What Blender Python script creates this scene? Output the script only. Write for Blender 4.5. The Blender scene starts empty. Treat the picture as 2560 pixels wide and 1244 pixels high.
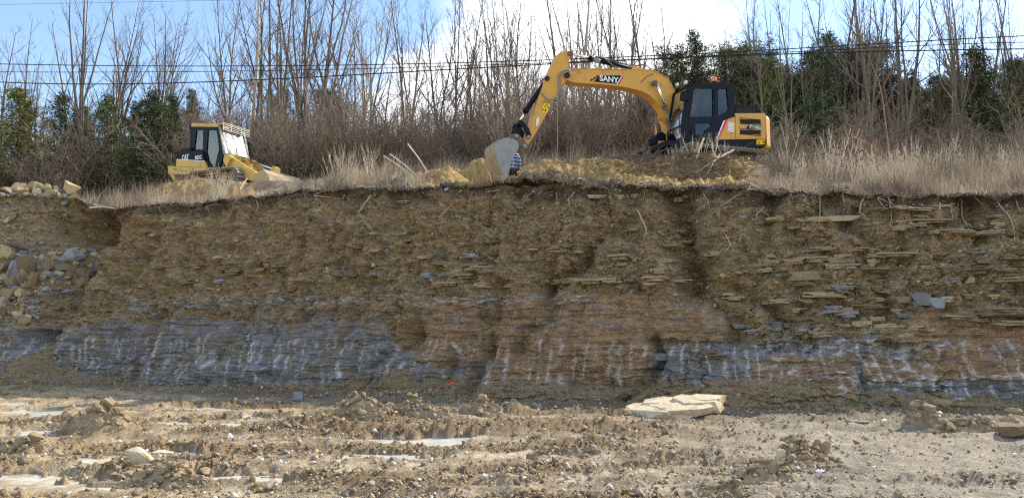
import bpy, bmesh, math, random
import numpy as np
from mathutils import Vector, Matrix
from mathutils.geometry import tessellate_polygon

rnd = random.Random(7)
nrs = np.random.RandomState(11)
R = math.radians
S = bpy.context.scene
COL = S.collection

# ---------------------------------------------------------------- camera
F = 1930.0 / 2560.0            # focal length in picture widths
CAMH = 1.65
PITCH = math.atan((838 - 622) / 1930.0)
cam = bpy.data.cameras.new('camera')
cam.sensor_fit = 'HORIZONTAL'
cam.sensor_width = 36.0
cam.lens = 36.0 * F
cam.clip_start = 0.1
cam.clip_end = 2000
camo = bpy.data.objects.new('camera', cam)
COL.objects.link(camo)
camo.location = (0, 0, CAMH)
camo.rotation_euler = (math.pi / 2 + PITCH, 0, 0)
S.camera = camo

# ---------------------------------------------------------------- sky, sun, exposure
SUN_AZ, SUN_EL = R(57), R(37.5)   # azimuth clockwise from +Y (the viewing direction)
W = bpy.data.worlds.new('World')
S.world = W
W.use_nodes = True
nt = W.node_tree
for n in list(nt.nodes):
    nt.nodes.remove(n)
def wn(t, **k):
    n = nt.nodes.new(t)
    for a, b in k.items():
        setattr(n, a, b)
    return n
sky = wn('ShaderNodeTexSky', sky_type='NISHITA', sun_disc=False)
sky.sun_elevation = SUN_EL
sky.sun_rotation = SUN_AZ
sky.air_density = 1.0
sky.dust_density = 0.25
sky.ozone_density = 1.6
tc = wn('ShaderNodeTexCoord')
noi = wn('ShaderNodeTexNoise')
noi.inputs['Scale'].default_value = 3.1
noi.inputs['Detail'].default_value = 9
noi.inputs['Roughness'].default_value = 0.55
noi.inputs['Distortion'].default_value = 0.25
mp = wn('ShaderNodeMapping')
mp.inputs['Scale'].default_value = (1, 1, 2.2)
mp.inputs['Location'].default_value = (0.35, 0.1, 0.3)
nt.links.new(tc.outputs['Generated'], mp.inputs['Vector'])
nt.links.new(mp.outputs['Vector'], noi.inputs['Vector'])
# one large bank of cloud ahead, unseen cloud elsewhere thickened for fill light
def blob(az, el, size):
    d = wn('ShaderNodeVectorMath', operation='DISTANCE')
    nt.links.new(tc.outputs['Generated'], d.inputs[0])
    d.inputs[1].default_value = (math.sin(R(az)) * math.cos(R(el)), math.cos(R(az)) * math.cos(R(el)), math.sin(R(el)))
    m = wn('ShaderNodeMapRange', interpolation_type='SMOOTHSTEP')
    nt.links.new(d.outputs['Value'], m.inputs['Value'])
    m.inputs['From Min'].default_value = 0
    m.inputs['From Max'].default_value = size
    m.inputs['To Min'].default_value = 0.30
    m.inputs['To Max'].default_value = 0.0
    return m.outputs['Result']
acc = noi.outputs['Fac']
for az, el, sz, sg in ((1, 14, 0.32, 1), (11, 22, 0.30, 1), (-7, 9, 0.26, 1), (-27, 16, 0.36, -1.1), (-13, 25, 0.20, -.8), (21, 21, 0.22, -1.2), (31, 15, 0.26, -.9)):
    a = wn('ShaderNodeMath', operation='MULTIPLY_ADD')
    nt.links.new(blob(az, el, sz), a.inputs[0])
    a.inputs[1].default_value = sg
    nt.links.new(acc, a.inputs[2])
    acc = a.outputs[0]
ramp = wn('ShaderNodeMapRange', interpolation_type='SMOOTHSTEP')
ramp.inputs['From Min'].default_value = 0.44
ramp.inputs['From Max'].default_value = 0.70
nt.links.new(acc, ramp.inputs['Value'])
mix = wn('ShaderNodeMix', data_type='RGBA')
nt.links.new(ramp.outputs['Result'], mix.inputs['Factor'])
nt.links.new(sky.outputs['Color'], mix.inputs[6])
mix.inputs[7].default_value = (6.4, 6.6, 7.0, 1)
bg = wn('ShaderNodeBackground')
bg.inputs['Strength'].default_value = 0.15
nt.links.new(mix.outputs[2], bg.inputs['Color'])
wo = wn('ShaderNodeOutputWorld')
nt.links.new(bg.outputs['Background'], wo.inputs['Surface'])

sun = bpy.data.lights.new('sun', 'SUN')
sun.energy = 3.7
sun.angle = R(0.53)
sun.color = (1.0, 0.91, 0.76)
suno = bpy.data.objects.new('sun', sun)
COL.objects.link(suno)
SUND = Vector((math.sin(SUN_AZ) * math.cos(SUN_EL), math.cos(SUN_AZ) * math.cos(SUN_EL), math.sin(SUN_EL)))
suno.rotation_euler = SUND.to_track_quat('Z', 'Y').to_euler()
suno.location = (30, 20, 60)

S.view_settings.view_transform = 'Standard'
S.view_settings.look = 'None'
S.view_settings.exposure = 0.92
S.view_settings.gamma = 1
S.view_settings.use_curve_mapping = False
S.render.engine = 'CYCLES'
S.cycles.max_bounces = 6
S.cycles.diffuse_bounces = 3
S.cycles.transparent_max_bounces = 12
S.cycles.filter_width = 1.2
S.cycles.use_denoising = False

# ---------------------------------------------------------------- helpers
CP, SP = math.cos(PITCH), math.sin(PITCH)
def ray(px, py):
    """direction of the sight line through a point of the 2560 x 1244 survey photograph"""
    dx, dy = (px - 1280) / 1930.0, (622 - py) / 1930.0
    return Vector((dx, CP - dy * SP, SP + dy * CP))
def at(px, py, Y):
    d = ray(px, py)
    t = Y / d.y
    return Vector((d.x * t, Y, CAMH + d.z * t))
def project(X, Y, Z):
    zc = Y * CP + (Z - CAMH) * SP
    yc = -Y * SP + (Z - CAMH) * CP
    return 1280 + 1930 * X / zc, 622 - 1930 * yc / zc

_perm = np.random.RandomState(3).permutation(256)
_perm = np.concatenate([_perm, _perm, _perm])
_g3 = np.random.RandomState(4).normal(size=(256, 3))
_g3 /= np.linalg.norm(_g3, axis=1)[:, None]
def pn(x, y, z=0.0):
    x, y, z = np.broadcast_arrays(np.asarray(x, np.float64), np.asarray(y, np.float64), np.asarray(z, np.float64))
    xi, yi, zi = np.floor(x).astype(int), np.floor(y).astype(int), np.floor(z).astype(int)
    xf, yf, zf = x - xi, y - yi, z - zi
    u, v, w = (t * t * t * (t * (t * 6 - 15) + 10) for t in (xf, yf, zf))
    xi &= 255; yi &= 255; zi &= 255
    def g(i, j, k):
        h = _perm[_perm[_perm[xi + i] + yi + j] + zi + k]
        q = _g3[h]
        return q[..., 0] * (xf - i) + q[..., 1] * (yf - j) + q[..., 2] * (zf - k)
    a = g(0, 0, 0) * (1 - u) + g(1, 0, 0) * u
    b = g(0, 1, 0) * (1 - u) + g(1, 1, 0) * u
    c = g(0, 0, 1) * (1 - u) + g(1, 0, 1) * u
    d = g(0, 1, 1) * (1 - u) + g(1, 1, 1) * u
    return ((a * (1 - v) + b * v) * (1 - w) + (c * (1 - v) + d * v) * w) * 1.6
def fbm(x, y, z=0.0, o=4, gain=0.5):
    s, a = 0, 1.0
    for i in range(o):
        k = 2.03 ** i
        s = s + a * pn(np.asarray(x) * k + 17.3 * i, np.asarray(y) * k + 5.1 * i, np.asarray(z) * k)
        a *= gain
    return s
def ss(a, b, x):
    t = np.clip((np.asarray(x, float) - a) / (b - a), 0, 1)
    return t * t * (3 - 2 * t)
def box(x, a, b, e):
    return ss(a - e, a + e, x) * (1 - ss(b - e, b + e, x))
def hsh(i, k=0):
    v = np.sin(np.asarray(i, float) * 127.1 + k * 311.7) * 43758.5453
    return v - np.floor(v)

def tag(o, label=None, cat=None, group=None, kind=None):
    for k, v in (('label', label), ('category', cat), ('group', group), ('kind', kind)):
        if v:
            o[k] = v
    return o
def empty(name, loc, rz=0, sc=1.0):
    o = bpy.data.objects.new(name, None)
    COL.objects.link(o)
    o.location = loc
    o.rotation_euler = (0, 0, rz)
    o.scale = (sc, sc, sc)
    o.empty_display_size = 0.3
    return o
def link(name, me, mat=None, parent=None):
    o = bpy.data.objects.new(name, me)
    COL.objects.link(o)
    if mat and not me.materials:
        me.materials.append(mat)
    if parent:
        o.parent = parent
    return o
def npmesh(name, V, Fs, col=None, smooth=False):
    V = np.asarray(V, np.float32)
    Fs = np.asarray(Fs, np.int32)
    me = bpy.data.meshes.new(name)
    me.vertices.add(len(V)); me.vertices.foreach_set('co', V.ravel())
    n, k = Fs.shape
    me.loops.add(n * k); me.loops.foreach_set('vertex_index', Fs.ravel())
    me.polygons.add(n); me.polygons.foreach_set('loop_start', np.arange(n, dtype=np.int32) * k)
    if smooth:
        me.polygons.foreach_set('use_smooth', np.ones(n, bool))
    if col is not None:
        a = me.color_attributes.new('Col', 'FLOAT_COLOR', 'POINT')
        c = np.ones((len(V), 4), np.float32); c[:, :3] = col
        a.data.foreach_set('color', c.ravel())
    me.update(); me.validate()
    return me
def pymesh(name, V, Fs, smooth=False):
    me = bpy.data.meshes.new(name)
    me.from_pydata([tuple(v) for v in V], [], Fs)
    if smooth:
        for p in me.polygons:
            p.use_smooth = True
    me.update()
    return me
def grid_faces(r, c):
    i = np.arange(r - 1)[:, None] * c + np.arange(c - 1)[None, :]
    i = i.ravel()
    return np.stack([i, i + 1, i + c + 1, i + c], 1)

class MB:
    def __init__(s):
        s.V, s.F = [], []
    def add(s, V, Fs):
        b = len(s.V)
        s.V += [tuple(v) for v in V]
        s.F += [tuple(i + b for i in f) for f in Fs]
        return s
    def tube(s, pts, rad, n=6, caps=True):
        pts = [Vector(p) for p in pts]
        if not hasattr(rad, '__len__'):
            rad = [rad] * len(pts)
        V = []
        prev = None
        for i, p in enumerate(pts):
            d = (pts[min(i + 1, len(pts) - 1)] - pts[max(i - 1, 0)])
            d = d.normalized() if d.length > 1e-9 else Vector((0, 0, 1))
            if prev is None:
                a = d.orthogonal().normalized()
            else:
                a = (prev - d * prev.dot(d))
                a = a.normalized() if a.length > 1e-6 else d.orthogonal().normalized()
            prev = a
            b = d.cross(a)
            for k in range(n):
                t = 2 * math.pi * k / n
                V.append(p + (a * math.cos(t) + b * math.sin(t)) * rad[i])
        Fs = []
        m = len(pts)
        for i in range(m - 1):
            for k in range(n):
                k2 = (k + 1) % n
                Fs.append((i * n + k, i * n + k2, (i + 1) * n + k2, (i + 1) * n + k))
        if caps:
            Fs.append(tuple(range(n - 1, -1, -1)))
            Fs.append(tuple((m - 1) * n + k for k in range(n)))
        return s.add(V, Fs)
    def box(s, c, d, rot=None):
        V = []
        for x in (-.5, .5):
            for y in (-.5, .5):
                for z in (-.5, .5):
                    v = Vector((x * d[0], y * d[1], z * d[2]))
                    if rot is not None:
                        v = rot @ v
                    V.append(v + Vector(c))
        return s.add(V, [(0, 1, 3, 2), (4, 6, 7, 5), (0, 4, 5, 1), (2, 3, 7, 6), (0, 2, 6, 4), (1, 5, 7, 3)])
    def prism(s, poly, y0, y1, holes=()):
        """profile in (x, z) carried from y0 to y1, with openings"""
        loops = [list(poly)] + [list(h) for h in holes]
        if y0 > y1:
            y0, y1 = y1, y0
        flat = [p for l in loops for p in l]
        tris = tessellate_polygon([[Vector((p[0], p[1], 0)) for p in l] for l in loops])
        n = len(flat)
        V = [(p[0], y0, p[1]) for p in flat] + [(p[0], y1, p[1]) for p in flat]
        Fs = []
        for t in tris:
            a, b, c = (flat[i] for i in t)
            cr = (b[0] - a[0]) * (c[1] - a[1]) - (b[1] - a[1]) * (c[0] - a[0])
            t = tuple(t) if cr > 0 else tuple(reversed(t))
            Fs.append(t)
            Fs.append(tuple(i + n for i in reversed(t)))
        o = 0
        for li, l in enumerate(loops):
            m = len(l)
            area = sum(l[i][0] * l[(i + 1) % m][1] - l[(i + 1) % m][0] * l[i][1] for i in range(m))
            ccw = area > 0
            if li:
                ccw = not ccw
            for i in range(m):
                j = (i + 1) % m
                q = (o + i, o + i + n, o + j + n, o + j)
                Fs.append(q if not ccw else tuple(reversed(q)))
            o += m
        return s.add(V, Fs)
    def build(s, name, mat, parent=None, bevel=0, smooth=False):
        me = pymesh(name, s.V, s.F, smooth)
        o = link(name, me, mat, parent)
        if bevel:
            b = o.modifiers.new('bevel', 'BEVEL')
            b.width = bevel; b.segments = 2; b.limit_method = 'ANGLE'; b.angle_limit = R(35)
        return o

def mat(name, col, rough=0.8, var=0.25, scale=4.0, bump=0.0, bscale=30.0, metal=0.0, attr=False, rand=0.0, dirt=None, dirtamt=0.5, dscale=3.0, spec=0.3, stretch=(1, 1, 1), fine=0.0, fscale=45.0):
    m = bpy.data.materials.new(name)
    m.use_nodes = True
    t = m.node_tree
    p = t.nodes['Principled BSDF']
    p.inputs['Roughness'].default_value = rough
    p.inputs['Metallic'].default_value = metal
    p.inputs['Specular IOR Level'].default_value = spec
    N = t.nodes.new; L = t.links.new
    tcn = N('ShaderNodeTexCoord')
    mpn = N('ShaderNodeMapping'); mpn.inputs['Scale'].default_value = stretch
    L(tcn.outputs['Object'], mpn.inputs['Vector'])
    nz = N('ShaderNodeTexNoise'); nz.inputs['Scale'].default_value = scale
    nz.inputs['Detail'].default_value = 6; nz.inputs['Roughness'].default_value = 0.65
    L(mpn.outputs['Vector'], nz.inputs['Vector'])
    if attr:
        src = N('ShaderNodeAttribute'); src.attribute_name = 'Col'
        csock = src.outputs['Color']
    else:
        src = N('ShaderNodeRGB'); src.outputs[0].default_value = (*col, 1)
        csock = src.outputs[0]
    mr = N('ShaderNodeMapRange')
    mr.inputs['From Min'].default_value = 0.3; mr.inputs['From Max'].default_value = 0.7
    mr.inputs['To Min'].default_value = 1 - var; mr.inputs['To Max'].default_value = 1 + var
    L(nz.outputs['Fac'], mr.inputs['Value'])
    vm = N('ShaderNodeVectorMath'); vm.operation = 'SCALE'
    L(csock, vm.inputs[0]); L(mr.outputs['Result'], vm.inputs['Scale'])
    out = vm.outputs[0]
    if fine:
        nf_ = N('ShaderNodeTexNoise'); nf_.inputs['Scale'].default_value = fscale; nf_.inputs['Detail'].default_value = 4; nf_.inputs['Roughness'].default_value = 0.7
        L(mpn.outputs['Vector'], nf_.inputs['Vector'])
        rf_ = N('ShaderNodeMapRange'); rf_.inputs['From Min'].default_value = 0.33; rf_.inputs['From Max'].default_value = 0.67
        rf_.inputs['To Min'].default_value = 1 - fine; rf_.inputs['To Max'].default_value = 1 + fine
        L(nf_.outputs['Fac'], rf_.inputs['Value'])
        vf_ = N('ShaderNodeVectorMath'); vf_.operation = 'SCALE'
        L(out, vf_.inputs[0]); L(rf_.outputs['Result'], vf_.inputs['Scale']); out = vf_.outputs[0]
    if rand:
        oi = N('ShaderNodeObjectInfo')
        r2 = N('ShaderNodeMapRange'); r2.inputs['To Min'].default_value = 1 - rand; r2.inputs['To Max'].default_value = 1 + rand
        L(oi.outputs['Random'], r2.inputs['Value'])
        v2 = N('ShaderNodeVectorMath'); v2.operation = 'SCALE'
        L(out, v2.inputs[0]); L(r2.outputs['Result'], v2.inputs['Scale'])
        out = v2.outputs[0]
    if dirt:
        n3 = N('ShaderNodeTexNoise'); n3.inputs['Scale'].default_value = dscale; n3.inputs['Detail'].default_value = 8
        n3.inputs['Roughness'].default_value = 0.7
        L(tcn.outputs['Object'], n3.inputs['Vector'])
        r3 = N('ShaderNodeMapRange'); r3.inputs['From Min'].default_value = 0.62 - 0.3 * dirtamt; r3.inputs['From Max'].default_value = 0.78 - 0.3 * dirtamt
        L(n3.outputs['Fac'], r3.inputs['Value'])
        mx = N('ShaderNodeMix'); mx.data_type = 'RGBA'
        L(r3.outputs['Result'], mx.inputs['Factor']); L(out, mx.inputs[6]); mx.inputs[7].default_value = (*dirt, 1)
        out = mx.outputs[2]
        r4 = N('ShaderNodeMapRange'); r4.inputs['To Min'].default_value = rough; r4.inputs['To Max'].default_value = 0.9
        L(r3.outputs['Result'], r4.inputs['Value']); L(r4.outputs['Result'], p.inputs['Roughness'])
    L(out, p.inputs['Base Color'])
    if bump:
        nb = N('ShaderNodeTexNoise'); nb.inputs['Scale'].default_value = bscale; nb.inputs['Detail'].default_value = 5
        nb.inputs['Roughness'].default_value = 0.65
        L(mpn.outputs['Vector'], nb.inputs['Vector'])
        bp = N('ShaderNodeBump'); bp.inputs['Strength'].default_value = 1.0; bp.inputs['Distance'].default_value = bump
        L(nb.outputs['Fac'], bp.inputs['Height']); L(bp.outputs['Normal'], p.inputs['Normal'])
    return m

def glass_mat(name, tint, gloss=0.12):
    m = bpy.data.materials.new(name); m.use_nodes = True
    t = m.node_tree; N = t.nodes.new; L = t.links.new
    for n in list(t.nodes):
        t.nodes.remove(n)
    tr = N('ShaderNodeBsdfTransparent'); tr.inputs['Color'].default_value = (*tint, 1)
    gl = N('ShaderNodeBsdfGlossy'); gl.inputs['Roughness'].default_value = 0.03; gl.inputs['Color'].default_value = (.95, .97, 1, 1)
    lw = N('ShaderNodeLayerWeight'); lw.inputs['Blend'].default_value = 0.35
    a = N('ShaderNodeMath'); a.operation = 'MULTIPLY_ADD'
    L(lw.outputs['Fresnel'], a.inputs[0]); a.inputs[1].default_value = 0.22; a.inputs[2].default_value = gloss
    a.use_clamp = True
    mx = N('ShaderNodeMixShader')
    L(a.outputs[0], mx.inputs[0]); L(tr.outputs[0], mx.inputs[1]); L(gl.outputs[0], mx.inputs[2])
    o = N('ShaderNodeOutputMaterial'); L(mx.outputs[0], o.inputs['Surface'])
    return m
# ---------------------------------------------------------------- terrain: outline of the cut bank
def gsm(a, s):
    k = np.exp(-0.5 * (np.arange(-3 * s, 3 * s + 1) / s) ** 2); k /= k.sum()
    return np.convolve(np.pad(a, 3 * s, mode='edge'), k, 'valid')
NC = 1120
PX = np.linspace(-420, 2980, NC)
foot_py = np.interp(PX, [-420, 0, 100, 400, 700, 1000, 1280, 1600, 1900, 2200, 2560, 2980],
                    [952, 955, 957, 965, 979, 991, 1002, 1011, 1020, 1029, 1035, 1038])
lip_py = np.interp(PX, [-420, 0, 120, 200, 230, 300, 420, 520, 600, 700, 800, 900, 1000, 1100, 1280, 1400, 1560, 1700, 1850, 1950, 2050, 2150, 2300, 2450, 2560, 2980],
                   [478, 490, 492, 502, 520, 520, 512, 506, 496, 486, 479, 473, 468, 466, 463, 466, 462, 464, 470, 476, 480, 484, 492, 490, 484, 484])
batter = np.interp(PX, [-420, 60, 170, 225, 270, 300, 2980], [6.6, 6.6, 6.2, 5.0, 3.2, 3.0, 3.0])
foot_py = gsm(foot_py, 14); lip_py = gsm(lip_py, 5); batter = gsm(batter, 10)
DX = (PX - 1280) / 1930.0
fdy = (622 - foot_py) / 1930.0
fz_ = SP + fdy * CP; fy_ = CP - fdy * SP
ft = (-CAMH) / fz_
FX, FY = DX * ft, fy_ * ft
LY = FY + batter
ldy = (622 - lip_py) / 1930.0
lz_ = SP + ldy * CP; ly_ = CP - ldy * SP
lt = LY / ly_
LX = DX * lt
LZ = CAMH + lz_ * lt
LZ = LZ + 0.10 * fbm(LX * 0.9, 3.3, 0, 3) + 0.05 * fbm(LX * 4, 1.3, 0, 2)
Q = LX / LY

BUMPS = []      # (px, Y, half width across, half depth, height, ground target or None)
def bump(px, Y, rx, ry, h):
    BUMPS.append((at(px, 500, Y).x, Y, rx, ry, h))
bump(1110, 25.6, .75, .7, .75); bump(1160, 27.0, 1.2, .8, .75); bump(1225, 27.0, .8, .8, 1.05)
bump(1010, 26.5, 1.2, .8, .35)
bump(1350, 23.2, 1.0, .7, .55); bump(1430, 24.2, .9, .8, .55); bump(1530, 23.4, 1.3, .8, .5)
bump(1620, 24.3, 1.5, .8, .50); bump(1790, 24.4, 1.6, .7, .62); bump(1500, 25.6, 1.5, 1.0, .3)
bump(430, 33.5, 1.3, .9, .3); bump(350, 33, 1.8, 1.2, .25)
bump(880, 29.5, 2.2, 1.2, .4); bump(1390, 29.5, 2.0, 1.2, .5)
PADS = []       # (x, y, radius, z)
EX_O = Vector((7.0, 27.2, 7.55)); EX_YAW = R(180 + 20)
LO_O = Vector((-13.75, 37.2, 8.62)); LO_YAW = R(-27)
PADS.append((7.2, 27.4, 2.7, EX_O.z - .27)); PADS.append((LO_O.x + .6, LO_O.y - .3, 3.4, LO_O.z)); PADS.append((LO_O.x + 3.4, LO_O.y - 2.3, 1.6, LO_O.z - .25))
def height(x, y, noise=True):
    """height of the hillside behind the lip of the cut"""
    x = np.asarray(x, float); y = np.asarray(y, float)
    q = x / np.maximum(y, 1)
    yl = np.interp(q, Q, LY); zl = np.interp(q, Q, LZ)
    px = np.interp(q, Q, PX)
    d = np.maximum(y - yl, 0)
    slope = np.interp(px, [0, 600, 1300, 1800, 2560], [.13, .21, .25, .27, .25])
    g = slope * np.minimum(d, 14) + 0.20 * np.clip(d - 14, 0, 22) + 0.10 * np.clip(d - 36, 0, 60) - 0.05 * np.clip(d - 96, 0, 400)
    # the dug shelf where the bucket is working
    m = box(px, 1075, 1440, 40) * (1 - ss(4.4, 6.6, d))
    g = g * (1 - m) + (0.02 + .05 * d) * m
    z = zl + g
    for bx, by, rx, ry, h in BUMPS:
        z = z + h * np.exp(-((x - bx) / rx) ** 2 - ((y - by) / ry) ** 2)
    for cx, cy, r, pz in PADS:
        k = 1 - ss(r * .75, r * 1.5, np.hypot(x - cx, y - cy))
        z = z * (1 - k) + (pz + 0.03 * fbm(x * 1.3, y * 1.3, 0, 2)) * k
    if noise:
        z = z + (0.13 * fbm(x * .45, y * .45, 2, 3) + .055 * fbm(x * 2.3, y * 2.3, 7, 4)) * ss(0.0, .8, d)
    return z
def hz(x, y):
    return float(height(np.array([x]), np.array([y]))[0])

# --- the cut face
NR = 430
T = np.linspace(-0.035, 1.0, NR)[:, None]
prof = np.clip(T, 0, 1)
pyr = lip_py[None, :] + (foot_py - lip_py)[None, :] * (1 - prof)          # rough height in the view, for laying out the corner
cx_ = np.interp(pyr, [500, 560, 640, 720, 800, 840, 960], [262, 250, 214, 205, 150, 104, 88])
jig = 7 * np.sin(T * 37 + PX[None, :] * .01) + 5 * np.sin(T * 91)
left = 1 - ss(-13, 13, PX[None, :] + jig - cx_)
prof_n = prof ** 1.15
prof_l = np.where(prof < .24, prof * .22, .053 + (prof - .24) / .76 * .947)      # low cliff, then a rock spill lying back
bface = np.minimum(batter, 3.1)[None, :]
off = left * prof_l * np.maximum(batter, 5.2)[None, :] + (1 - left) * prof_n * bface
lipk = ss(.9, 1.0, T); off = off * (1 - lipk) + batter[None, :] * lipk
WY = FY[None, :] + off
WX = (FX / FY + (Q - FX / FY) * T) * WY
WZ = LZ[None, :] * T
px0, py0 = project(WX, WY, WZ)
tx = np.gradient(FX); ty = np.gradient(FY)
ln = np.hypot(tx, ty); nx, ny = (ty / ln)[None, :], (-tx / ln)[None, :]
U = np.cumsum(ln)[None, :] + 0 * WZ          # metres along the cut
Z = WZ
wob = 16 * fbm(px0 / 130, py0 / 130, 0, 4)
pxw = px0 + wob; pyw = py0 + 12 * fbm(px0 / 90 + 40, py0 / 60, 3, 4)
def polyd(pts):
    d = np.full(px0.shape, 1e9)
    for (ax, ay), (bx, by) in zip(pts[:-1], pts[1:]):
        vx, vy = bx - ax, by - ay
        t = np.clip(((pxw - ax) * vx + (pyw - ay) * vy) / (vx * vx + vy * vy), 0, 1)
        d = np.minimum(d, np.hypot(pxw - ax - t * vx, pyw - ay - t * vy))
    return d
# zones of rock, edges broken by noise
n1 = fbm(U * .9, Z * 2.2, 5, 5); n2 = fbm(U * 3, Z * 6, 9, 4)
gray = np.zeros_like(Z)
gray_top = np.interp(PX, [-420, 0, 100, 400, 700, 960, 1010, 1100, 1200, 1280, 1600, 1640, 1760, 1900, 2050, 2250, 2400, 2980],
                     [822, 818, 820, 800, 798, 805, 880, 915, 890, 940, 965, 865, 850, 850, 845, 868, 925, 945])[None, :]
gray = ss(-10, 14, py0 - gray_top + 15 * n1 + 8 * n2)
gray2 = box(py0 + 14 * n1, 738, 815, 8) * ss(.0, .35, n2 + .5 * n1 + .08) * box(px0, 290, 960, 30) * .75
gray2 += box(py0 + 8 * n1, 735, 775, 6) * ss(-.1, .3, fbm(U * .8, Z * 3, 31, 3)) * box(px0, 1040, 1500, 30) * .7
gray2 += box(pyw, 760, 800, 14) * box(pxw, 1370, 1450, 20)
gray2 += box(pyw, 740, 770, 8) * box(pxw, 1400, 1460, 10)
gray2 += box(pyw, 815, 880, 10) * ss(-.1, .3, n1 + .15) * box(px0, 1900, 2420, 30) * .8
gray = np.clip(np.maximum(gray, gray2), 0, 1)
brown = box(pxw, 1040, 1200, 16) * box(pyw, 742, 905, 12) * (pxw - 1205 + (pyw - 742) * .42 < 60)
brown = np.maximum(brown, box(pxw, 1225, 1620, 18) * box(pyw, 738, 990, 12))
brown = np.maximum(brown, box(pxw, 1620, 1820, 22) * box(pyw, 752, 850, 14))
brown = np.maximum(brown, box(pxw - (pyw - 850) * .3, 2290, 2990, 25) * box(pyw, 770, 945 , 14))
brown = np.maximum(brown, box(pxw, 1880, 2140, 30) * box(pyw, 890, 995, 12) * .9)
brown = np.maximum(brown, box(pxw, 2150, 2330, 20) * box(pyw, 902, 950, 10))
brown = np.maximum(brown, box(pxw, 2200, 2320, 20) * box(pyw, 818, 855, 8))
brown = brown * (1 - left)
gullies = [  # line, half width (photo px), depth (m)
    ([(1690, 480), (1700, 560), (1738, 640), (1742, 720)], 42, .5),
    ([(1742, 700), (1790, 760), (1835, 800), (1840, 850)], 20, .28),
    ([(1650, 610), (1745, 690), (1900, 760), (2010, 860)], 20, .22),
    ([(1545, 560), (1490, 610), (1440, 680), (1360, 720)], 24, .4),
    ([(1400, 770), (1330, 830), (1290, 880)], 16, .22),
    ([(1370, 650), (1365, 760)], 20, .25),
    ([(1250, 720), (1236, 800), (1205, 900), (1180, 1000)], 18, .28),
    ([(1205, 800), (1160, 870), (1120, 960)], 18, .18),
    ([(1640, 850), (1650, 900), (1610, 960), (1560, 1000)], 15, .32),
    ([(850, 560), (800, 660), (790, 690)], 10, .16), ([(790, 560), (765, 620), (745, 650)], 10, .16),
    ([(930, 690), (905, 760), (860, 860)], 14, .14), ([(1030, 840), (960, 900), (915, 950)], 14, .2),
    ([(590, 580), (540, 680), (520, 720)], 12, .15), ([(660, 690), (600, 800), (540, 900)], 14, .14),
    ([(400, 560), (330, 700), (240, 830)], 16, .16), ([(480, 720), (400, 830), (330, 950)], 14, .12),
    ([(2070, 480), (2120, 560), (2180, 600)], 16, .2), ([(2230, 500), (2260, 640), (2290, 720)], 14, .15),
    ([(2420, 490), (2440, 560), (2450, 600)], 30, .35), ([(1930, 470), (1920, 560), (1890, 640)], 22, .3),
]
D = np.zeros_like(Z)
gdark = np.zeros_like(Z)
for pts, w, dep in gullies:
    d = polyd(pts)
    k = np.exp(-(d / w) ** 2)
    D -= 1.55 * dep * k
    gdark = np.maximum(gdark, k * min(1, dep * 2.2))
# the notch where the spill meets the cut
dn = polyd([(215, 525), (205, 580), (190, 640), (178, 700), (140, 780), (96, 835), (90, 920)])
D -= 1.5 * np.exp(-(dn / 34) ** 2) * ss(-20, 60, 830 - py0 + 60)
D -= 2.6 * np.exp(-((pxw - 180) / 80) ** 2 - ((pyw - 575) / 42) ** 2)
D -= .35 * np.exp(-((pxw - 92) / 16) ** 2) * ss(820, 840, py0)
soft = np.clip(gray + brown, 0, 1) * (1 - gdark * .8)
rub = 1 - soft
# long ribs left by the digging teeth, leaning to the right
lean = np.interp(PX, [-420, 900, 1300, 1700, 2980], [.45, .38, .15, -.1, -.45])[None, :]
w = (U - lean * Z)
rib = pn(w * 1.1, Z * .18, 1) + .5 * pn(w * 2.7, Z * .3, 4)
D += .19 * rib * (1 - left) + .035 * pn(w * 6.5, Z * .7, 3) * (1 - left)
# strata: ledges that stand proud, broken along their length
lay = pn(U * .35, Z * 6.5 + .5 * fbm(U * .5, Z, 3, 2), 8)
lay2 = pn(U * 1.2, Z * 17 + 1.2 * fbm(U * .8, Z, 2, 2), 12)
lay3 = pn(U * 3.5, Z * 38 + 2 * fbm(U * 1.5, Z, 2, 2), 2)
D += .04 * np.tanh(2.5 * lay) * (1 - left * .6) * (.7 + .3 * soft) + .034 * np.tanh(2 * lay2) * (.45 + .55 * soft) + .02 * lay3 * (.35 + soft)
blk = pn(U * 2.2 + .6 * n1, Z * 3.1 + .5 * n2, 15)
D += .05 * np.tanh(3 * blk) * rub * (1 - left) + .03 * np.tanh(3 * pn(U * 5 + 1.1 * n2, Z * 7, 19)) * rub
# open cracks: steep ones along the tooth marks, flat ones along the bedding
ck1 = np.exp(-(pn(w * 1.5 + .35 * n2, Z * .45, 151) / .055) ** 2) * ss(-.15, .35, fbm(U * .7, Z * .9, 153, 2))
ck2 = np.exp(-(pn(U * .75 + .3 * n2, Z * 4.6 + .5 * n1, 157) / .07) ** 2) * ss(-.1, .4, fbm(U * .9, Z * 1.6, 159, 2))
D -= (.12 * ck1 + .07 * ck2) * (1 - left) * (1 - .5 * np.clip(brown, 0, 1))
# slumped tongues of loose earth lying over the rock
D += .16 * ss(.12, .5, fbm(w * .9, Z * .55, 163, 3)) * (1 - left)
# crumbling earth
cr = fbm(U * 1.7, Z * 1.7, 21, 3)
D += (.17 * cr) * (.35 + .65 * rub) + .20 * fbm(U * .55, Z * .8, 77, 3)
fine = np.abs(fbm(U * 7, Z * 9, 33, 4, .62))
D += (.11 * fine - .03) * (.22 + .78 * rub)
D += .042 * fbm(U * 12, Z * 15, 41, 3, .7) * (.3 + .7 * rub) + .008 * fbm(U * 18, Z * 40, 43, 2)
# steps where slabs of rock have come away
D += .09 * (brown > .5) * (1 - gdark) + .07 * (ss(.45, .55, gray)) * (1 - left)
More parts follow.
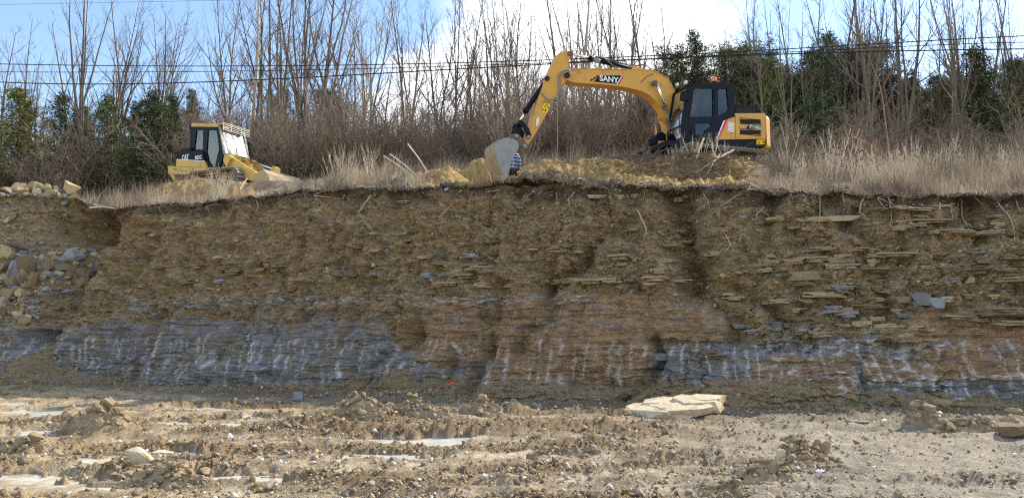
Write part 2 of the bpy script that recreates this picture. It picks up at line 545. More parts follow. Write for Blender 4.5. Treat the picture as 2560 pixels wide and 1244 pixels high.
# talus heaped along the foot
tal_h = np.interp(PX, [-420, 0, 45, 95, 150, 200, 300, 600, 900, 1000, 1100, 1280, 1560, 1620, 1700, 1900, 2000, 2200, 2980],
                  [.4, .35, .8, 1.35, .95, .35, .14, .16, .38, .62, .5, .5, .45, .62, .55, .7, .6, .4, .3])[None, :] * (1 + .35 * fbm(U * 1.1, 0 * U, 3, 3))
tal = np.clip((tal_h - Z), 0, None)
talm = ss(-.03, .06, tal_h - Z + .08 * n2)
D += tal * 1.25 + talm * (.05 * np.abs(fbm(U * 9, Z * 9, 7, 3)))
soft = soft * (1 - talm); rub = np.maximum(rub, talm)
edge = ss(0, .035, 1 - T)                     # calm the displacement at the lip
D *= .25 + .75 * edge
VX = WX + nx * D; VY = WY + ny * D
VZ = Z + .03 * fbm(U * 5, Z * 5, 55, 3) * edge

def C(*c):
    return np.array(c, float)
def lerp(a, b, k):
    return a + (b - a) * k[..., None]
n3 = fbm(U * 1.4, Z * 2.4, 61, 5); n4 = fbm(U * 5, Z * 8, 65, 4); n5 = fbm(U * 22, Z * 40, 71, 2)
earth = np.zeros(Z.shape + (3,)) + C(.235, .165, .085)
earth = lerp(earth, C(.27, .172, .085), ss(.1, .7, n3) * .55)
earth = lerp(earth, C(.135, .108, .068), ss(.1, .6, -n3 + .4 * n4) * .8)
earth = lerp(earth, C(.34, .265, .15), ss(.15, .6, n4 + .4 * n2) * .65)
earth = lerp(earth, C(.165, .155, .135), ss(.3, .7, fbm(U * 2, Z * 5, 81, 3)) * .6)
shale = np.zeros(Z.shape + (3,)) + C(.165, .172, .195)
shale = lerp(shale, C(.115, .108, .102), ss(0, .6, lay2 + .3 * n5))
shale = lerp(shale, C(.235, .235, .24), ss(.1, .6, n4) * .6)
shale = lerp(shale, C(.20, .155, .105), ss(.0, .5, n3) * .6)
rust = np.zeros(Z.shape + (3,)) + C(.245, .150, .080)
rust = lerp(rust, C(.29, .205, .115), ss(0, .6, fbm(U * 2.1, Z * 22, 91, 4)))
rust = lerp(rust, C(.165, .115, .082), ss(.1, .6, fbm(U * 2.2, Z * 12, 95, 4)))
rust = lerp(rust, C(.17, .16, .15), ss(.25, .6, fbm(U * .9, Z * 4, 99, 3)) * .8)
colr = lerp(earth, shale, gray * (1 - talm))
colr = lerp(colr, rust, np.clip(brown, 0, 1) * (1 - gdark * .8) * (1 - talm))
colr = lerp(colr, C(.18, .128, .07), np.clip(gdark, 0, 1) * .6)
# pale earth smeared over the rock in patches
smear = ss(.05, .38, fbm(w * 1.6, Z * 1.1, 103, 4)) * (1 - left) * box(px0, 100, 1230, 60)
colr = lerp(colr, C(.20, .145, .08), smear * gray * .45)
colr = lerp(colr, C(.25, .15, .085), np.exp(-(polyd([(290, 600), (345, 545)]) / 20) ** 2) * .8)
# white mineral bruises struck by the bucket teeth
sl = np.interp(PX, [-420, 500, 900, 1500, 1800, 2100, 2980], [.36, .34, .18, .10, 0, -.35, -.42])[None, :]
ws = (U - sl * Z) * 3.3 + .35 * fbm(U * 1.2, Z * 2.2, 111, 2)
ce = np.floor(ws); fr = ws - ce - (.3 + .4 * hsh(ce, 2))
wid = .08 + .14 * hsh(ce, 5) ** 1.5
zlo = .18 + .7 * hsh(ce, 3) ** 1.5; zlen = .25 + .75 * hsh(ce, 4)
streak = np.exp(-(fr / wid) ** 2) * box(Z, zlo, zlo + zlen, .08) * (hsh(ce, 1) < .88) * (.6 + .4 * hsh(ce, 21))
zlo2 = 1.0 + .3 * hsh(ce, 13)
streak = np.maximum(streak, np.exp(-(fr / (wid * .8)) ** 2) * box(Z, zlo2, zlo2 + .2 + .3 * hsh(ce, 14), .06) * (hsh(ce, 11) < .75) * (.55 + .45 * hsh(ce, 22)))
lamin = ss(-.38, .05, pn(U * 7, Z * 42, 120) + .35 * n5)
white = streak * lamin * np.clip(gray * 1.3 + brown * box(py0, 845, 1010, 12) * .8 + .0, 0, 1)
fringe = box(py0 + 6 * n1, 738, 760, 6) * ss(.1, .5, pn(U * 5, Z * 18, 130)) * box(px0, 280, 1480, 40) * .55
fringe = np.maximum(fringe, gray * box(px0, 1930, 2560, 40) * ss(.3, .65, fbm(U * 3.0, Z * 12, 133, 3)) * .8)
fringe = np.maximum(fringe, brown * ss(.5, .8, pn(U * 6, Z * 24, 137)) * .5)
white = np.clip(np.maximum(white, fringe), 0, 1) * (1 - talm)
colr = lerp(colr, C(.56, .57, .62), white * .82)
colr = lerp(colr, C(.165, .128, .08) , talm * ss(-.3, .2, n4) * .75)
# dark topsoil along the lip
top = ss(.55, .05, (LZ[None, :] - Z) + .25 * n1 - .1) * (1 - left * .7)
top = np.maximum(top, ss(.9, .3, (LZ[None, :] - Z) + .3 * n1) * box(px0, 1830, 1960, 30))
colr = lerp(colr, C(.085, .066, .052), top * .8)
# a green-yellow mossy patch on the spill at the left
colr = lerp(colr, C(.22, .20, .07), np.exp(-((pxw - 45) / 45) ** 2 - ((pyw - 580) / 18) ** 2) * ss(-.2, .4, n4) * .6)
colr *= (1 + .14 * n5 + .10 * n4)[..., None]
lum_ = (colr * np.array([.3, .55, .15])).sum(-1, keepdims=True)
colr = np.clip((colr * .86 + lum_ * .14) * np.array([1.40, 1.32, 1.19]), .012, .8)

M_rock = mat('cut_rock', (0, 0, 0), rough=.9, var=.22, scale=5, bump=.05, bscale=24, attr=True, spec=.12, fine=.42, fscale=26, stretch=(1, 1, 1.7))
V = np.stack([VX, VY, VZ], -1).reshape(-1, 3)
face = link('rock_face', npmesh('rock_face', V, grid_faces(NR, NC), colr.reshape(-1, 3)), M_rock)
tag(face, kind='structure')
WV = np.stack([VX, VY, VZ], -1)
def on_face(px, py):
    """point of the cut face seen at a place of the photograph, its index and outward normal"""
    c = int(np.clip(np.searchsorted(PX, px), 1, NC - 2))
    k = int(np.argmin(np.abs(py0[:, c] - py)))
    r_ = int(np.clip(k, 1, NR - 2))
    return Vector(WV[r_, c]), (r_, c)
def face_normal(rc):
    r_, c = rc
    a = Vector(WV[min(r_ + 3, NR - 1), c] - WV[max(r_ - 3, 0), c]); b = Vector(WV[r_, min(c + 3, NC - 1)] - WV[r_, max(c - 3, 0)])
    n = b.cross(a).normalized()
    return n if n.y < 0 else -n

# --- hillside above the cut
drow = np.concatenate([[-.17, -.11, -.05], np.linspace(0, 9, 110)[1:], np.geomspace(9.3, 210, 90)])
NCH = 1000
hp = np.linspace(-420, 2980, NCH)
hq = np.interp(hp, PX, Q); hl = np.interp(hp, PX, LY); hlz = np.interp(hp, PX, LZ)
# the sheet carries on to both sides of the view
ql, qr = np.linspace(-2.2, hq[0], 26)[:-1], np.linspace(hq[-1], 2.2, 26)[1:]
hq = np.concatenate([ql, hq, qr]); hl = np.concatenate([np.full(25, hl[0]), hl, np.full(25, hl[-1])])
hlz = np.concatenate([np.full(25, hlz[0]), hlz, np.full(25, hlz[-1])])
HY = hl[None, :] + drow[:, None]; HX = hq[None, :] * HY
HZ = height(HX, HY)
jag = np.clip(.6 + .7 * fbm(HX[0] * 1.3, 4.2, 0, 5, .7), .1, 1.6)
jag2 = fbm(HX[0] * 7, 9.2, 0, 4, .7)
HZ[0] -= .13 * jag; HZ[1] -= .03 * jag - .05 * jag2; HZ[2] += .06 * jag2; HZ[3] += .05 * jag2
HY[0] += .12 * fbm(HX[0] * 4, 2.2, 0, 4, .7); HY[1] += .08 * fbm(HX[0] * 6, 5.2, 0, 3)
n_ = fbm(HX * .8, HY * .8, 3, 4); nf = fbm(HX * 5, HY * 5, 5, 3)
hpx = np.interp(HX / HY, Q, PX); hd = HY - hl[None, :]
fresh = box(hpx, 1060, 1880, 60) * ss(7.5, 5.2, hd + 1.0 * n_) * ss(.25, .6, hd + .3 * n_)
fresh = np.maximum(fresh, box(hpx, 360, 620, 40) * box(hd, 3.5, 9, .8) * .6)
fresh = np.maximum(fresh, ss(250, 160, hpx) * ss(5, 3, hd) * .6)
HZ += fresh * (.20 * np.abs(fbm(HX * 3.2, HY * 3.2, 15, 4)) + .03 * nf)
hc = np.zeros(HX.shape + (3,)) + C(.17, .125, .085)
hc = lerp(hc, C(.24, .19, .135), ss(0, .5, n_))
hc = lerp(hc, C(.10, .075, .055), ss(.1, .5, nf))
hc = lerp(hc, C(.43, .285, .105), fresh * .9)
hc = lerp(hc, C(.22, .15, .07), fresh * ss(.0, .5, nf + .3 * n_) * .8)
hc = lerp(hc, C(.10, .078, .06), ss(.30, .0, hd + .3 * n_ + .15 * nf) * .85)
hc *= (1 + .15 * nf)[..., None]
M_hill = mat('hill_soil', (0, 0, 0), rough=.92, var=.2, scale=6, bump=.05, bscale=16, attr=True, spec=.15)
hill = link('hillside', npmesh('hillside', np.stack([HX, HY, HZ], -1).reshape(-1, 3), grid_faces(*HX.shape), np.clip(hc, .01, .7).reshape(-1, 3)), M_hill)
tag(hill, kind='structure')

# --- quarry floor
gy = CAMH * 1930 / (np.linspace(1420, 936, 330) - 838)
gy = np.concatenate([[-60, -30, -12, -4, 0, 1.5, 2.4], gy[gy > 2.8]])
gq = np.concatenate([np.linspace(-7, -.9, 16)[:-1], np.linspace(-.9, .9, 900), np.linspace(.9, 7, 16)[1:]])
GY = np.repeat(gy[:, None], len(gq), 1)
GX = gq[None, :] * np.maximum(GY, 7.0)
gpx, gpy = project(GX, np.maximum(GY, 2.0), 0 * GX)
PUD = [  # px, py, half width, half height in the photograph, pale share
    (1060, 1105, 135, 11, 1), (1165, 1098, 40, 7, 1), (935, 1147, 145, 15, .9), (1330, 1151, 34, 5, .8),
    (85, 1082, 85, 7, 1), (560, 1067, 48, 11, 1), (470, 1078, 40, 6, .9), (420, 1057, 50, 5, .9), (90, 1032, 110, 8, .8),
    (620, 1044, 45, 6, .8), (240, 1160, 110, 20, .25), (560, 1212, 180, 20, .65), (90, 1222, 200, 26, .35), (450, 1138, 60, 9, .9),
    (50, 1190, 55, 9, .7), (300, 995, 60, 4, .5), (760, 1040, 40, 4, .6), (520, 1022, 60, 4, .6), (30, 1010, 50, 5, .6), (1165, 1060, 70, 5, .5),
]
pud = np.zeros_like(GX); pnear = np.zeros_like(GX)
pn_ = fbm(GX * .8, GY * 2.2, 3, 4); pn2_ = fbm(GX * 4, GY * 7, 13, 3)
for a, b, c_, d_, pale in PUD:
    k = 1 - np.hypot((gpx - a) / c_, (gpy - b) / (d_ * 1.15))
    pud = np.maximum(pud, ss(.0, .3, k + .08 + .65 * pn_ + .35 * pn2_)); pnear = np.maximum(pnear, ss(-1.3, -.7, k))
rel = .09 * fbm(GX * .16, GY * 1.3, 1, 4) + .06 * fbm(GX * 1.2, GY * 1.9, 4, 4)
clod = np.abs(fbm(GX * 4.5, GY * 4.5, 8, 4, .6))
mud = ss(-.2, .3, fbm(GX * .22, GY * 1.1, 12, 4) - .25 * ss(1500, 1900, gpx) - .15 * ss(700, 300, gpx))
rightdry = ss(1500, 2000, gpx)
rel += .06 * (1 - 2.2 * np.abs(pn(GX * .045 + .3 * pn(GX * .1, GY * .3, 2), GY * 1.7 + .12 * GX, 81))) * (1 - .5 * rightdry)
rel += (.085 * clod - .02 + .03 * np.abs(fbm(GX * 11, GY * 11, 71, 2))) * (.25 + .75 * mud) * (1 - .4 * rightdry)
# ruts and low ridges pushed up by tracks
for (a, b), (c_, d_), hh, wd in [((870, 1052), (1275, 1036), .22, .35), ((860, 1075), (1500, 1072), .12, .3), ((900, 1085), (1900, 1100), .08, .4),
                          ((1350, 1120), (1850, 1165), .10, .4), ((330, 1080), (180, 1085), .2, .4), ((0, 1135), (120, 1140), .16, .3),
                          ((820, 1040), (930, 1052), .12, .4), ((400, 1120), (520, 1125), .1, .25), ((760, 1060), (820, 1075), .13, .4),
                          ((300, 1185), (520, 1175), .14, .45), ((370, 1220), (460, 1232), .10, .3), ((2270, 1068), (2460, 1078), .12, .4),
                          ((1880, 1205), (2060, 1180), .10, .45), ((780, 1215), (1100, 1225), .06, .3), ((90, 1062), (300, 1066), .1, .35)]:
    A, B_ = at(a, b, 1), at(c_, d_, 1)
    A = ray(a, b); A = A * (-CAMH / A.z); B_ = ray(c_, d_); B_ = B_ * (-CAMH / B_.z)
    vx, vy = B_.x - A.x, B_.y - A.y
    t = np.clip(((GX - A.x) * vx + (GY - A.y) * vy) / (vx * vx + vy * vy), 0, 1)
    k = np.exp(-(((GX - A.x - t * vx) ** 2 + (GY - A.y - t * vy) ** 2) / wd ** 2))
    rel += hh * k * (.7 + .35 * clod + .3 * pn_); mud = np.maximum(mud, k)
GZ = np.where(pnear > 0, np.maximum(rel, -.2 + .215 * pnear), rel) * (1 - pud) - .06 * pud
GZ[GY < 1.8] = -.02
fyq = np.interp(GX / np.maximum(GY, 1), FX / FY, FY)
GZ -= .35 * ss(1.2, 2.6, GY - fyq)
GZ += ss(3.4, .6, fyq - GY) * (.10 * np.abs(fbm(GX * 3, GY * 3, 61, 4)))
gn = fbm(GX * 2.2, GY * 3.0, 22, 4); gnf = fbm(GX * 14, GY * 14, 25, 2)
gc = np.zeros(GX.shape + (3,)) + C(.39, .315, .215)
gc = lerp(gc, C(.56, .48, .36), ss(.05, .5, gn))
gc = lerp(gc, C(.25, .215, .165), ss(.05, .55, -gn + .3 * gnf))
gc = lerp(gc, C(.235, .17, .10), mud * (1 - rightdry * .35) * .95)
gc = lerp(gc, C(.17, .128, .08), mud * ss(.15, .5, clod) * .55)
gc = lerp(gc, C(.46, .36, .20), ss(700, 200, gpx) * ss(-.3, .4, gn) * .6)
gc = lerp(gc, C(.35, .32, .275), rightdry * .7)
gc = lerp(gc, C(.05, .045, .04), np.exp(-((gpx - 2120) / 110) ** 2 - ((gpy - 1210) / 16) ** 2) * ss(-.3, .3, gn) * .85)  # very dark blotch just right of the tall mud block
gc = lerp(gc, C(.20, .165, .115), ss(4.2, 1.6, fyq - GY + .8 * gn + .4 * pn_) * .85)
gc = lerp(gc, C(.50, .46, .38), pud * .6)
gc *= (1 + .18 * gnf)[..., None] * C(.93, .88, .80)
M_ground = mat('quarry_floor', (0, 0, 0), rough=.88, var=.2, scale=7, bump=.045, bscale=34, fine=.3, fscale=30, attr=True, spec=.25)
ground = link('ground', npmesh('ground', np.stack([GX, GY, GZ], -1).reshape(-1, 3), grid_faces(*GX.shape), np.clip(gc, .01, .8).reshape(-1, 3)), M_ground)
tag(ground, kind='structure')
gq_ = gq
def gz(x, y):
    r_ = int(np.clip(np.searchsorted(gy, y), 1, len(gy) - 1)); q = x / max(y, 7.0)
    c = int(np.clip(np.searchsorted(gq, q), 1, len(gq) - 1))
    return float(max(GZ[r_, c], GZ[r_ - 1, c], GZ[r_, c - 1]))
def gpt(px, py):
    d = ray(px, py); t = -CAMH / d.z
    return Vector((d.x * t, d.y * t, 0))

M_ice = mat('frozen_puddle', (.58, .56, .51), rough=.2, var=.10, scale=2.5, bump=.004, bscale=14, spec=.5, dirt=(.42, .35, .24), dirtamt=.42, dscale=2.2, stretch=(1, 1, 1))
M_wet = mat('silty_water', (.40, .33, .21), rough=.22, var=.15, scale=2.0, bump=.004, bscale=10, spec=.5, dirt=(.60, .53, .42), dirtamt=.5, dscale=1.2)
for i, (a, b, c_, d_, pale) in enumerate(PUD):
    c0 = gpt(a, b); e1 = gpt(a + c_, b); e2 = gpt(a, b - d_)
    ux, uy = (e1.x - c0.x) * 1.25, (e2.y - c0.y) * 1.5
    nr_, na = 8, 40
    V = [(c0.x, c0.y, -.012)]
    for k in range(1, nr_ + 1):
        for j in range(na):
            t = 2 * math.pi * j / na
            q_ = k / nr_ * (1 + .16 * math.sin(3 * t + i) + .10 * math.sin(5 * t + 2 * i) + .07 * math.sin(9 * t + i))
            x, y = c0.x + ux * q_ * math.cos(t), c0.y + uy * q_ * math.sin(t)
            V.append((x, y, -.012 + .004 * math.sin(x * 5 + y * 3)))
    Fs = [(0, 1 + j, 1 + (j + 1) % na) for j in range(na)]
    for k in range(nr_ - 1):
        for j in range(na):
            j2 = (j + 1) % na; o = 1 + k * na
            Fs.append((o + j, o + na + j, o + na + j2, o + j2))
    tag(link('puddle', pymesh('puddle', V, Fs, True), M_ice if pale > .5 else M_wet), kind='structure')
# ---------------------------------------------------------------- stones
def hull(seed, sx, sy, sz, n=12, jit=.35, flat=False):
    """angular stone: convex hull of scattered points, unit half sizes sx, sy, sz"""
    r_ = random.Random(seed)
    bm = bmesh.new()
    for i in range(n):
        u = r_.uniform(-1, 1); t = r_.uniform(0, 2 * math.pi); q = math.sqrt(1 - u * u)
        k = 1 - jit * r_.random()
        x, y, z = q * math.cos(t) * k, q * math.sin(t) * k, u * k
        if flat:
            z = math.copysign(.72 + .28 * r_.random(), z) * (1 - .25 * (x * x + y * y))
        bm.verts.new((x * sx, y * sy, z * sz))
    res = bmesh.ops.convex_hull(bm, input=bm.verts)
    for v in [v for v in bm.verts if not v.link_faces]:
        bm.verts.remove(v)
    bmesh.ops.recalc_face_normals(bm, faces=bm.faces)
    bmesh.ops.triangulate(bm, faces=bm.faces)
    bm.verts.index_update()
    V = [v.co.copy() for v in bm.verts]; Fs = [tuple(v.index for v in f.verts) for f in bm.faces]
    bm.free()
    return V, Fs
def plate(seed, sx, sy, sz, n=12):
    """flat stone slab with broken edges, thinning to its ends"""
    r_ = random.Random(seed)
    ang = sorted(2 * math.pi * (i + .7 * r_.random()) / n for i in range(n))
    rad = [1 - .42 * r_.random() for _ in ang]
    V, Fs = [], []
    tilt = r_.uniform(-.3, .3); skew = r_.uniform(-.35, .35); ex = r_.uniform(2.0, 4.2)
    for lay_, (zz, k) in enumerate(((-1, .80), (-.3, 1.0), (.35, .95), (1, .74))):
        off = r_.uniform(-.08, .08)
        for a, q in zip(ang, rad):
            j = 1 + r_.uniform(-.10, .10)
            c_, s_ = math.cos(a), math.sin(a)
            m = (abs(c_) ** ex + abs(s_) ** ex) ** (-1 / ex)
            x = c_ * m * q * k * j + off
            thin = 1 - .42 * abs(x - skew * .4) ** 1.4
            V.append((x * sx, s_ * m * q * k * j * sy, (zz * thin + tilt * x + .22 * r_.uniform(-1, 1)) * sz))
    for l in range(3):
        for i in range(n):
            j = (i + 1) % n
            Fs.append((l * n + i, l * n + j, (l + 1) * n + j, (l + 1) * n + i))
    V.append((0, 0, -1 * sz)); V.append((skew * .3 * sx, 0, (1.05 + .15 * r_.random()) * sz))
    b, t = len(V) - 2, len(V) - 1
    for i in range(n):
        j = (i + 1) % n
        Fs.append((b, j, i)); Fs.append((t, 3 * n + i, 3 * n + j))
    return V, Fs
def tri_only(vf):
    v, f = vf; out = []
    for q in f:
        for i in range(1, len(q) - 1):
            out.append((q[0], q[i], q[i + 1]))
    return v, out
def rotm(seed, flatness=1.0):
    r_ = random.Random(seed)
    return Matrix.Rotation(r_.uniform(0, 6.283), 3, 'Z') @ Matrix.Rotation(r_.uniform(-1, 1) * flatness, 3, 'X') @ Matrix.Rotation(r_.uniform(-1, 1) * flatness, 3, 'Y')
def scatter(name, protos, P, Sc, Rm, colors, matr, parent=None, kind='stuff', aniso=None):
    """many small pieces joined in one mesh"""
    Vs, Fs, Cs = [], [], []
    base = 0
    P = np.asarray(P); Sc = np.asarray(Sc); Rm = np.asarray(Rm); colors = np.asarray(colors)
    pick = nrs.randint(0, len(protos), len(P))
    for k, (pv, pf_) in enumerate(protos):
        pv = np.array([tuple(v) for v in pv]); pf_ = np.array(pf_)
        ix = np.where(pick == k)[0]
        if not len(ix):
            continue
        sc = Sc[ix].reshape(len(ix), 1, -1)
        v = np.einsum('nij,nvj->nvi', Rm[ix], pv[None] * sc) + P[ix][:, None, :]
        Vs.append(v.reshape(-1, 3))
        f = pf_[None] + (np.arange(len(ix)) * len(pv))[:, None, None] + base
        Fs.append(f.reshape(-1, pf_.shape[1])); base += len(ix) * len(pv)
        Cs.append(np.repeat(colors[ix], len(pv), 0))
    o = link(name, npmesh(name, np.concatenate(Vs), np.concatenate(Fs), np.concatenate(Cs)), matr, parent)
    tag(o, kind=kind)
    return o
def rmats(n, flat=3.2):
    a, b, c_ = nrs.uniform(0, 6.283, n), nrs.uniform(-1, 1, n) * flat, nrs.uniform(-1, 1, n) * flat
    ca, sa, cb, sb, cc, sc = np.cos(a), np.sin(a), np.cos(b), np.sin(b), np.cos(c_), np.sin(c_)
    o = np.zeros(n); i = np.ones(n)
    Rz = np.stack([ca, -sa, o, sa, ca, o, o, o, i], 1).reshape(-1, 3, 3)
    Rx = np.stack([i, o, o, o, cb, -sb, o, sb, cb], 1).reshape(-1, 3, 3)
    Ry = np.stack([cc, o, sc, o, i, o, -sc, o, cc], 1).reshape(-1, 3, 3)
    return Rz @ Rx @ Ry

M_chip = mat('rubble_stone', (0, 0, 0), rough=.9, var=.15, scale=20, bump=.006, bscale=60, attr=True, spec=.2)
M_tan = mat('tan_sandstone', (.43, .335, .19), rough=.9, var=.35, scale=5, bump=.02, bscale=25, rand=.25, fine=.3, fscale=20, spec=.2, dirt=(.30, .19, .09), dirtamt=.25, stretch=(1, 1, 3))
M_orange = mat('rusty_sandstone', (.27, .19, .11), rough=.9, var=.3, scale=5, bump=.02, bscale=25, rand=.25, fine=.3, fscale=20, spec=.2, dirt=(.2, .15, .1), dirtamt=.25, stretch=(1, 1, 3))
M_gray = mat('gray_shale', (.24, .24, .245), rough=.75, var=.3, scale=4, bump=.01, bscale=22, rand=.25, spec=.3, dirt=(.30, .25, .17), dirtamt=.12, stretch=(1, 1, 3))
M_pale = mat('pale_limestone', (.62, .57, .48), rough=.85, var=.2, scale=5, bump=.02, bscale=14, rand=.1, spec=.25, dirt=(.34, .25, .14), dirtamt=.34, dscale=3.5)
M_cream = mat('cream_limestone', (.60, .50, .35), rough=.88, var=.22, scale=4, bump=.03, bscale=9, spec=.2, dirt=(.33, .23, .12), dirtamt=.42, dscale=3.6, fine=.2, fscale=14)
M_white = mat('white_stone', (.76, .75, .72), rough=.75, var=.12, scale=6, bump=.01, bscale=20, spec=.3)
M_clod = mat('mud_clod', (.31, .235, .145), rough=.95, var=.3, scale=9, bump=.03, bscale=16, spec=.12, dirt=(.42, .34, .23), dirtamt=.4, dscale=6)

# rubble caught on the cut face (far too many to count)
n = 8500
rr = nrs.randint(12, NR - 10, n * 3); cc_ = nrs.randint(60, NC - 60, n * 3)
dens = (.12 + .88 * rub[rr, cc_]) * (.35 + .65 * ss(-.3, .3, n3[rr, cc_])) * (1 - .6 * ss(1500, 700, px0[rr, cc_]) * (1 - left[0, cc_]))
dens = np.maximum(dens, talm[rr, cc_])
keep = np.where(nrs.rand(n * 3) < dens)[0][:n]
rr, cc_ = rr[keep], cc_[keep]
P = WV[rr, cc_] + np.stack([nx[0, cc_] * .012, ny[0, cc_] * .012, 0 * cc_], 1)
size = np.exp(nrs.normal(-3.75, .5, len(rr)))
size = np.clip(size, .012, .14)
Sc = np.stack([size * nrs.uniform(1.2, 2.4, len(rr)), size * 1.2, size * nrs.uniform(.4, .9, len(rr))], 1)
pal = np.array([(.30, .22, .125), (.25, .18, .10), (.36, .28, .16), (.20, .16, .11), (.22, .22, .22), (.31, .20, .10)]) * 1.25
ci = nrs.choice(6, len(rr), p=[.3, .25, .15, .15, .08, .07])
cl = pal[ci] * nrs.uniform(.75, 1.2, (len(rr), 1))
cl = np.where((talm[rr, cc_] > .5)[:, None], cl * .72, cl)
prot = [hull(100 + i, 1, 1, 1, 9) for i in range(8)]
scatter('rubble', prot, P, Sc, rmats(len(rr), .6), cl, M_chip, face)

n = 900
rr = nrs.randint(20, NR - 20, n * 8); cc_ = nrs.randint(60, 260, n * 8)
keep = np.where((left[rr, cc_] > .6) & (py0[rr, cc_] < 835) & (nrs.rand(n * 8) < .3 + .7 * ss(600, 680, py0[rr, cc_])))[0][:n]
rr, cc_ = rr[keep], cc_[keep]
size = np.clip(np.exp(nrs.normal(-2.75, .45, len(rr))), .02, .16)
pal2 = np.array([(.36, .28, .17), (.27, .19, .11), (.21, .21, .215), (.30, .27, .23)])
scatter('spill_rubble', [tri_only(plate(700 + i, 1, 1, 1, 7)) for i in range(4)] , WV[rr, cc_] + np.array([0, -.02, .02]), np.stack([size * 1.3, size, size * .35], 1), rmats(len(rr), .45), pal2[nrs.randint(0, 4, len(rr))] * nrs.uniform(.75, 1.2, (len(rr), 1)), M_chip, face)
# ledges of harder stone, each a slab held in the cut
def ledge(seed):
    """a few thin broken sheets of bedded stone lying on each other; unit half sizes"""
    r_ = random.Random(seed); mb = MB(); n_ = r_.choice((2, 3, 3, 4)); z = -1.0
    hs = [r_.uniform(.5, 1.4) for _ in range(n_)]; tot = sum(hs)
    for h_ in hs:
        h_ = 2 * h_ / tot
        x0, x1 = -1 + r_.uniform(0, .55) * (r_.random() < .75), 1 - r_.uniform(0, .55) * (r_.random() < .75)
        fr_ = -1 + r_.uniform(0, .5)                              # front edge, ragged
        k = r_.randint(4, 7); pts = [(x0 + r_.uniform(.0, .12), 1)]
        for i in range(k + 1):
            t = i / k
            pts.append((x0 + (x1 - x0) * t + r_.uniform(-.06, .06), fr_ + r_.uniform(-.16, .16) + (.55 * r_.random() if i in (0, k) else 0)))
        pts.append((x1 - r_.uniform(0, .12), 1)); m_ = len(pts)
        tl, tu = r_.uniform(-.10, .10), r_.uniform(-.12, .12)
        V = [(x, y, z + tl * x + r_.uniform(-.07, .07)) for x, y in pts] + [(x * .98, y + r_.uniform(0, .14), z + h_ * .94 + tu * x + r_.uniform(-.10, .10) * 1.2) for x, y in pts]
        Fs = [tuple(range(m_))[::-1], tuple(range(m_, 2 * m_))]
        Fs += [(i, (i + 1) % m_, m_ + (i + 1) % m_, m_ + i) for i in range(m_)]
        mb.add(V, Fs); z += h_
    return mb.V, mb.F
slab_me = {}
def slab_mesh(kind, m):
    key = (kind, m.name)
    if key not in slab_me:
        v, f = ledge(300 + kind)
        slab_me[key] = pymesh('stone_slab', v, f); slab_me[key].materials.append(m)
    return slab_me[key]
def block_mesh(kind, m):
    key = ('block', kind, m.name)
    if key not in slab_me:
        v, f = hull(820 + kind, 1, 1, 1, 14, .3, True)
        slab_me[key] = pymesh('stone_block', v, f); slab_me[key].materials.append(m)
    return slab_me[key]
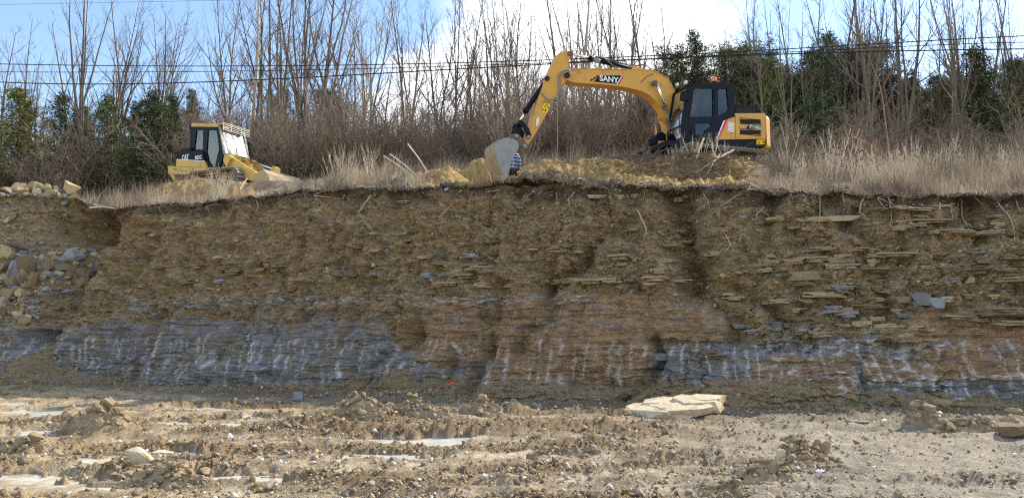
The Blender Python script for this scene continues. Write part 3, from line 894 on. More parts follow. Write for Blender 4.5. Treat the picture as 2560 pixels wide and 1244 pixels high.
SLABS = [  # px, py, half length px, half thickness px, material
    (2055, 548, 90, 9, 't'), (1952, 545, 20, 12, 't'), (2200, 526, 22, 3, 't'), (2300, 527, 45, 4, 't'), (2245, 523, 16, 4, 't'), (2350, 517, 20, 3, 't'),
    (2325, 553, 52, 5, 't'), (2295, 562, 30, 5, 't'), (2262, 567, 20, 4, 't'), (2230, 574, 18, 5, 't'), (2022, 572, 18, 4, 't'), (1987, 567, 14, 3, 't'),
    (2385, 580, 42, 4, 't'), (2480, 581, 32, 4, 't'), (2403, 573, 14, 9, 't'), (2050, 622, 36, 6, 't'), (2140, 625, 28, 4, 't'), (2180, 622, 20, 3, 't'),
    (2030, 648, 40, 7, 't'), (1985, 655, 22, 7, 't'), (2090, 652, 28, 7, 't'), (2092, 665, 26, 6, 't'), (2132, 667, 18, 6, 't'), (2240, 640, 45, 4, 't'), (2185, 637, 28, 4, 't'), (2182, 652, 16, 5, 't'),
    (1932, 655, 22, 6, 't'), (2008, 690, 60, 13, 't'), (2118, 692, 20, 8, 't'), (2190, 680, 30, 5, 'o'), (2310, 669, 20, 5, 't'), (2450, 662, 36, 6, 'o'), (2430, 682, 40, 6, 'o'), (2455, 655, 22, 5, 't'),
    (2440, 631, 28, 4, 'g'), (2435, 647, 14, 5, 'g'), (2520, 643, 34, 4, 't'), (2515, 700, 36, 6, 't'), (2410, 705, 16, 10, 't'), (2365, 700, 16, 6, 'g'), (2105, 719, 24, 5, 'g'), (2150, 724, 24, 5, 'o'), (2190, 718, 14, 5, 'g'),
    (2060, 735, 45, 5, 't'), (2225, 725, 25, 6, 'o'), (2290, 750, 26, 16, 'g'), (2320, 762, 30, 18, 'g'), (2255, 752, 20, 12, 'o'), (1947, 754, 24, 5, 't'), (2080, 775, 22, 8, 'g'), (2170, 765, 34, 5, 'o'), (2365, 748, 14, 8, 'p'), (2410, 742, 14, 6, 't'), (2480, 742, 12, 6, 't'),
    (2190, 800, 22, 6, 't'), (2155, 808, 20, 7, 't'), (2215, 817, 50, 7, 't'), (2120, 790, 24, 7, 'g'), (2010, 795, 24, 6, 'o'), (2050, 800, 20, 6, 'o'), (1940, 807, 20, 6, 'g'), (2245, 778, 12, 5, 't'), (2260, 786, 16, 6, 'g'),
    (1690, 577, 24, 3, 't'), (1698, 600, 22, 3, 't'), (1665, 613, 34, 4, 't'), (1550, 647, 26, 6, 't'), (1556, 660, 18, 5, 't'), (1790, 633, 20, 6, 't'), (1655, 655, 20, 8, 't'), (1650, 680, 14, 7, 't'),
    (1420, 700, 26, 6, 't'), (1400, 699, 11, 6, 'g'), (1480, 702, 36, 6, 't'), (1456, 698, 9, 5, 'g'), (1525, 703, 26, 6, 't'), (1330, 702, 12, 4, 'g'), (1640, 698, 34, 5, 't'), (1690, 700, 34, 4, 't'), (1730, 701, 14, 4, 't'),
    (1388, 622, 12, 3, 't'), (1405, 632, 22, 3, 't'), (1437, 631, 16, 4, 't'), (1330, 622, 16, 3, 't'), (1420, 616, 12, 4, 'g'), (1525, 668, 12, 3, 'g'), (1380, 702, 18, 5, 't'),
    (938, 680, 18, 7, 'g'), (990, 680, 14, 5, 'g'), (1035, 692, 14, 6, 'g'), (1060, 687, 16, 6, 'g'), (1110, 686, 18, 4, 'g'), (880, 684, 22, 5, 'o'), (838, 684, 16, 6, 'g'), (818, 676, 8, 7, 't'), (762, 676, 14, 5, 'g'), (1170, 643, 26, 5, 'g'), (1200, 645, 14, 3, 'g'),
    (1160, 659, 34, 4, 'o'), (1200, 668, 34, 4, 't'), (1110, 658, 22, 4, 't'), (1230, 676, 26, 4, 't'), (1165, 692, 24, 6, 'o'), (1205, 714, 24, 6, 't'), (1080, 730, 20, 5, 't'), (1135, 711, 22, 5, 't'), (1002, 503, 18, 3, 't'), (1050, 615, 12, 3, 't'), (945, 627, 16, 3, 't'), (1025, 600, 14, 2, 't'),
    (700, 662, 22, 6, 'o'), (680, 675, 12, 5, 'g'), (770, 704, 24, 3, 't'), (560, 690, 24, 7, 'o'), (585, 680, 20, 6, 'o'), (490, 664, 14, 5, 'o'), (570, 672, 18, 5, 'o'), (560, 704, 16, 5, 'g'), (548, 643, 20, 4, 't'), (400, 670, 10, 4, 'g'), (392, 670, 12, 5, 'o'), (380, 588, 12, 3, 't'), (430, 549, 12, 4, 't'),
    (355, 717, 14, 4, 'g'), (470, 705, 20, 5, 'o'), (610, 712, 18, 5, 'o'), (520, 722, 20, 4, 't'), (1660, 895, 18, 10, 'g'), (1800, 890, 18, 6, 'o'), (1770, 880, 16, 6, 'o'), (1850, 815, 20, 5, 'g'), (1880, 830, 16, 5, 'g'), (1830, 745, 26, 5, 't'),
    (1495, 492, 24, 4, 't'), (1548, 495, 12, 5, 't'), (1688, 490, 12, 6, 't'), (1585, 488, 14, 6, 't'), (1715, 486, 10, 3, 't'),
    (2495, 790, 60, 5, 'o'), (2520, 806, 50, 5, 't'), (2390, 792, 30, 5, 't'), (2440, 800, 30, 5, 'o'), (2500, 775, 40, 5, 'o'),
]
rs = random.Random(5)
for i in range(46):
    SLABS.append((rs.uniform(1880, 2540), rs.uniform(530, 840), rs.uniform(9, 26), rs.uniform(2.5, 5.5), rs.choice('tttoo')))
for i in range(34):
    SLABS.append((rs.uniform(300, 1850), rs.uniform(560, 735), rs.uniform(8, 18), rs.uniform(2.2, 4.5), rs.choice('ttooo')))
for (a, b, hl_, ht_, m) in list(SLABS[:150:2]):          # pieces broken from the ends of the ledges
    e = rs.choice((-1, 1)); SLABS.append((a + e * (hl_ * 1.25 + 4), b + rs.uniform(-2, 4), hl_ * rs.uniform(.25, .45), ht_ * rs.uniform(.6, .95), m))
MM = {'t': M_tan, 'o': M_orange, 'g': M_gray, 'p': M_cream}
for i, (a, b, hl_, ht_, m) in enumerate(SLABS):
    p, rc = on_face(a, b)
    n_v = face_normal(rc)
    mpp = p.y / 1930
    o = link('stone_slab', (slab_mesh(rs.randint(0, 13), MM[m] if m != 'g' or hl_ > 15 else M_orange) if ht_ < 8.5 else block_mesh(i % 5, MM[m])), None, face)
    o.location = p + Vector((n_v.x, n_v.y, 0)) * .045
    along = math.atan2(ty[rc[1]], tx[rc[1]])
    o.rotation_euler = (rs.uniform(-.2, .2), rs.uniform(-.05, .05) if hl_ < 50 else 0, along + rs.uniform(-.25, .25))
    o.scale = (hl_ * mpp * 1.15, min(hl_ * mpp * .8, .24), ht_ * mpp * rs.uniform(.85, 1.15))

# orange cross sprayed on the shale
M_paint = mat('orange_paint', (.75, .13, .04), rough=.6, var=.2, scale=20)
mb = MB()
pc, rcx = on_face(1130, 960); nrm = face_normal(rcx)
def strip(pts, w_):
    V, Fs = [], []
    for k, (a, b) in enumerate(pts):
        p, rc = on_face(a, b)
        p = p + Vector((nx[0, rc[1]], ny[0, rc[1]], 0)) * .035
        q = w_ * (.7 + .6 * rnd.random())
        V += [p + Vector((0, 0, q)), p - Vector((0, 0, q))]
        if k:
            Fs.append((2 * k - 2, 2 * k - 1, 2 * k + 1, 2 * k))
    mb.add(V, Fs)
strip([(1114, 955), (1119, 956), (1124, 959), (1130, 961), (1135, 963), (1140, 966)], .022)
strip([(1118, 967), (1122, 964), (1127, 961), (1132, 958), (1138, 955), (1146, 953)], .024)
mb.build('paint_mark', M_paint, face)

# roots hanging out of the topsoil
M_root = mat('root_wood', (.42, .32, .21), rough=.85, var=.3, scale=9, rand=.35, spec=.15)
def root(pts, r0, px_pts=True, forks=0, sd=0):
    r_ = random.Random(sd)
    P3 = []
    for k, (a, b) in enumerate(pts):
        p, rc = on_face(a, b)
        P3.append(p + Vector((nx[0, rc[1]], ny[0, rc[1]], 0)) * (.05 + .07 * (k > 0) * r_.random()))
    # round the corners
    Q3 = []
    for k in range(len(P3) - 1):
        for s_ in (0, .5):
            Q3.append(P3[k].lerp(P3[k + 1], s_) + Vector((r_.uniform(-1, 1), 0, r_.uniform(-1, 1))) * .015)
    Q3.append(P3[-1])
    m = MB(); m.tube(Q3, [r0 * .95 * (1 - .7 * i / (len(Q3) - 1)) for i in range(len(Q3))], 5)
    for f in range(forks):
        k = r_.randint(1, max(1, len(Q3) - 2)); q = Q3[k]
        e = q + Vector((r_.uniform(-.3, .3), -.05, -r_.uniform(.1, .4)))
        m.tube([q, q.lerp(e, .5) + Vector((r_.uniform(-.05, .05), -.03, 0)), e], [r0 * .5, r0 * .4, r0 * .15], 4)
    return m.build('root', M_root, face)
ROOTS = [([(1436, 482), (1424, 500), (1424, 515), (1434, 536)], .03, 1), ([(1588, 520), (1604, 548), (1613, 575), (1609, 600)], .028, 0),
         ([(1908, 512), (1892, 535), (1889, 560)], .032, 1), ([(1815, 515), (1795, 528), (1775, 535)], .022, 1), ([(1815, 585), (1828, 615), (1812, 636)], .018, 1),
         ([(1334, 478), (1318, 490), (1296, 522)], .02, 0), ([(1500, 458), (1522, 474)], .02, 0), ([(1385, 480), (1387, 496)], .02, 0), ([(1354, 480), (1347, 490)], .018, 0),
         ([(714, 512), (690, 535), (660, 572)], .022, 0), ([(803, 506), (786, 535), (772, 566)], .02, 0), ([(925, 488), (910, 512), (890, 530)], .028, 2),
         ([(857, 486), (850, 496), (838, 496)], .032, 0), ([(792, 488), (815, 477), (835, 474)], .024, 0), ([(790, 490), (815, 492), (840, 494)], .018, 0), ([(645, 500), (650, 515), (651, 532)], .016, 1),
         ([(1075, 472), (1100, 495), (1120, 515)], .015, 1), ([(1222, 485), (1238, 479), (1258, 480)], .022, 0), ([(1250, 482), (1235, 500), (1228, 518)], .02, 1), ([(1105, 545), (1130, 520), (1148, 500)], .012, 0),
         ([(2160, 487), (2150, 510), (2150, 530), (2162, 542)], .032, 0), ([(2215, 490), (2225, 520), (2230, 555)], .018, 2), ([(2205, 480), (2190, 500), (2200, 515)], .02, 2), ([(2045, 470), (2048, 500), (2050, 560), (2052, 575)], .016, 1),
         ([(2103, 480), (2108, 505), (2110, 512)], .016, 1), ([(2420, 500), (2418, 530), (2432, 562)], .024, 1), ([(2490, 500), (2515, 525), (2525, 545), (2545, 590), (2538, 602)], .02, 1), ([(2540, 505), (2556, 530)], .024, 0), ([(2370, 515), (2380, 545)], .014, 1),
         ([(2405, 500), (2380, 510), (2365, 513)], .02, 0), ([(2028, 480), (2050, 475), (2075, 470)], .02, 1), ([(2060, 470), (2085, 485)], .016, 1),
         ([(604, 475), (592, 505), (578, 530), (560, 555)], .026, 1), ([(340, 538), (370, 544), (390, 540)], .022, 0), ([(300, 535), (330, 533)], .014, 0), ([(545, 508), (520, 518), (512, 530)], .016, 1),
         ([(103, 505), (108, 535), (90, 550)], .018, 1), ([(120, 535), (130, 532), (145, 528)], .022, 1), ([(190, 530), (195, 550)], .014, 1), ([(150, 540), (140, 560)], .014, 0), ([(1880, 470), (1840, 490), (1800, 515)], .02, 0), ([(1870, 480), (1890, 474)], .024, 0),
         ([(1700, 690), (1630, 695), (1607, 690)], .014, 0), ([(1980, 475), (1972, 500)], .014, 1), ([(120, 690), (128, 715), (134, 735)], .014, 0)]
for i, (p, r0, fk) in enumerate(ROOTS):
    root(p, r0, forks=fk, sd=i)
rs = random.Random(31)
for i in range(46):
    a = rs.uniform(330, 2540); b = float(np.interp(a, PX, lip_py)) + rs.uniform(6, 24)
    L_ = rs.uniform(12, 42); dx = rs.uniform(-16, 16)
    root([(a, b), (a + dx * .4 + rs.uniform(-4, 4), b + L_ * .5), (a + dx, b + L_)], rs.uniform(.005, .011), sd=900 + i)

# ---- the spill of stones at the left end of the cut: every stone a thing
rock_me = {}
def rock_mesh(k, m):
    key = (k, m.name)
    if key not in rock_me:
        v, f = (plate(500 + k, 1, 1, 1, 8 + k % 4) if k % 4 else hull(520 + k, 1, 1, 1, 13, .3, True))
        rock_me[key] = pymesh('rock', v, f); rock_me[key].materials.append(m)
    return rock_me[key]
def rock(p, sx, sy, sz, m, label, group=None, k=0, rot=(0, 0, 0), name='rock', cat='rock', bev=0):
    o = link(name, rock_mesh(k, m))
    o.location = p; o.scale = (sx, sy, sz); o.rotation_euler = rot
    tag(o, label, cat, group)
    if bev:
        b_ = o.modifiers.new('bevel', 'BEVEL'); b_.width = bev; b_.segments = 2
    return o
SPILL = [  # px, py, half width, half height, material, tilt, label
    (167, 663, 17, 16, 'g', .5, 'small blue-gray stone tilted at the right edge of the rock spill'),
    (148, 640, 26, 12, 'g', -.3, 'blue-gray pointed slab at the top right of the rock spill'),
    (50, 682, 20, 18, 'g', .3, 'blue-gray stone with white streaks in the rock spill'),
    (86, 668, 17, 17, 'o', -.5, 'tan brown block beside the streaked gray stone in the rock spill'),
    (70, 652, 13, 10, 'g', .2, 'dark gray stone above the tan block in the rock spill'),
    (122, 668, 17, 10, 'o', -.5, 'brown slanting slab left of the small blue-gray stone'),
    (150, 686, 26, 9, 'o', .1, 'wide brown slab under the small blue-gray stone'),
    (150, 704, 24, 7, 'o', .05, 'thin brown slab below the wide brown slab at the right of the spill'),
    (18, 668, 15, 13, 'o', .2, 'rounded brown stone near the left edge of the rock spill'),
    (98, 705, 12, 13, 'o', .3, 'rusty brown stone standing on edge in the middle of the spill'),
    (24, 737, 22, 10, 't', -.1, 'large tan flat stone low at the left of the rock spill'),
    (66, 738, 13, 8, 't', .1, 'small tan stone beside the large tan flat stone'),
    (22, 697, 26, 6, 't', 0, 'long tan slab lying flat at the left edge of the spill'),
    (20, 637, 26, 11, 't', .45, 'big tan rusty slab tilting up at the left edge above the spill'),
    (50, 622, 34, 6, 'g', .12, 'long gray slab lying above the big rusty slab'),
    (60, 803, 16, 8, 't', -.4, 'pale pointed stone alone at the foot of the spill'),
    (14, 780, 15, 8, 'o', 0, 'brown block below the spill at the left edge'),
    (10, 758, 9, 9, 't', 0, 'small square tan stone left under the spill'),
    (18, 548, 16, 10, 't', .2, 'gray tan block at the left edge below the top pile'),
    (30, 708, 18, 6, 'o', 0, None), (60, 706, 16, 5, 'o', .1, None), (105, 648, 8, 6, 't', .1, None), (128, 645, 7, 5, 't', 0, None), (116, 688, 14, 6, 'g', .1, None),
    (40, 655, 14, 6, 'o', 0, None), (10, 652, 10, 6, 'o', 0, None), (75, 693, 14, 6, 'o', -.1, None), (110, 675, 9, 6, 'o', .2, None), (130, 730, 18, 5, 'g', 0, None),
]
rs = random.Random(77)
for i in range(110):
    a = rs.uniform(-30, 175); b = rs.uniform(630, 800) - max(0, a - 80) * .25
    SPILL.append((a, b, rs.uniform(6, 16), rs.uniform(2.2, 4.6), rs.choice('ottggp'), rs.uniform(-.3, .3), None))
GEN = 'loose brown or gray slab in the stone spill at the left end of the cut'
for i, (a, b, hw, hh, m, tl, lab) in enumerate(SPILL):
    p, rc = on_face(a, b); mpp = p.y / 1930
    p = p + Vector((nx[0, rc[1]], ny[0, rc[1]], .3)).normalized() * (hh * mpp * 1.0)
    dp = max(hh * mpp * 1.3, hw * mpp * .6)
    if not lab:
        lab_ = '%s %s in the %s %s of the left stone spill' % (
            'small' if hw < 9 else 'middling' if hw < 12 else 'wide', {'o': 'rusty brown slab', 't': 'tan slab', 'g': 'gray slab', 'p': 'pale slab'}[m],
            'upper' if b < 690 else 'lower', 'left' if a < 45 else 'middle' if a < 105 else 'right')
    rock(p, hw * mpp * 1.3, dp * 1.2, hh * mpp * 1.4, MM[m], lab or lab_, None if lab else 'stones of the left spill', i % 10, (rs.uniform(-.35, .35), tl, rs.uniform(-.4, .4)))
TOPP = [  # pile at the top left
    (178, 470, 30, 13, 't', .55, 'large tan block lying tilted at the right end of the top rock pile'),
    (50, 473, 28, 13, 't', -.15, 'big tan boulder in the middle of the top left rock pile'),
    (88, 464, 20, 9, 't', .1, 'bright tan boulder highest on the top left rock pile'),
    (118, 467, 11, 6, 't', 0, 'small tan stone right of the highest boulder of the top pile'),
    (16, 476, 18, 9, 't', -.1, 'tan boulder at the left edge of the top rock pile'),
    (92, 479, 16, 7, 'p', .1, 'pale flat slab under the highest boulder of the top pile'),
    (132, 481, 20, 6, 't', 0, 'thin tan slab in front of the tilted block of the top pile'),
    (117, 494, 18, 9, 't', .15, 'tan wedge of stone below the top left rock pile'),
    (180, 496, 20, 5, 't', -.35, 'tan thin slab lying under the tilted block by the dry grass'),
    (165, 507, 12, 4, 'g', -.4, None), (146, 503, 10, 4, 't', .2, None), (160, 490, 9, 4, 'g', -.3, None), (10, 512, 14, 6, 't', .2, 'yellow tan stone at the left edge under the top pile'),
    (5, 490, 10, 7, 'g', .2, None), (110, 472, 9, 5, 'g', 0, None), (140, 470, 8, 5, 't', 0, None), (32, 487, 8, 5, 'g', .2, None), (66, 487, 10, 5, 't', 0, None), (150, 476, 9, 5, 'g', .3, None),
    (130, 509, 8, 4, 't', .1, None), (90, 492, 9, 4, 'o', 0, None), (185, 484, 8, 4, 't', .2, None)]
for i, (a, b, hw, hh, m, tl, lab) in enumerate(TOPP):
    yl = float(np.interp(a, PX, LY)); Yp = yl + (.25 if b > 486 else .9 if b > 474 else 1.5)
    p = at(a, b, Yp); mpp = Yp / 1930
    zg = hz(p.x, p.y)
    rock(p, hw * mpp * 1.05, max(hh * mpp * 1.2, hw * mpp * .7), hh * mpp * 1.15, MM[m], lab or 'small broken %s stone %s the top left rock pile' % ({'o': 'brown', 't': 'tan', 'g': 'gray'}[m], 'slipping down in front of' if b > 488 else 'wedged low in' if b > 478 else 'between the boulders of'),
         None if lab else 'stones of the top left pile', i % 10, (rs.uniform(-.2, .2), tl, rs.uniform(-.3, .3)))

# ---- stones and lumps standing on the quarry floor
def bigrock(name, px, py, w_, d_, h_, seed, m, label, cat='boulder', sub=4, flat=.75, rz=0, amp=.16, z0=None, fr=1.0, sink=.3):
    bm = bmesh.new()
    bmesh.ops.create_icosphere(bm, subdivisions=sub, radius=1)
    V0 = np.array([v.co[:] for v in bm.verts]); Fs = [tuple(v.index for v in f.verts) for f in bm.faces]
    bm.free()
    o_ = seed * 13.7
    x, y, z = V0.T
    V = V0.copy()
    V[:, 2] = np.sign(z) * np.abs(z) ** flat            # broad, flattish top with rounded shoulders
    lump_ = 1 + amp * 1.5 * fbm(x * 1.2 * fr + o_, y * 1.2 * fr, z * 1.2 * fr, 2) + amp * .75 * fbm(x * 2.6 * fr + o_, y * 2.6 * fr, z * 2.6 * fr, 2) + amp * .16 * fbm(x * 7 * fr, y * 7 * fr + o_, z * 7 * fr, 2)
    V *= lump_[:, None]
    V *= np.array([w_ / 2, d_ / 2, h_ / 2])
    o = link(name, npmesh(name, V, Fs, smooth=False), m)
    p = gpt(px, py)
    o.location = (p.x, p.y, (gz(p.x, p.y) if z0 is None else z0) + h_ * (.5 - sink))
    o.rotation_euler = (0, 0, rz)
    tag(o, label, cat)
    return o
def heap(px, py, w_, d_, h_, seed, m, label, n=70, big=.12):
    """a heap of broken clods of mixed size, half buried in their own crumbs"""
    r_ = random.Random(seed); mb = MB(); p = gpt(px, py)
    def lift(x, y):
        return gz(p.x + x, p.y + y)
    for i in range(n):
        t = r_.uniform(0, 6.28); q = math.sqrt(r_.random()) * (1.0 if i % 3 else 1.3)
        x, y = math.cos(t) * q * w_ / 2, math.sin(t) * q * d_ / 2
        hh = h_ * max(0, 1 - q * q) * (.75 + .5 * r_.random())
        s_ = min(big, .020 * math.exp(r_.gauss(.5, .65))) * (1.25 - .55 * min(q, 1))
        if i < 7:
            s_ = big * r_.uniform(.65, 1.0)
        zz = r_.uniform(.0, 1) ** .6 * hh
        v, f = hull(seed * 97 + i, s_ * r_.uniform(.9, 1.4), s_ * r_.uniform(.8, 1.2), s_ * r_.uniform(.6, .95), 14, .4)
        rm = rotm(seed * 31 + i, .6); g = lift(x, y)
        mb.add([rm @ c_ + Vector((x, y, zz + g)) for c_ in v], f)
    # the crumbs they stand in, run out level with the floor
    nr_, na = 9, 40; V = [(0, 0, h_ * .62 + lift(0, 0))]
    for k in range(1, nr_ + 1):
        for j in range(na):
            t = 6.2832 * j / na; q = k / nr_ * (1.2 + .2 * math.sin(3 * t + seed) + .12 * math.sin(7 * t) + .06 * r_.uniform(-1, 1))
            x, y = math.cos(t) * q * w_ / 2, math.sin(t) * q * d_ / 2
            V.append((x, y, lift(x, y) + h_ * .62 * max(0, 1 - (k / nr_) ** 1.2) * r_.uniform(.75, 1.2) + .012 * r_.uniform(-1, 1) - (.02 + .05 * (k == nr_)) * (k / nr_)))
    Fs = [(0, 1 + j, 1 + (j + 1) % na) for j in range(na)]
    for k in range(nr_ - 1):
        for j in range(na):
            j2 = (j + 1) % na; o = 1 + k * na
            Fs.append((o + j, o + na + j, o + na + j2)); Fs.append((o + j, o + na + j2, o + j2))
    mb.add(V, Fs)
    o = mb.build('mud_heap', m); o.location = (p.x, p.y, 0)
    return tag(o, label, 'mud heap')
def crag(name, px, py, w_, d_, h_, seed, m, label, cat='boulder', n=26, rz=0, lift=.3, jit=.22, bev=.02):
    """angular stone with fractured faces"""
    v, f = hull(seed, w_ / 2, d_ / 2, h_ / 2, n, jit, True)
    o = link(name, pymesh(name, v, f), m)
    p = gpt(px, py); o.location = (p.x, p.y, gz(p.x, p.y) + h_ * lift); o.rotation_euler = (.06 * math.sin(seed), .08 * math.cos(seed * 2), rz)
    b_ = o.modifiers.new('bevel', 'BEVEL'); b_.width = bev; b_.segments = 2
    return tag(o, label, cat)
# the pale slab: bedded pieces grown together, broken round the edge
mb = MB(); r_ = random.Random(12); p = gpt(1697, 1044)
for (x, y, z, a, b, c_) in ((0, 0, .17, .98, .72, .13), (-.38, -.10, .15, .66, .58, .11), (.42, .08, .24, .60, .56, .15), (.62, .20, .30, .44, .40, .10), (-.70, .05, .13, .40, .42, .09), (.10, -.28, .20, .70, .42, .11), (-.15, .25, .24, .62, .40, .09)):
    v, f = hull(r_.randint(0, 9999), a, b, c_, 40, .34, True)
    rm = Matrix.Rotation(r_.uniform(-.15, .15), 3, 'Z') @ Matrix.Rotation(r_.uniform(.02, .12), 3, 'X') @ Matrix.Rotation(r_.uniform(-.05, .05), 3, 'Y')
    mb.add([rm @ q + Vector((x, y, z)) for q in v], f)
sl_ = mb.build('boulder', M_cream, None, .02)
sl_.location = (p.x, p.y + .1, gz(p.x, p.y) - .02); sl_.rotation_euler = (.07, -.02, -.08)
tag(sl_, 'huge flat pale limestone slab lying at the foot of the cut', 'boulder')
crag('boulder', 1672, 1003, .95, .6, .36, 5, M_clod, 'olive brown lump of rock resting behind the flat pale slab', n=30)
crag('boulder', 362, 1188, .44, .36, .30, 8, M_cream, 'pale angular boulder standing in the mud at the lower left', rz=.4)
crag('boulder', 405, 1160, .34, .22, .14, 19, M_cream, 'pale low stone behind the pale angular boulder', 'stone')
heap(455, 1192, .85, .5, .22, 9, M_clod, 'crumbly brown mud heap right of the pale angular boulder', 90)
heap(315, 1200, .5, .3, .10, 91, M_clod, 'low dark crumbs left of the pale angular boulder', 50, .06)
heap(1995, 1186, .50, .42, .40, 12, M_clod, 'tall crumbly block of dried mud near the lower right', 190, .13)
heap(2048, 1184, .36, .3, .26, 112, M_clod, 'broken right half of the tall dried mud block', 110, .11)
heap(2010, 1196, .75, .4, .14, 13, M_clod, 'crumbs fallen round the tall dried mud block', 90, .07)
heap(1912, 1218, .62, .45, .24, 14, M_clod, 'crumbling mud heap left of the tall mud block', 120, .10)
heap(1835, 1240, .5, .35, .14, 15, M_clod, 'low mud clods at the bottom edge left of the mud block', 70, .09)
crag('boulder', 1957, 1192, .14, .12, .20, 16, M_cream, 'small pale stone leaning on the left of the tall mud block', 'stone', n=16)
heap(2310, 1072, .5, .4, .36, 17, M_clod, 'brown mud heap below the yellow stone slab at the right', 80, .14)
heap(2390, 1080, .9, .4, .16, 18, M_clod, 'low brown clods right of the mud heap with the slab', 80, .12)
heap(2460, 1080, .5, .3, .2, 20, M_clod, 'small brown clods nearest the brown stone at the right edge', 50, .12)
heap(262, 1083, .8, .5, .24, 21, M_clod, 'yellow brown mud clods on the left of the floor', 90, .14)
heap(205, 1078, .5, .35, .18, 22, M_clod, 'smaller clods beside the yellow brown mud clods', 60, .10)
heap(60, 1140, .9, .35, .18, 122, M_clod, 'dark mud clods near the left edge of the floor', 80, .10)
heap(1215, 1042, .9, .5, .26, 23, M_clod, 'tan clods at the end of the pushed ridge near the cut', 110, .13)
heap(1040, 1046, 1.3, .5, .22, 123, M_clod, 'tan clods along the middle of the pushed ridge', 130, .10)
heap(905, 1052, 1.0, .5, .24, 24, M_clod, 'tan clods at the left end of the pushed ridge', 110, .13)
heap(1420, 1150, .8, .3, .12, 124, M_clod, 'brown clods beside the pale rounded stone in the middle right', 90, .08)
heap(430, 1225, .7, .3, .13, 125, M_clod, 'wet brown clods at the bottom edge left of the middle', 90, .07)
heap(700, 1085, .9, .4, .14, 126, M_clod, 'dark clods on the floor below the pale gray pointed stone', 90, .09)
crag('boulder', 750, 1002, .42, .3, .26, 26, M_gray, 'pale gray pointed stone on the shaded floor left of the middle', 'stone', n=12)
crag('boulder', 700, 1003, .2, .16, .12, 27, M_gray, 'small gray stone left of the pale gray pointed stone', 'stone', n=14)
crag('boulder', 1285, 1023, .3, .22, .2, 28, M_gray, 'blue-gray stone in the shade below the middle of the cut', 'stone', n=14)
crag('boulder', 1345, 1030, .3, .2, .14, 29, M_gray, 'dark gray stone half buried right of the blue-gray stone', 'stone', n=14)
crag('boulder', 1228, 1198, .14, .09, .1, 30, M_white, 'bright white stone at the bottom middle of the floor', 'stone', n=16, bev=.008)
crag('boulder', 570, 973, .5, .4, .14, 31, M_tan, 'flat tan stone at the foot of the left cut', 'stone', n=18)
crag('boulder', 1485, 1166, .12, .1, .1, 32, M_cream, 'pale rounded stone by the clods in the middle right', 'stone', n=18)
crag('boulder', 2090, 1188, .07, .06, .09, 33, M_white, 'small white stone right of the tall mud block', 'stone', n=14, bev=.006)
crag('boulder', 2145, 1064, .5, .3, .09, 34, M_gray, 'flat gray slab lying on the sunlit floor at the right', 'slab', n=18)
crag('boulder', 2100, 1022, .36, .25, .14, 35, M_tan, 'tan block in the shade right of the flat pale slab', 'stone', n=14)
crag('boulder', 2535, 1092, .6, .4, .2, 36, M_orange, 'smooth brown stone cut by the right edge of the floor', n=40, bev=.05)
def beam(px, py, L_, w_, h_, rz, m, label, z=0):
    p = gpt(px, py)
    o = rock((p.x, p.y, gz(p.x, p.y) + h_ + z), L_ / 2, w_ / 2, h_ / 2 * 1.4, m, label, None, 3, (0, .08, rz), 'rock_slab', 'slab')
beam(2358, 1041, .52, .22, .09, -.12, M_tan, 'yellow stone slab lying on the mud heap at the right', .12)
beam(2535, 1053, .5, .2, .07, .05, M_tan, 'yellow slab farther back at the right edge', .02)
beam(2525, 1062, .6, .2, .07, .02, M_tan, 'yellow slab nearer at the right edge', .0)
# scrap of white and blue wrapper
mb = MB(); p = gpt(2045, 1208)
M_wrap = mat('wrapper_paper', (.75, .76, .82), rough=.5, var=.1, scale=8, dirt=(.10, .16, .45), dirtamt=.15, dscale=16)
V = []; Fs = []
for i in range(7):
    for j in range(4):
        V.append((p.x - .08 + i * .027, p.y + (j - 1.5) * .03 - i * .006, gz(p.x, p.y) + .03 + .022 * math.sin(i * 1.7 + j) + .012 * math.cos(j * 2.2 + i)))
for i in range(6):
    for j in range(3):
        Fs.append((i * 4 + j, i * 4 + 4 + j, i * 4 + 5 + j, i * 4 + 1 + j))
wr = link('wrapper', pymesh('wrapper', V, Fs), M_wrap)
sol = wr.modifiers.new('thickness', 'SOLIDIFY'); sol.thickness = .002
tag(wr, 'crumpled white and blue wrapper lying on the dark ground', 'litter')

# gravel and clods of the floor
n = 66000
yy = 1 / nrs.uniform(1 / 26.0, 1 / 7.6, n) 
xx = nrs.uniform(-.72, .72, n) * yy
ri = np.clip(np.searchsorted(gy, yy), 1, len(gy) - 1); qi = np.clip(np.searchsorted(gq, xx / np.maximum(yy, 7)), 1, len(gq) - 1)
gp, gpy_ = project(xx, yy, 0 * xx)
dn_ = (.25 + .75 * mud[ri, qi]) * (1 - pud[ri, qi]) * (1 - .6 * ss(1600, 2000, gp)) * (1 - .35 * ss(800, 300, gp))
dn_ = np.maximum(dn_, .9 * ss(4.0, 1.5, np.interp(xx / yy, FX / FY, FY) - yy))
dn_ *= .35 + .65 * ss(-.3, .35, fbm(xx * .8, yy * 1.4, 44, 3))
k = np.where((nrs.rand(n) < dn_ * 1.35) & (yy < np.interp(xx / yy, FX / FY, FY)))[0]
xx, yy, ri, qi = xx[k], yy[k], ri[k], qi[k]
size = np.clip(np.exp(nrs.normal(-3.9, .55, len(k))), .009, .085) * np.interp(yy, [7, 12, 26], [.75, .95, 1.35])
P = np.stack([xx, yy, GZ[ri, qi] + size * .25], 1)
Sc = np.stack([size, size * nrs.uniform(.7, 1.2, len(k)), size * nrs.uniform(.45, .9, len(k))], 1)
pal = np.array([(.31, .235, .14), (.38, .30, .19), (.21, .155, .10), (.56, .52, .44), (.70, .67, .60), (.33, .31, .28)])
mm_ = mud[ri, qi]
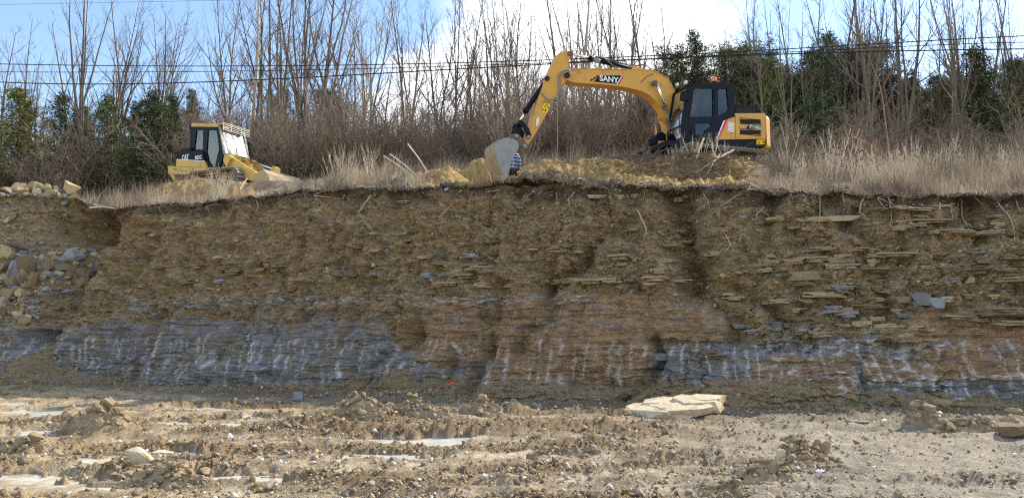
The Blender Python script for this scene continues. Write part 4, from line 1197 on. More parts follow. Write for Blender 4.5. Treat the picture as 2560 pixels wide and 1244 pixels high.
ci = np.where(nrs.rand(len(k)) < .35 + .5 * mm_, nrs.choice(3, len(k), p=[.45, .3, .25]), nrs.choice(6, len(k), p=[.15, .25, .1, .27, .08, .15]))
scatter('gravel', prot + [hull(160 + i, 1, 1, 1, 12, .5) for i in range(4)], P, Sc, rmats(len(k), 1.0), pal[ci] * nrs.uniform(.8, 1.15, (len(k), 1)), M_chip)
# ---------------------------------------------------------------- trees and shrubs
M_bark = mat('bark', (.165, .13, .10), rough=.9, var=.3, scale=3, rand=.3, spec=.1, stretch=(1, 1, .3))
M_twig = mat('twigs', (.20, .155, .12), rough=.9, var=.2, scale=2, rand=.3, spec=.1)
M_pbark = mat('pale_and_lit_bark', (.37, .30, .23), rough=.9, var=.3, scale=3, rand=.2, spec=.1, stretch=(1, 1, .3))  # pale trunks; also paints sunlight onto the trunk behind the loader roof
M_obark = mat('orange_bark', (.36, .21, .11), rough=.9, var=.3, scale=3, spec=.1, stretch=(1, 1, .3))
M_brush = mat('brush_stems', (.27, .205, .15), rough=.92, var=.3, scale=1.2, rand=.3, spec=.1)
M_leaf = mat('cedar_leaf', (0, 0, 0), rough=.8, var=.25, scale=1.5, rand=.25, attr=True, spec=.15)

def sides(r):
    return 6 if r > .07 else 4 if r > .03 else 3
def limb(m, p, d, L, r, r_, n, up=.25, wob=.18, tip=.25):
    pts, rad = [p.copy()], [r]
    q = p.copy(); v = d.normalized()
    for i in range(n):
        v = (v + Vector((r_.gauss(0, wob), r_.gauss(0, wob), r_.gauss(0, wob * .6) + up / n * 2))).normalized()
        q = q + v * (L / n)
        pts.append(q.copy()); rad.append(r * (1 - (1 - tip) * (i + 1) / n))
    m.tube(pts, rad, sides(r), caps=False)
    return pts, rad
def side_dir(axis, r_, lo, hi):
    a = axis.orthogonal().normalized(); b = axis.cross(a)
    t = r_.uniform(0, 2 * math.pi); k = r_.uniform(lo, hi)
    return (axis * math.cos(k) + (a * math.cos(t) + b * math.sin(t)) * math.sin(k)).normalized()
def bare_tree(seed, H=10.0, stems=1, spread=.5, first=.3, nb=16, r0=.11, fork=.0, low=False):
    """trunk with limbs, and a crown of twigs; 10 m tall before scaling"""
    r_ = random.Random(seed)
    tr, cr_ = MB(), MB()
    for s_ in range(stems):
        lean = Vector((r_.gauss(0, .05 + .08 * (stems > 1)), r_.gauss(0, .05), 1))
        base = Vector((r_.uniform(-.12, .12) * (stems > 1), r_.uniform(-.1, .1), -.3))
        pts, rad = limb(tr, base, lean, H * r_.uniform(.85, 1), r0 * r_.uniform(.75, 1), r_, 12, .25, .045, .12)
        axes = [(pts, rad, H)]
        if r_.random() < fork:
            k = r_.randint(3, 6)
            d = side_dir((pts[k + 1] - pts[k]).normalized(), r_, .25, .5)
            p2, q2 = limb(tr, pts[k], d, H * (1 - k / 13) * .95, rad[k] * .8, r_, 9, .35, .06, .12)
            axes.append((p2, q2, H * .7))
        for pts, rad, HH in axes:
            m = len(pts) - 1
            for b in range(nb):
                f = first + (1 - first) * (b + r_.random()) / nb
                k = min(int(f * m), m - 1)
                o = pts[k].lerp(pts[k + 1], f * m - k)
                ax = (pts[k + 1] - pts[k]).normalized()
                L = HH * spread * (1.08 - f) * r_.uniform(.55, 1.15) + .35
                rb = min(rad[k] * .6, .012 + .011 * L)
                P1, R1 = limb(tr if rb > .022 else cr_, o, side_dir(ax, r_, .45, .95), L, rb, r_, 6, .26, .10, .25)
                for c_ in range(int(2 + L * 1.7)):
                    g = r_.uniform(.2, 1); j = min(int(g * 6), 5)
                    a2 = (P1[j + 1] - P1[j]).normalized()
                    L2 = L * (1.15 - g) * r_.uniform(.3, .7) + .18
                    P2, R2 = limb(cr_, P1[j].lerp(P1[j + 1], g * 6 - j), side_dir(a2, r_, .4, .9), L2, max(R1[j] * .55, .0065), r_, 4, .3, .13, .4)
                    for e in range(r_.randint(1, 2 + int(L2 * 1.5))):
                        j2 = r_.randint(1, 3)
                        a3 = (P2[j2 + 1] - P2[j2]).normalized()
                        limb(cr_, P2[j2], side_dir(a3, r_, .35, .9), r_.uniform(.15, .5), .0055, r_, 2, .25, .12, .6)
    return pymesh('trunk', tr.V, tr.F, True), pymesh('crown', cr_.V, cr_.F)
TREES = {
    'pole': [bare_tree(i, stems=1, spread=.30, first=.33, nb=13, r0=.115, fork=.35) for i in (1, 2, 3)],
    'twin': [bare_tree(i, stems=2, spread=.27, first=.32, nb=10, r0=.125, fork=.3) for i in (11, 12)],
    'multi': [bare_tree(i, stems=3, spread=.24, first=.35, nb=7, r0=.11, fork=.6) for i in (21, 22)],
    'wide': [bare_tree(i, stems=1, spread=.46, first=.25, nb=15, r0=.12, fork=1) for i in (31, 32, 33)],
    'sapling': [bare_tree(41, stems=1, spread=.12, first=.5, nb=9, r0=.055), bare_tree(42, stems=1, spread=.18, first=.45, nb=12, r0=.05)],
}
for k in TREES:
    for a, b in TREES[k]:
        a.materials.append(M_bark); b.materials.append(M_twig)
tcount = [0]
def place_tree(px, Y, top_py, kind, label, group=None, v=None, lean=0.0, bark=None, thick=1.0, base=None):
    vs = TREES[kind]; i = tcount[0]; tcount[0] += 1
    tm, cm = vs[(i if v is None else v) % len(vs)]
    x = at(px, 430, Y).x
    z = hz(x, Y)
    top = at(px, top_py, Y).z
    s_ = max(.25, (top - z) / 9.3)
    e = empty('bare_tree', (x, Y, z), rnd.uniform(0, 6.28), s_)
    e.rotation_euler = (rnd.gauss(0, .015), lean, rnd.uniform(0, 6.28)) if lean == 0 else (0, lean, 0)
    e.scale = (s_ * .55 + .5 * thick * .8, s_ * .55 + .5 * thick * .8, s_)
    t = link('trunk', tm, None, e)
    link('crown', cm, None, e)
    if bark:
        t.material_slots[0].link = 'OBJECT'; t.material_slots[0].material = bark
    tag(e, label, 'tree', group)
    return e
SPECIAL = [
    (222, 56, -60, 'twin', 'tall twin-trunked bare tree over the cedars left of the yellow loader', .0),
    (255, 57, -10, 'wide', 'forked dark bare tree just right of the tall twin trunks at the left', .05),
    (85, 50, 110, 'sapling', 'thin bare sapling leaning right beside the yellow-green cedar at the left edge', .14),
    (410, 60, -5, 'wide', 'slender bare tree with a fine fan of twigs above the dark green cedar', .0),
    (607, 46, -130, 'pole', 'bare tree with a sunlit trunk right behind the roof of the yellow loader', .0),
    (624, 47.5, -120, 'pole', 'straight bare trunk just right of the sunlit trunk behind the loader roof', .0),
    (653, 49, -90, 'pole', 'thin straight bare tree right of the loader cab', .0),
    (690, 50, -90, 'pole', 'bare pole tree between the loader cab and the thick dark trunk', .0),
    (706, 47, -130, 'twin', 'twin-stemmed bare tree above the arms of the loader', .02),
    (752, 44, -170, 'multi', 'thick dark bare tree behind the loader bucket, splitting into several upright stems', .0),
    (782, 43, -160, 'multi', 'dark leaning bare tree right of the thick split tree', .08),
    (850, 47, -60, 'twin', 'dark bare tree reaching up to the right above the gap beside the loader bucket', .06),
    (886, 40, -90, 'wide', 'pale bare tree forking low over the dry grass right of the loader bucket', .05),
    (1000, 50, -40, 'pole', 'bare tree midway between the loader bucket and the excavator bucket', .04),
    (1100, 51, 30, 'wide', 'bare tree with curving limbs left of the spreading tree at the excavator bucket', .03),
    (1292, 44, -60, 'wide', 'spreading bare tree with arching limbs behind the excavator bucket', .0),
    (1408, 48, -90, 'pole', 'straight bare tree rising above the top of the excavator arm', .0),
    (1440, 48, -120, 'twin', 'pale twin bare trunks rising over the excavator boom beside the arm', .0),
    (1570, 50, -60, 'multi', 'cluster of straight bare stems above the lettering of the excavator boom', .0),
    (1600, 49, -80, 'pole', 'dark bare tree rising above the bend of the excavator boom', .05),
    (1882, 54, -70, 'pole', 'bare tree rising above the rear of the excavator house', .0),
    (2110, 56, -30, 'wide', 'bare tree with fan of limbs right of the pointed dark spruce', .0),
    (2262, 46, -150, 'twin', 'tall dark bare tree behind the orange-brown trunk at the right', .0),
    (2368, 47, -140, 'pole', 'tall pale bare trunk midway between the orange-brown trunk and the right edge', .0),
    (2420, 50, -90, 'pole', 'thin bare tree right of the tall pale trunk at the right', .0),
    (2485, 48, -130, 'twin', 'bare tree rising behind the dark cedar at the right edge', .0),
    (2040, 50, -60, 'pole', 'thin bare tree beside the pointed dark spruce at the right', .02),
]
for i, (a, Y, tp, kd, lab, ln_) in enumerate(SPECIAL):
    place_tree(a, Y, tp, kd, lab, v=i, lean=ln_, bark=M_pbark if i in (4, 12, 17, 23) else None, thick=1.25 if i in (9, 10, 16, 22) else 1.0)
place_tree(2236, 36, 120, 'sapling', 'slim orange-brown sunlit trunk standing among the dry weeds at the right', v=0, lean=.05, bark=M_obark, thick=1.9)
place_tree(1391, 30, 215, 'sapling', 'thin pale crooked sapling standing in front of the excavator arm', v=1, lean=.035, bark=M_pbark, thick=.7)
MARKS = [(-60, 'at the far left edge of the wood'), (60, 'behind the yellow-green cedar at the left'), (150, 'above the dark cedar at the left'), (260, 'behind the big pale shrub'), (340, 'just left of the big bushy cedar'),
         (410, 'above the big bushy cedar'), (500, 'behind the loader cab'), (585, 'behind the loader windshield'), (660, 'behind the loader arms'), (730, 'behind the loader bucket'), (800, 'by the leaning dark trunk'), (865, 'by the pale low-forking tree'),
         (945, 'above the leaning pale stalks'), (1030, 'left of the yellow soil heaps'), (1120, 'above the yellow soil heaps'), (1210, 'above the excavator bucket'), (1300, 'by the spreading tree'), (1380, 'behind the excavator arm'),
         (1450, 'behind the tip of the boom'), (1530, 'behind the lettering of the boom'), (1610, 'behind the bend of the boom'), (1690, 'behind the front of the excavator cab'), (1770, 'behind the excavator cab'), (1860, 'behind the engine housing'),
         (1950, 'behind the tallest teasels'), (2040, 'by the pointed dark spruce'), (2130, 'above the rust red branch'), (2200, 'left of the orange-brown trunk'), (2270, 'right of the orange-brown trunk'), (2340, 'left of the tall pale trunk'),
         (2400, 'right of the tall pale trunk'), (2470, 'by the big dark cedar at the right'), (2550, 'at the far right edge of the wood')]
def mark(px):
    return min(MARKS, key=lambda q: abs(q[0] - px))[1]
KN = {'pole': 'single-stemmed bare tree', 'twin': 'twin-stemmed bare tree', 'multi': 'many-stemmed bare tree', 'wide': 'wide-crowned bare tree', 'sapling': 'thin bare sapling'}
rt = random.Random(17)
ZONES = [(-60, 470, 46, 'thin bare tree in the wood left of the yellow loader', 'bare trees left of the loader', 11, 60),
         (560, 1190, 42, 'thin bare tree in the leafless wood between loader and excavator bucket', 'bare trees in the middle of the wood', 27, 20),
         (1190, 1700, 42, 'thin bare tree in the leafless wood behind the excavator boom', 'bare trees behind the boom', 32, 30),
         (1720, 2620, 45, 'thin bare tree in the mixed wood right of the excavator cab', 'bare trees at the right of the wood', 26, 0)]
for a, b, y0, lab, grp, n_t, tp in ZONES:
    for i in range(n_t):
        Y = rt.uniform(y0 + 2, y0 + 22)
        if a > 1700 and i % 2:
            Y = rt.uniform(43, 50)
        kd = rt.choice(['pole', 'pole', 'pole', 'twin', 'wide', 'multi', 'sapling', 'sapling']); xx_ = a + (b - a) * (i + rt.random()) / n_t
        place_tree(xx_, Y, tp + rt.uniform(-80, 130), kd, '%s %s %s' % (KN[kd], 'in front' if Y < y0 + 9 else 'deep in the wood', mark(xx_)), grp, v=rt.randint(0, 5), thick=rt.uniform(.6, 1.0))

def shrub(seed, H=3.6, stems=26, spread=.35, twigs=5):
    r_ = random.Random(seed); m = MB()
    for s_ in range(stems):
        t = r_.uniform(0, 6.28); q = r_.uniform(0, .5)
        base = Vector((math.cos(t) * q, math.sin(t) * q, -.1))
        d = Vector((math.cos(t) * spread * r_.random() * 1.6, math.sin(t) * spread * r_.random() * 1.6, 1))
        L = H * r_.uniform(.5, 1.05)
        P1, R1 = limb(m, base, d, L, r_.uniform(.009, .02), r_, 7, .05, .11, .3)
        for b in range(twigs + int(L)):
            g = r_.uniform(.25, 1); j = min(int(g * 7), 6)
            a2 = (P1[j + 1] - P1[j]).normalized()
            P2, R2 = limb(m, P1[j].lerp(P1[j + 1], g * 7 - j), side_dir(a2, r_, .4, 1.2), r_.uniform(.3, 1.1), .008, r_, 3, .1, .2, .5)
            for e in range(2):
                a3 = (P2[2] - P2[1]).normalized()
                limb(m, P2[r_.randint(1, 2)], side_dir(a3, r_, .5, 1.2), r_.uniform(.15, .45), .006, r_, 2, .1, .2, .6)
    return pymesh('shrub', m.V, m.F)
SHR = [shrub(1), shrub(2, 3.8, 20, .25), shrub(3, 3.0, 34, .6), shrub(4, 3.4, 28, .45), shrub(5, 2.6, 40, .8, 6)]
for s_ in SHR:
    s_.materials.append(M_brush)
rt = random.Random(23)
def place_shrub(px, Y, top_py, label, group=None, v=0, wide=1.0):
    x = at(px, 430, Y).x; z = hz(x, Y)
    s_ = max(.35, (at(px, top_py, Y).z - z) / 3.4)
    o = link('shrub', SHR[v % len(SHR)])
    o.location = (x, Y, z); w_ = (s_ * .5 + .5) * wide
    o.scale = (w_, w_, s_); o.rotation_euler = (0, 0, rt.uniform(0, 6.28))
    return tag(o, label, 'shrub', group)
place_shrub(215, 42, 255, 'big pale tangled shrub between the two left cedars', v=2, wide=2.0)
place_shrub(165, 43, 290, 'gray tangled shrub left of the big pale shrub', v=4, wide=1.5)
place_shrub(540, 46, 250, 'pale leafless shrub above and behind the loader hood', v=4, wide=1.3)
SZ = [(-80, 480, 'leafless brown shrub in the thicket left of the yellow loader', 'shrubs left of the loader', 22, 350, 40),
      (480, 1200, 'gray-brown leafless shrub in the thicket between loader and excavator bucket', 'shrubs in the middle thicket', 66, 265, 45),
      (1200, 1660, 'gray-brown leafless shrub in the thicket behind the excavator boom', 'shrubs behind the boom', 54, 225, 60),
      (1660, 2640, 'dark leafless shrub in the thicket right of the excavator cab', 'shrubs at the right', 56, 300, 55)]
for a, b, lab, grp, n_s, tp, jit in SZ:
    for i in range(n_s):
        xx_ = a + (b - a) * (i + rt.random()) / n_s; Y = rt.uniform(39, 53); tt_ = tp + rt.uniform(-jit, jit); v_ = rt.randint(0, 4)
        place_shrub(xx_, Y, tt_, '%s %s leafless shrub %s %s' % ('tall' if tt_ < tp else 'lower', ('bushy', 'slender', 'spreading', 'dense', 'sprawling')[v_], 'near the grass' if Y < 44 else 'in mid thicket' if Y < 49 else 'deep in the thicket', mark(xx_)), grp, v_, rt.uniform(.9, 1.5))

def cedar(seed, H=8.0, rad=2.0, shape='egg', n_b=150, col=(.05, .07, .03), tips=(.12, .14, .04), gap=.36, first=.06):
    r_ = random.Random(seed); m = MB(); V, Fs, Cs = [], [], []
    pts, rr_ = limb(m, Vector((0, 0, -.3)), Vector((0, 0, 1)), H * .97, .13, r_, 9, .3, .03, .1)
    for b in range(n_b):
        f = first + (1 - first) * ((b + r_.random()) / n_b) ** 1.0
        k = min(int(f * 9), 8); o = pts[k].lerp(pts[k + 1], f * 9 - k)
        if shape == 'cone':
            prof_ = (1 - f) ** .85
        elif shape == 'high':
            prof_ = (math.sin(math.pi * min(1, max(0, (f - .2) / .85))) ** .6 * .9 + .08) * (1 if f > .2 else .4)
        else:
            prof_ = min(1, (f + .12) * 3.2) * (1 - f) ** .85 * 1.15
        t = r_.uniform(0, 6.28)
        L = rad * prof_ * r_.uniform(.5, 1.15) * (1 + .25 * math.sin(3 * t + seed + f * 7)) + .12
        d = Vector((math.cos(t), math.sin(t), r_.uniform(.05, .55)))
        P1, R1 = limb(m, o, d, L, .012 + .01 * L, r_, 4, .25, .12, .3)
        tone = r_.uniform(.7, 1.25)
        for c_ in range(int(5 + L * 5.5)):
            g = r_.uniform(.25, 1.05); j = min(int(g * 4), 3)
            ce_ = P1[j].lerp(P1[j + 1], g * 4 - j) + Vector((r_.gauss(0, .12), r_.gauss(0, .12), r_.gauss(0, .10))) * (1 + .5 * L)
            if r_.random() < gap:
                continue
            for q in range(13):
                u = Vector((r_.gauss(0, 1), r_.gauss(0, 1), r_.gauss(.5, .8))).normalized()
                w_ = u.orthogonal().normalized(); w_ = Matrix.Rotation(r_.uniform(0, 6.28), 3, u) @ w_
                s_ = r_.uniform(.07, .16); wd = s_ * r_.uniform(.10, .22)
                p = ce_ + Vector((r_.gauss(0, .08), r_.gauss(0, .08), r_.gauss(0, .07)))
                base = len(V)
                V += [p - w_ * wd, p + w_ * wd, p + u * s_ + w_ * wd * .3, p + u * s_ * 1.05 - w_ * wd * .4]
                Fs.append((base, base + 1, base + 2, base + 3))
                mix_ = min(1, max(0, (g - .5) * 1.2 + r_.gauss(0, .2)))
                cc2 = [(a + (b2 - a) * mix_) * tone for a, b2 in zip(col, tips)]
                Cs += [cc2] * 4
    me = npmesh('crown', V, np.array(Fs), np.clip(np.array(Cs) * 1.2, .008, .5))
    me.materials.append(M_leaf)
    tm = pymesh('trunk', m.V, m.F, True); tm.materials.append(M_bark)
    return tm, me
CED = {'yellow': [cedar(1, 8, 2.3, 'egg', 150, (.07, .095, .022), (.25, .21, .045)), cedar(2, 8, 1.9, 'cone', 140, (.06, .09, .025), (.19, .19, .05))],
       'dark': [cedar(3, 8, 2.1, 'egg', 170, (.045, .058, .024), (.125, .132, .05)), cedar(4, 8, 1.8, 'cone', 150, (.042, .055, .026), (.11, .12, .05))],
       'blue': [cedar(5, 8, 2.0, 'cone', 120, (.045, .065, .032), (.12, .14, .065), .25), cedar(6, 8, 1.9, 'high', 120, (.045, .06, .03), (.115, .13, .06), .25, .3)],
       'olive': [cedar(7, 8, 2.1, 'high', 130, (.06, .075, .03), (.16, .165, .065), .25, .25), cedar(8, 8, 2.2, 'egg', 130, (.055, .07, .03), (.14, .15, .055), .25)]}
rt = random.Random(29)
def place_cedar(px, Y, top_py, kind, label, group=None, v=0, wide=1.0):
    tm, cm = CED[kind][v % 2]
    x = at(px, 430, Y).x; z = hz(x, Y)
    s_ = max(.2, (at(px, top_py, Y).z - z) / 8.0)
    e = empty('cedar_tree', (x, Y, z), rt.uniform(0, 6.28))
    e.scale = (s_ * wide, s_ * wide, s_)
    link('trunk', tm, None, e); link('crown', cm, None, e)
    return tag(e, label, 'tree', group)
CEDARS = [
    (40, 41, 205, 'yellow', 'wide yellow-green cedar at the left edge of the wood', 0, 1.6),
    (150, 47, 212, 'dark', 'dark cedar peering out behind the yellow-green cedar', 1, 1.3),
    (262, 45, 222, 'yellow', 'olive green cedar between the two big left cedars', 1, 1.4),
    (378, 41, 205, 'dark', 'big dark green bushy cedar left of the yellow loader', 0, 1.5),
    (440, 45, 222, 'dark', 'dark cedar tight on the right of the big bushy cedar', 1, 1.0),
    (500, 54, 212, 'olive', 'low olive cedar far behind the loader cab', 1, 1.1),
    (-40, 44, 260, 'dark', 'dark cedar cut off by the left edge', 0, 1.0),
    (680, 60, 205, 'olive', 'olive cedar far back between the bare trunks right of the loader cab', 1, 1.3),
    (820, 58, 215, 'olive', 'olive cedar far back behind the leaning dark trunks', 0, 1.3),
    (1612, 42, 225, 'blue', 'dark cedar under the bend of the excavator boom', 1, 1.2),
    (1700, 52, 120, 'olive', 'gray-green cedar above the excavator cab roof front', 0, 1.2),
    (1775, 50, 62, 'olive', 'tall gray-green cedar straight above the excavator cab', 1, 1.0),
    (1850, 52, 105, 'olive', 'bushy gray-green cedar above the cab beacon', 0, 1.25),
    (1935, 50, 112, 'yellow', 'light green cedar above the engine house of the excavator', 1, 1.1),
    (2060, 47, 52, 'blue', 'tall pointed dark spruce right of the excavator', 0, 1.2),
    (2120, 52, 110, 'blue', 'dark evergreen close behind the pointed spruce', 1, 1.2),
    (2185, 55, 95, 'olive', 'olive evergreen between the spruce and the orange-brown trunk', 0, 1.2),
    (2290, 52, 165, 'yellow', 'yellow-green cedar right behind the orange-brown trunk', 1, 1.2),
    (2350, 50, 215, 'olive', 'lower olive cedar left of the dark cedar at the right edge', 0, 1.2),
    (2490, 45, 98, 'dark', 'big dark green cedar near the right edge', 1, 1.5),
    (2420, 54, 190, 'blue', 'dark cedar behind the tall pale trunk at the right', 1, 1.1),
    (2580, 46, 130, 'dark', 'dark cedar cut off by the right edge', 0, 1.3),
]
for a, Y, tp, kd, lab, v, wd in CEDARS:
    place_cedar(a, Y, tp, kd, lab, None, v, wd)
for i in range(24):
    xx_ = 1640 + (i + rt.random()) * 40; kd = rt.choice(['olive', 'olive', 'blue', 'dark'])
    place_cedar(xx_, rt.uniform(53, 66), 175 + rt.uniform(-60, 70), kd, '%s evergreen deep in the wood %s' % ({'olive': 'gray-green', 'blue': 'dark', 'dark': 'leafy green'}[kd], mark(xx_)), 'deep evergreens', rt.randint(0, 1), 1.4)
for i in range(7):
    place_cedar(-60 + (i + rt.random()) * 85, rt.uniform(56, 64), 262 + rt.uniform(-30, 30), rt.choice(['olive', 'dark', 'yellow']), 'evergreen far behind, ' + mark(-60 + (i + .5) * 85), 'deep evergreens at the left', rt.randint(0, 1), 1.2)

# the far wood that closes off the view between the trunks
n = 420
fx = []
r_ = random.Random(91)
fm = MB()
for i in range(n):
    Y = r_.uniform(60, 96); q = r_.uniform(-.86, .86); x = q * Y
    z = hz(x, Y); Hh = r_.uniform(4.5, 9.5); p = Vector((x, Y, z - .2))
    P1, R1 = limb(fm, p, Vector((r_.gauss(0, .06), r_.gauss(0, .06), 1)), Hh, r_.uniform(.04, .11), r_, 5, .2, .06, .2)
    for b in range(13):
        g = r_.uniform(.12, 1); j = min(int(g * 5), 4)
        P2, _ = limb(fm, P1[j].lerp(P1[j + 1], g * 5 - j), side_dir((P1[j + 1] - P1[j]).normalized(), r_, .5, 1.0), r_.uniform(.8, 2.4), .025, r_, 3, .3, .15, .5)
        for e in range(3):
            limb(fm, P2[r_.randint(1, 3)], side_dir((P2[2] - P2[1]).normalized(), r_, .4, 1.0), r_.uniform(.4, 1.1), .016, r_, 2, .2, .15, .6)
far = link('far_wood', pymesh('far_wood', fm.V, fm.F), M_twig); tag(far, kind='stuff')
# low underbrush at the foot of the wood
fm = MB()
for i in range(2600):
    Y = r_.uniform(38, 60); q = r_.uniform(-.82, .82); x = q * Y
    z = hz(x, Y)
    for s_ in range(2):
        a = r_.uniform(0, 6.28); L = r_.uniform(.5, 1.9)
        limb(fm, Vector((x, Y, z - .05)), Vector((math.cos(a) * .8, math.sin(a) * .8, r_.uniform(.2, 1))), L, .014, r_, 3, -.1, .25, .4)
ub = link('underbrush', pymesh('underbrush', fm.V, fm.F), M_brush); tag(ub, kind='stuff')

# ---------------------------------------------------------------- dry grass, weeds, brush
M_grass = mat('dry_grass', (0, 0, 0), rough=.85, var=.2, scale=.8, attr=True, spec=.1)
def blades(n_, seed, hmin, hmax, lean, sub=1, w=.007):
    r_ = np.random.RandomState(seed)
    return r_
def grass_field(name, PTS, Hs, cols, per, lean=.35, w=.008, seed=1, spread=.16, seedhead=0.0):
    r_ = np.random.RandomState(seed)
    cl_ = 1 + 1.0 * fbm(PTS[:, 0] * 1.1, PTS[:, 1] * 1.1, seed * 3.7, 3) + .35 * r_.normal(0, 1, len(PTS)) * .6
    Hs = Hs * np.clip(cl_, .3, 2.0); cols = cols * np.clip(1 + .95 * fbm(PTS[:, 0] * .8 + 9, PTS[:, 1] * .8, seed * 1.3, 3), .45, 1.6)[:, None]
    kk = fbm(PTS[:, 0] * .7 + 31, PTS[:, 1] * .7, seed * .9, 3) > -.16
    PTS, Hs, cols = PTS[kk], Hs[kk], cols[kk]
    PTS = np.repeat(PTS, per, 0); Hs = np.repeat(Hs, per) * r_.uniform(.35, 1.1, len(PTS)); cols = np.repeat(cols, per, 0) * r_.uniform(.7, 1.25, (len(PTS), 1))
    n_ = len(PTS)
    t = r_.uniform(0, 6.283, n_); q = np.abs(r_.normal(0, spread, n_))
    B = PTS + np.stack([np.cos(t) * q, np.sin(t) * q, -.03 + 0 * q], 1)
    t2 = r_.uniform(0, 6.283, n_); ln_ = np.abs(r_.normal(0, lean, n_))
    dirv = np.stack([np.cos(t2) * ln_, np.sin(t2) * ln_, np.ones(n_)], 1); dirv /= np.linalg.norm(dirv, axis=1)[:, None]
    M1 = B + dirv * (Hs * .55)[:, None]
    dv2 = dirv + np.stack([np.cos(t2) * ln_ * .9, np.sin(t2) * ln_ * .9, -.25 * ln_], 1); dv2 /= np.linalg.norm(dv2, axis=1)[:, None]
    E = M1 + dv2 * (Hs * .5)[:, None]
    a3 = r_.uniform(0, 6.283, n_); sd = np.stack([np.cos(a3), np.sin(a3) * .3, 0 * a3], 1) * (w * r_.uniform(.6, 1.4, n_))[:, None]
    V = np.stack([B - sd, B + sd, M1 + sd * .8, M1 - sd * .8, E + sd * (.25 + seedhead), E - sd * (.25 + seedhead)], 1).reshape(-1, 3)
    i = np.arange(n_)[:, None] * 6
    Fq = np.concatenate([i + np.array([[0, 1, 2, 3]]), i + np.array([[3, 2, 4, 5]])], 0)
    o = link(name, npmesh(name, V, Fq, np.repeat(cols, 6, 0)), M_grass)
    return tag(o, kind='stuff')
def field_pts(n_, pxr, dr, seed, power=1.0):
    r_ = np.random.RandomState(seed)
    p = r_.uniform(*pxr, n_); d = dr[0] + (dr[1] - dr[0]) * r_.rand(n_) ** power
    q = np.interp(p, PX, Q); y = np.interp(p, PX, LY) + d; x = q * y
    return np.stack([x, y, height(x, y)], 1), p, d
tan = np.array([.52, .41, .27]); pink = np.array([.42, .32, .23]); brn = np.array([.28, .205, .14])
# left grass round the loader
P, p, d = field_pts(2600, (210, 1060), (.05, 12), 1, 1.2)
k = (fbm(P[:, 0] * .5, P[:, 1] * .5, 3, 3) > -.25)
P, p, d = P[k], p[k], d[k]
mixk = nrs.rand(len(P), 1)
grass_field('dry_grass', P, np.interp(p, [210, 300, 400, 560, 630, 770, 810, 860, 960, 1060], [.7, .95, .55, .42, .2, .2, .65, .95, .9, .45]) * np.interp(d, [0, 2, 4, 5, 12], [.55, 1.0, .9, .6, .6]), tan * mixk + pink * (1 - mixk), 9, .45, seed=2, w=.007)
# far left before the wood
P, p, d = field_pts(900, (-80, 460), (2.5, 16), 3)
grass_field('dry_grass', P, np.full(len(P), .6), np.tile(brn, (len(P), 1)), 10, .4, seed=4)
# middle, behind the dug shelf
P, p, d = field_pts(1500, (1000, 1900), (6.5, 18), 5)
grass_field('dry_grass', P, np.full(len(P), .65), pink * .5 + brn * .5 + np.zeros((len(P), 3)), 10, .4, seed=6)
# right bank: deep weeds down to the lip
P, p, d = field_pts(3000, (1885, 2660), (-.15, 13), 7, 1.35)
mixk = nrs.rand(len(P), 1)
grass_field('dry_grass', P, np.interp(p, [1885, 2000, 2200, 2660], [.42, .62, .74, .9]) * np.interp(d, [-.2, .6, 3, 13], [.4, .65, 1.0, 1.15]), pink * mixk + (tan * .6 + brn * .4) * (1 - mixk), 10, .5, seed=8, w=.007)
# thin fringe hanging over the lip
P, p, d = field_pts(700, (250, 2600), (-.22, .15), 9)
P[:, 2] -= .06
grass_field('dry_grass', P, np.full(len(P), .30), np.tile(brn * .8, (len(P), 1)), 7, 1.3, seed=10)

M_stalk = mat('dry_stalk', (.60, .50, .37), rough=.85, var=.25, scale=3, rand=.2, spec=.1)
M_head = mat('seed_head', (.17, .12, .08), rough=.95, var=.3, scale=12, spec=.1)
def teasel(seed, stems=5, H=1.6, heads=True):
    r_ = random.Random(seed); a, h = MB(), MB()
    for s_ in range(stems):
        d = Vector((r_.gauss(0, .16), r_.gauss(0, .16), 1))
        P1, R1 = limb(a, Vector((r_.uniform(-.12, .12), r_.uniform(-.12, .12), -.1)), d, H * r_.uniform(.7, 1.05), .017, r_, 6, .1, .05, .5)
        tips_ = [P1[-1]]
        for b in range(4):
            j = r_.randint(3, 5)
            P2, _ = limb(a, P1[j], side_dir((P1[j + 1] - P1[j]).normalized(), r_, .35, .7), r_.uniform(.2, .5), .007, r_, 3, .5, .08, .6)
            tips_.append(P2[-1])
        for t in tips_:
            if heads:
                h.tube([t, t + Vector((0, 0, .02)), t + Vector((0, 0, .055)), t + Vector((0, 0, .085))], [.006, .022, .024, .006], 6)
    return pymesh('stem', a.V, a.F), (pymesh('seed_head', h.V, h.F) if heads else None)
TE = [teasel(1), teasel(2, 4, 1.8), teasel(3, 6, 1.4)]
for a, b in TE:
    a.materials.append(M_stalk); b.materials.append(M_head)
rt = random.Random(37)
def place_weed(px, Y, top_py, label, group, v):
    x = at(px, 430, Y).x; z = hz(x, Y); s_ = max(.4, (at(px, top_py, Y).z - z) / 1.75)
    e = empty('teasel', (x, Y, z), rt.uniform(0, 6.28)); e.scale = (s_, s_, s_)
    link('stem', TE[v % 3][0], None, e); tag(link('seed_head', TE[v % 3][1], None, e), kind='stuff')
    return tag(e, label, 'dry plant', group)
place_weed(1975, 25.5, 290, 'tallest dry teasel clump right behind the rear of the excavator', None, 0)
place_weed(2075, 25, 300, 'dry teasel clump with dark heads in front of the pointed spruce', None, 1)
place_weed(2110, 26, 290, 'dry teasel just right of the clump before the spruce', None, 2)
place_weed(2385, 27, 285, 'tall tangled dry weed with fluffy heads near the right edge', None, 2)
place_weed(2270, 27, 320, 'dry teasel stems right of the orange-brown trunk', None, 0)
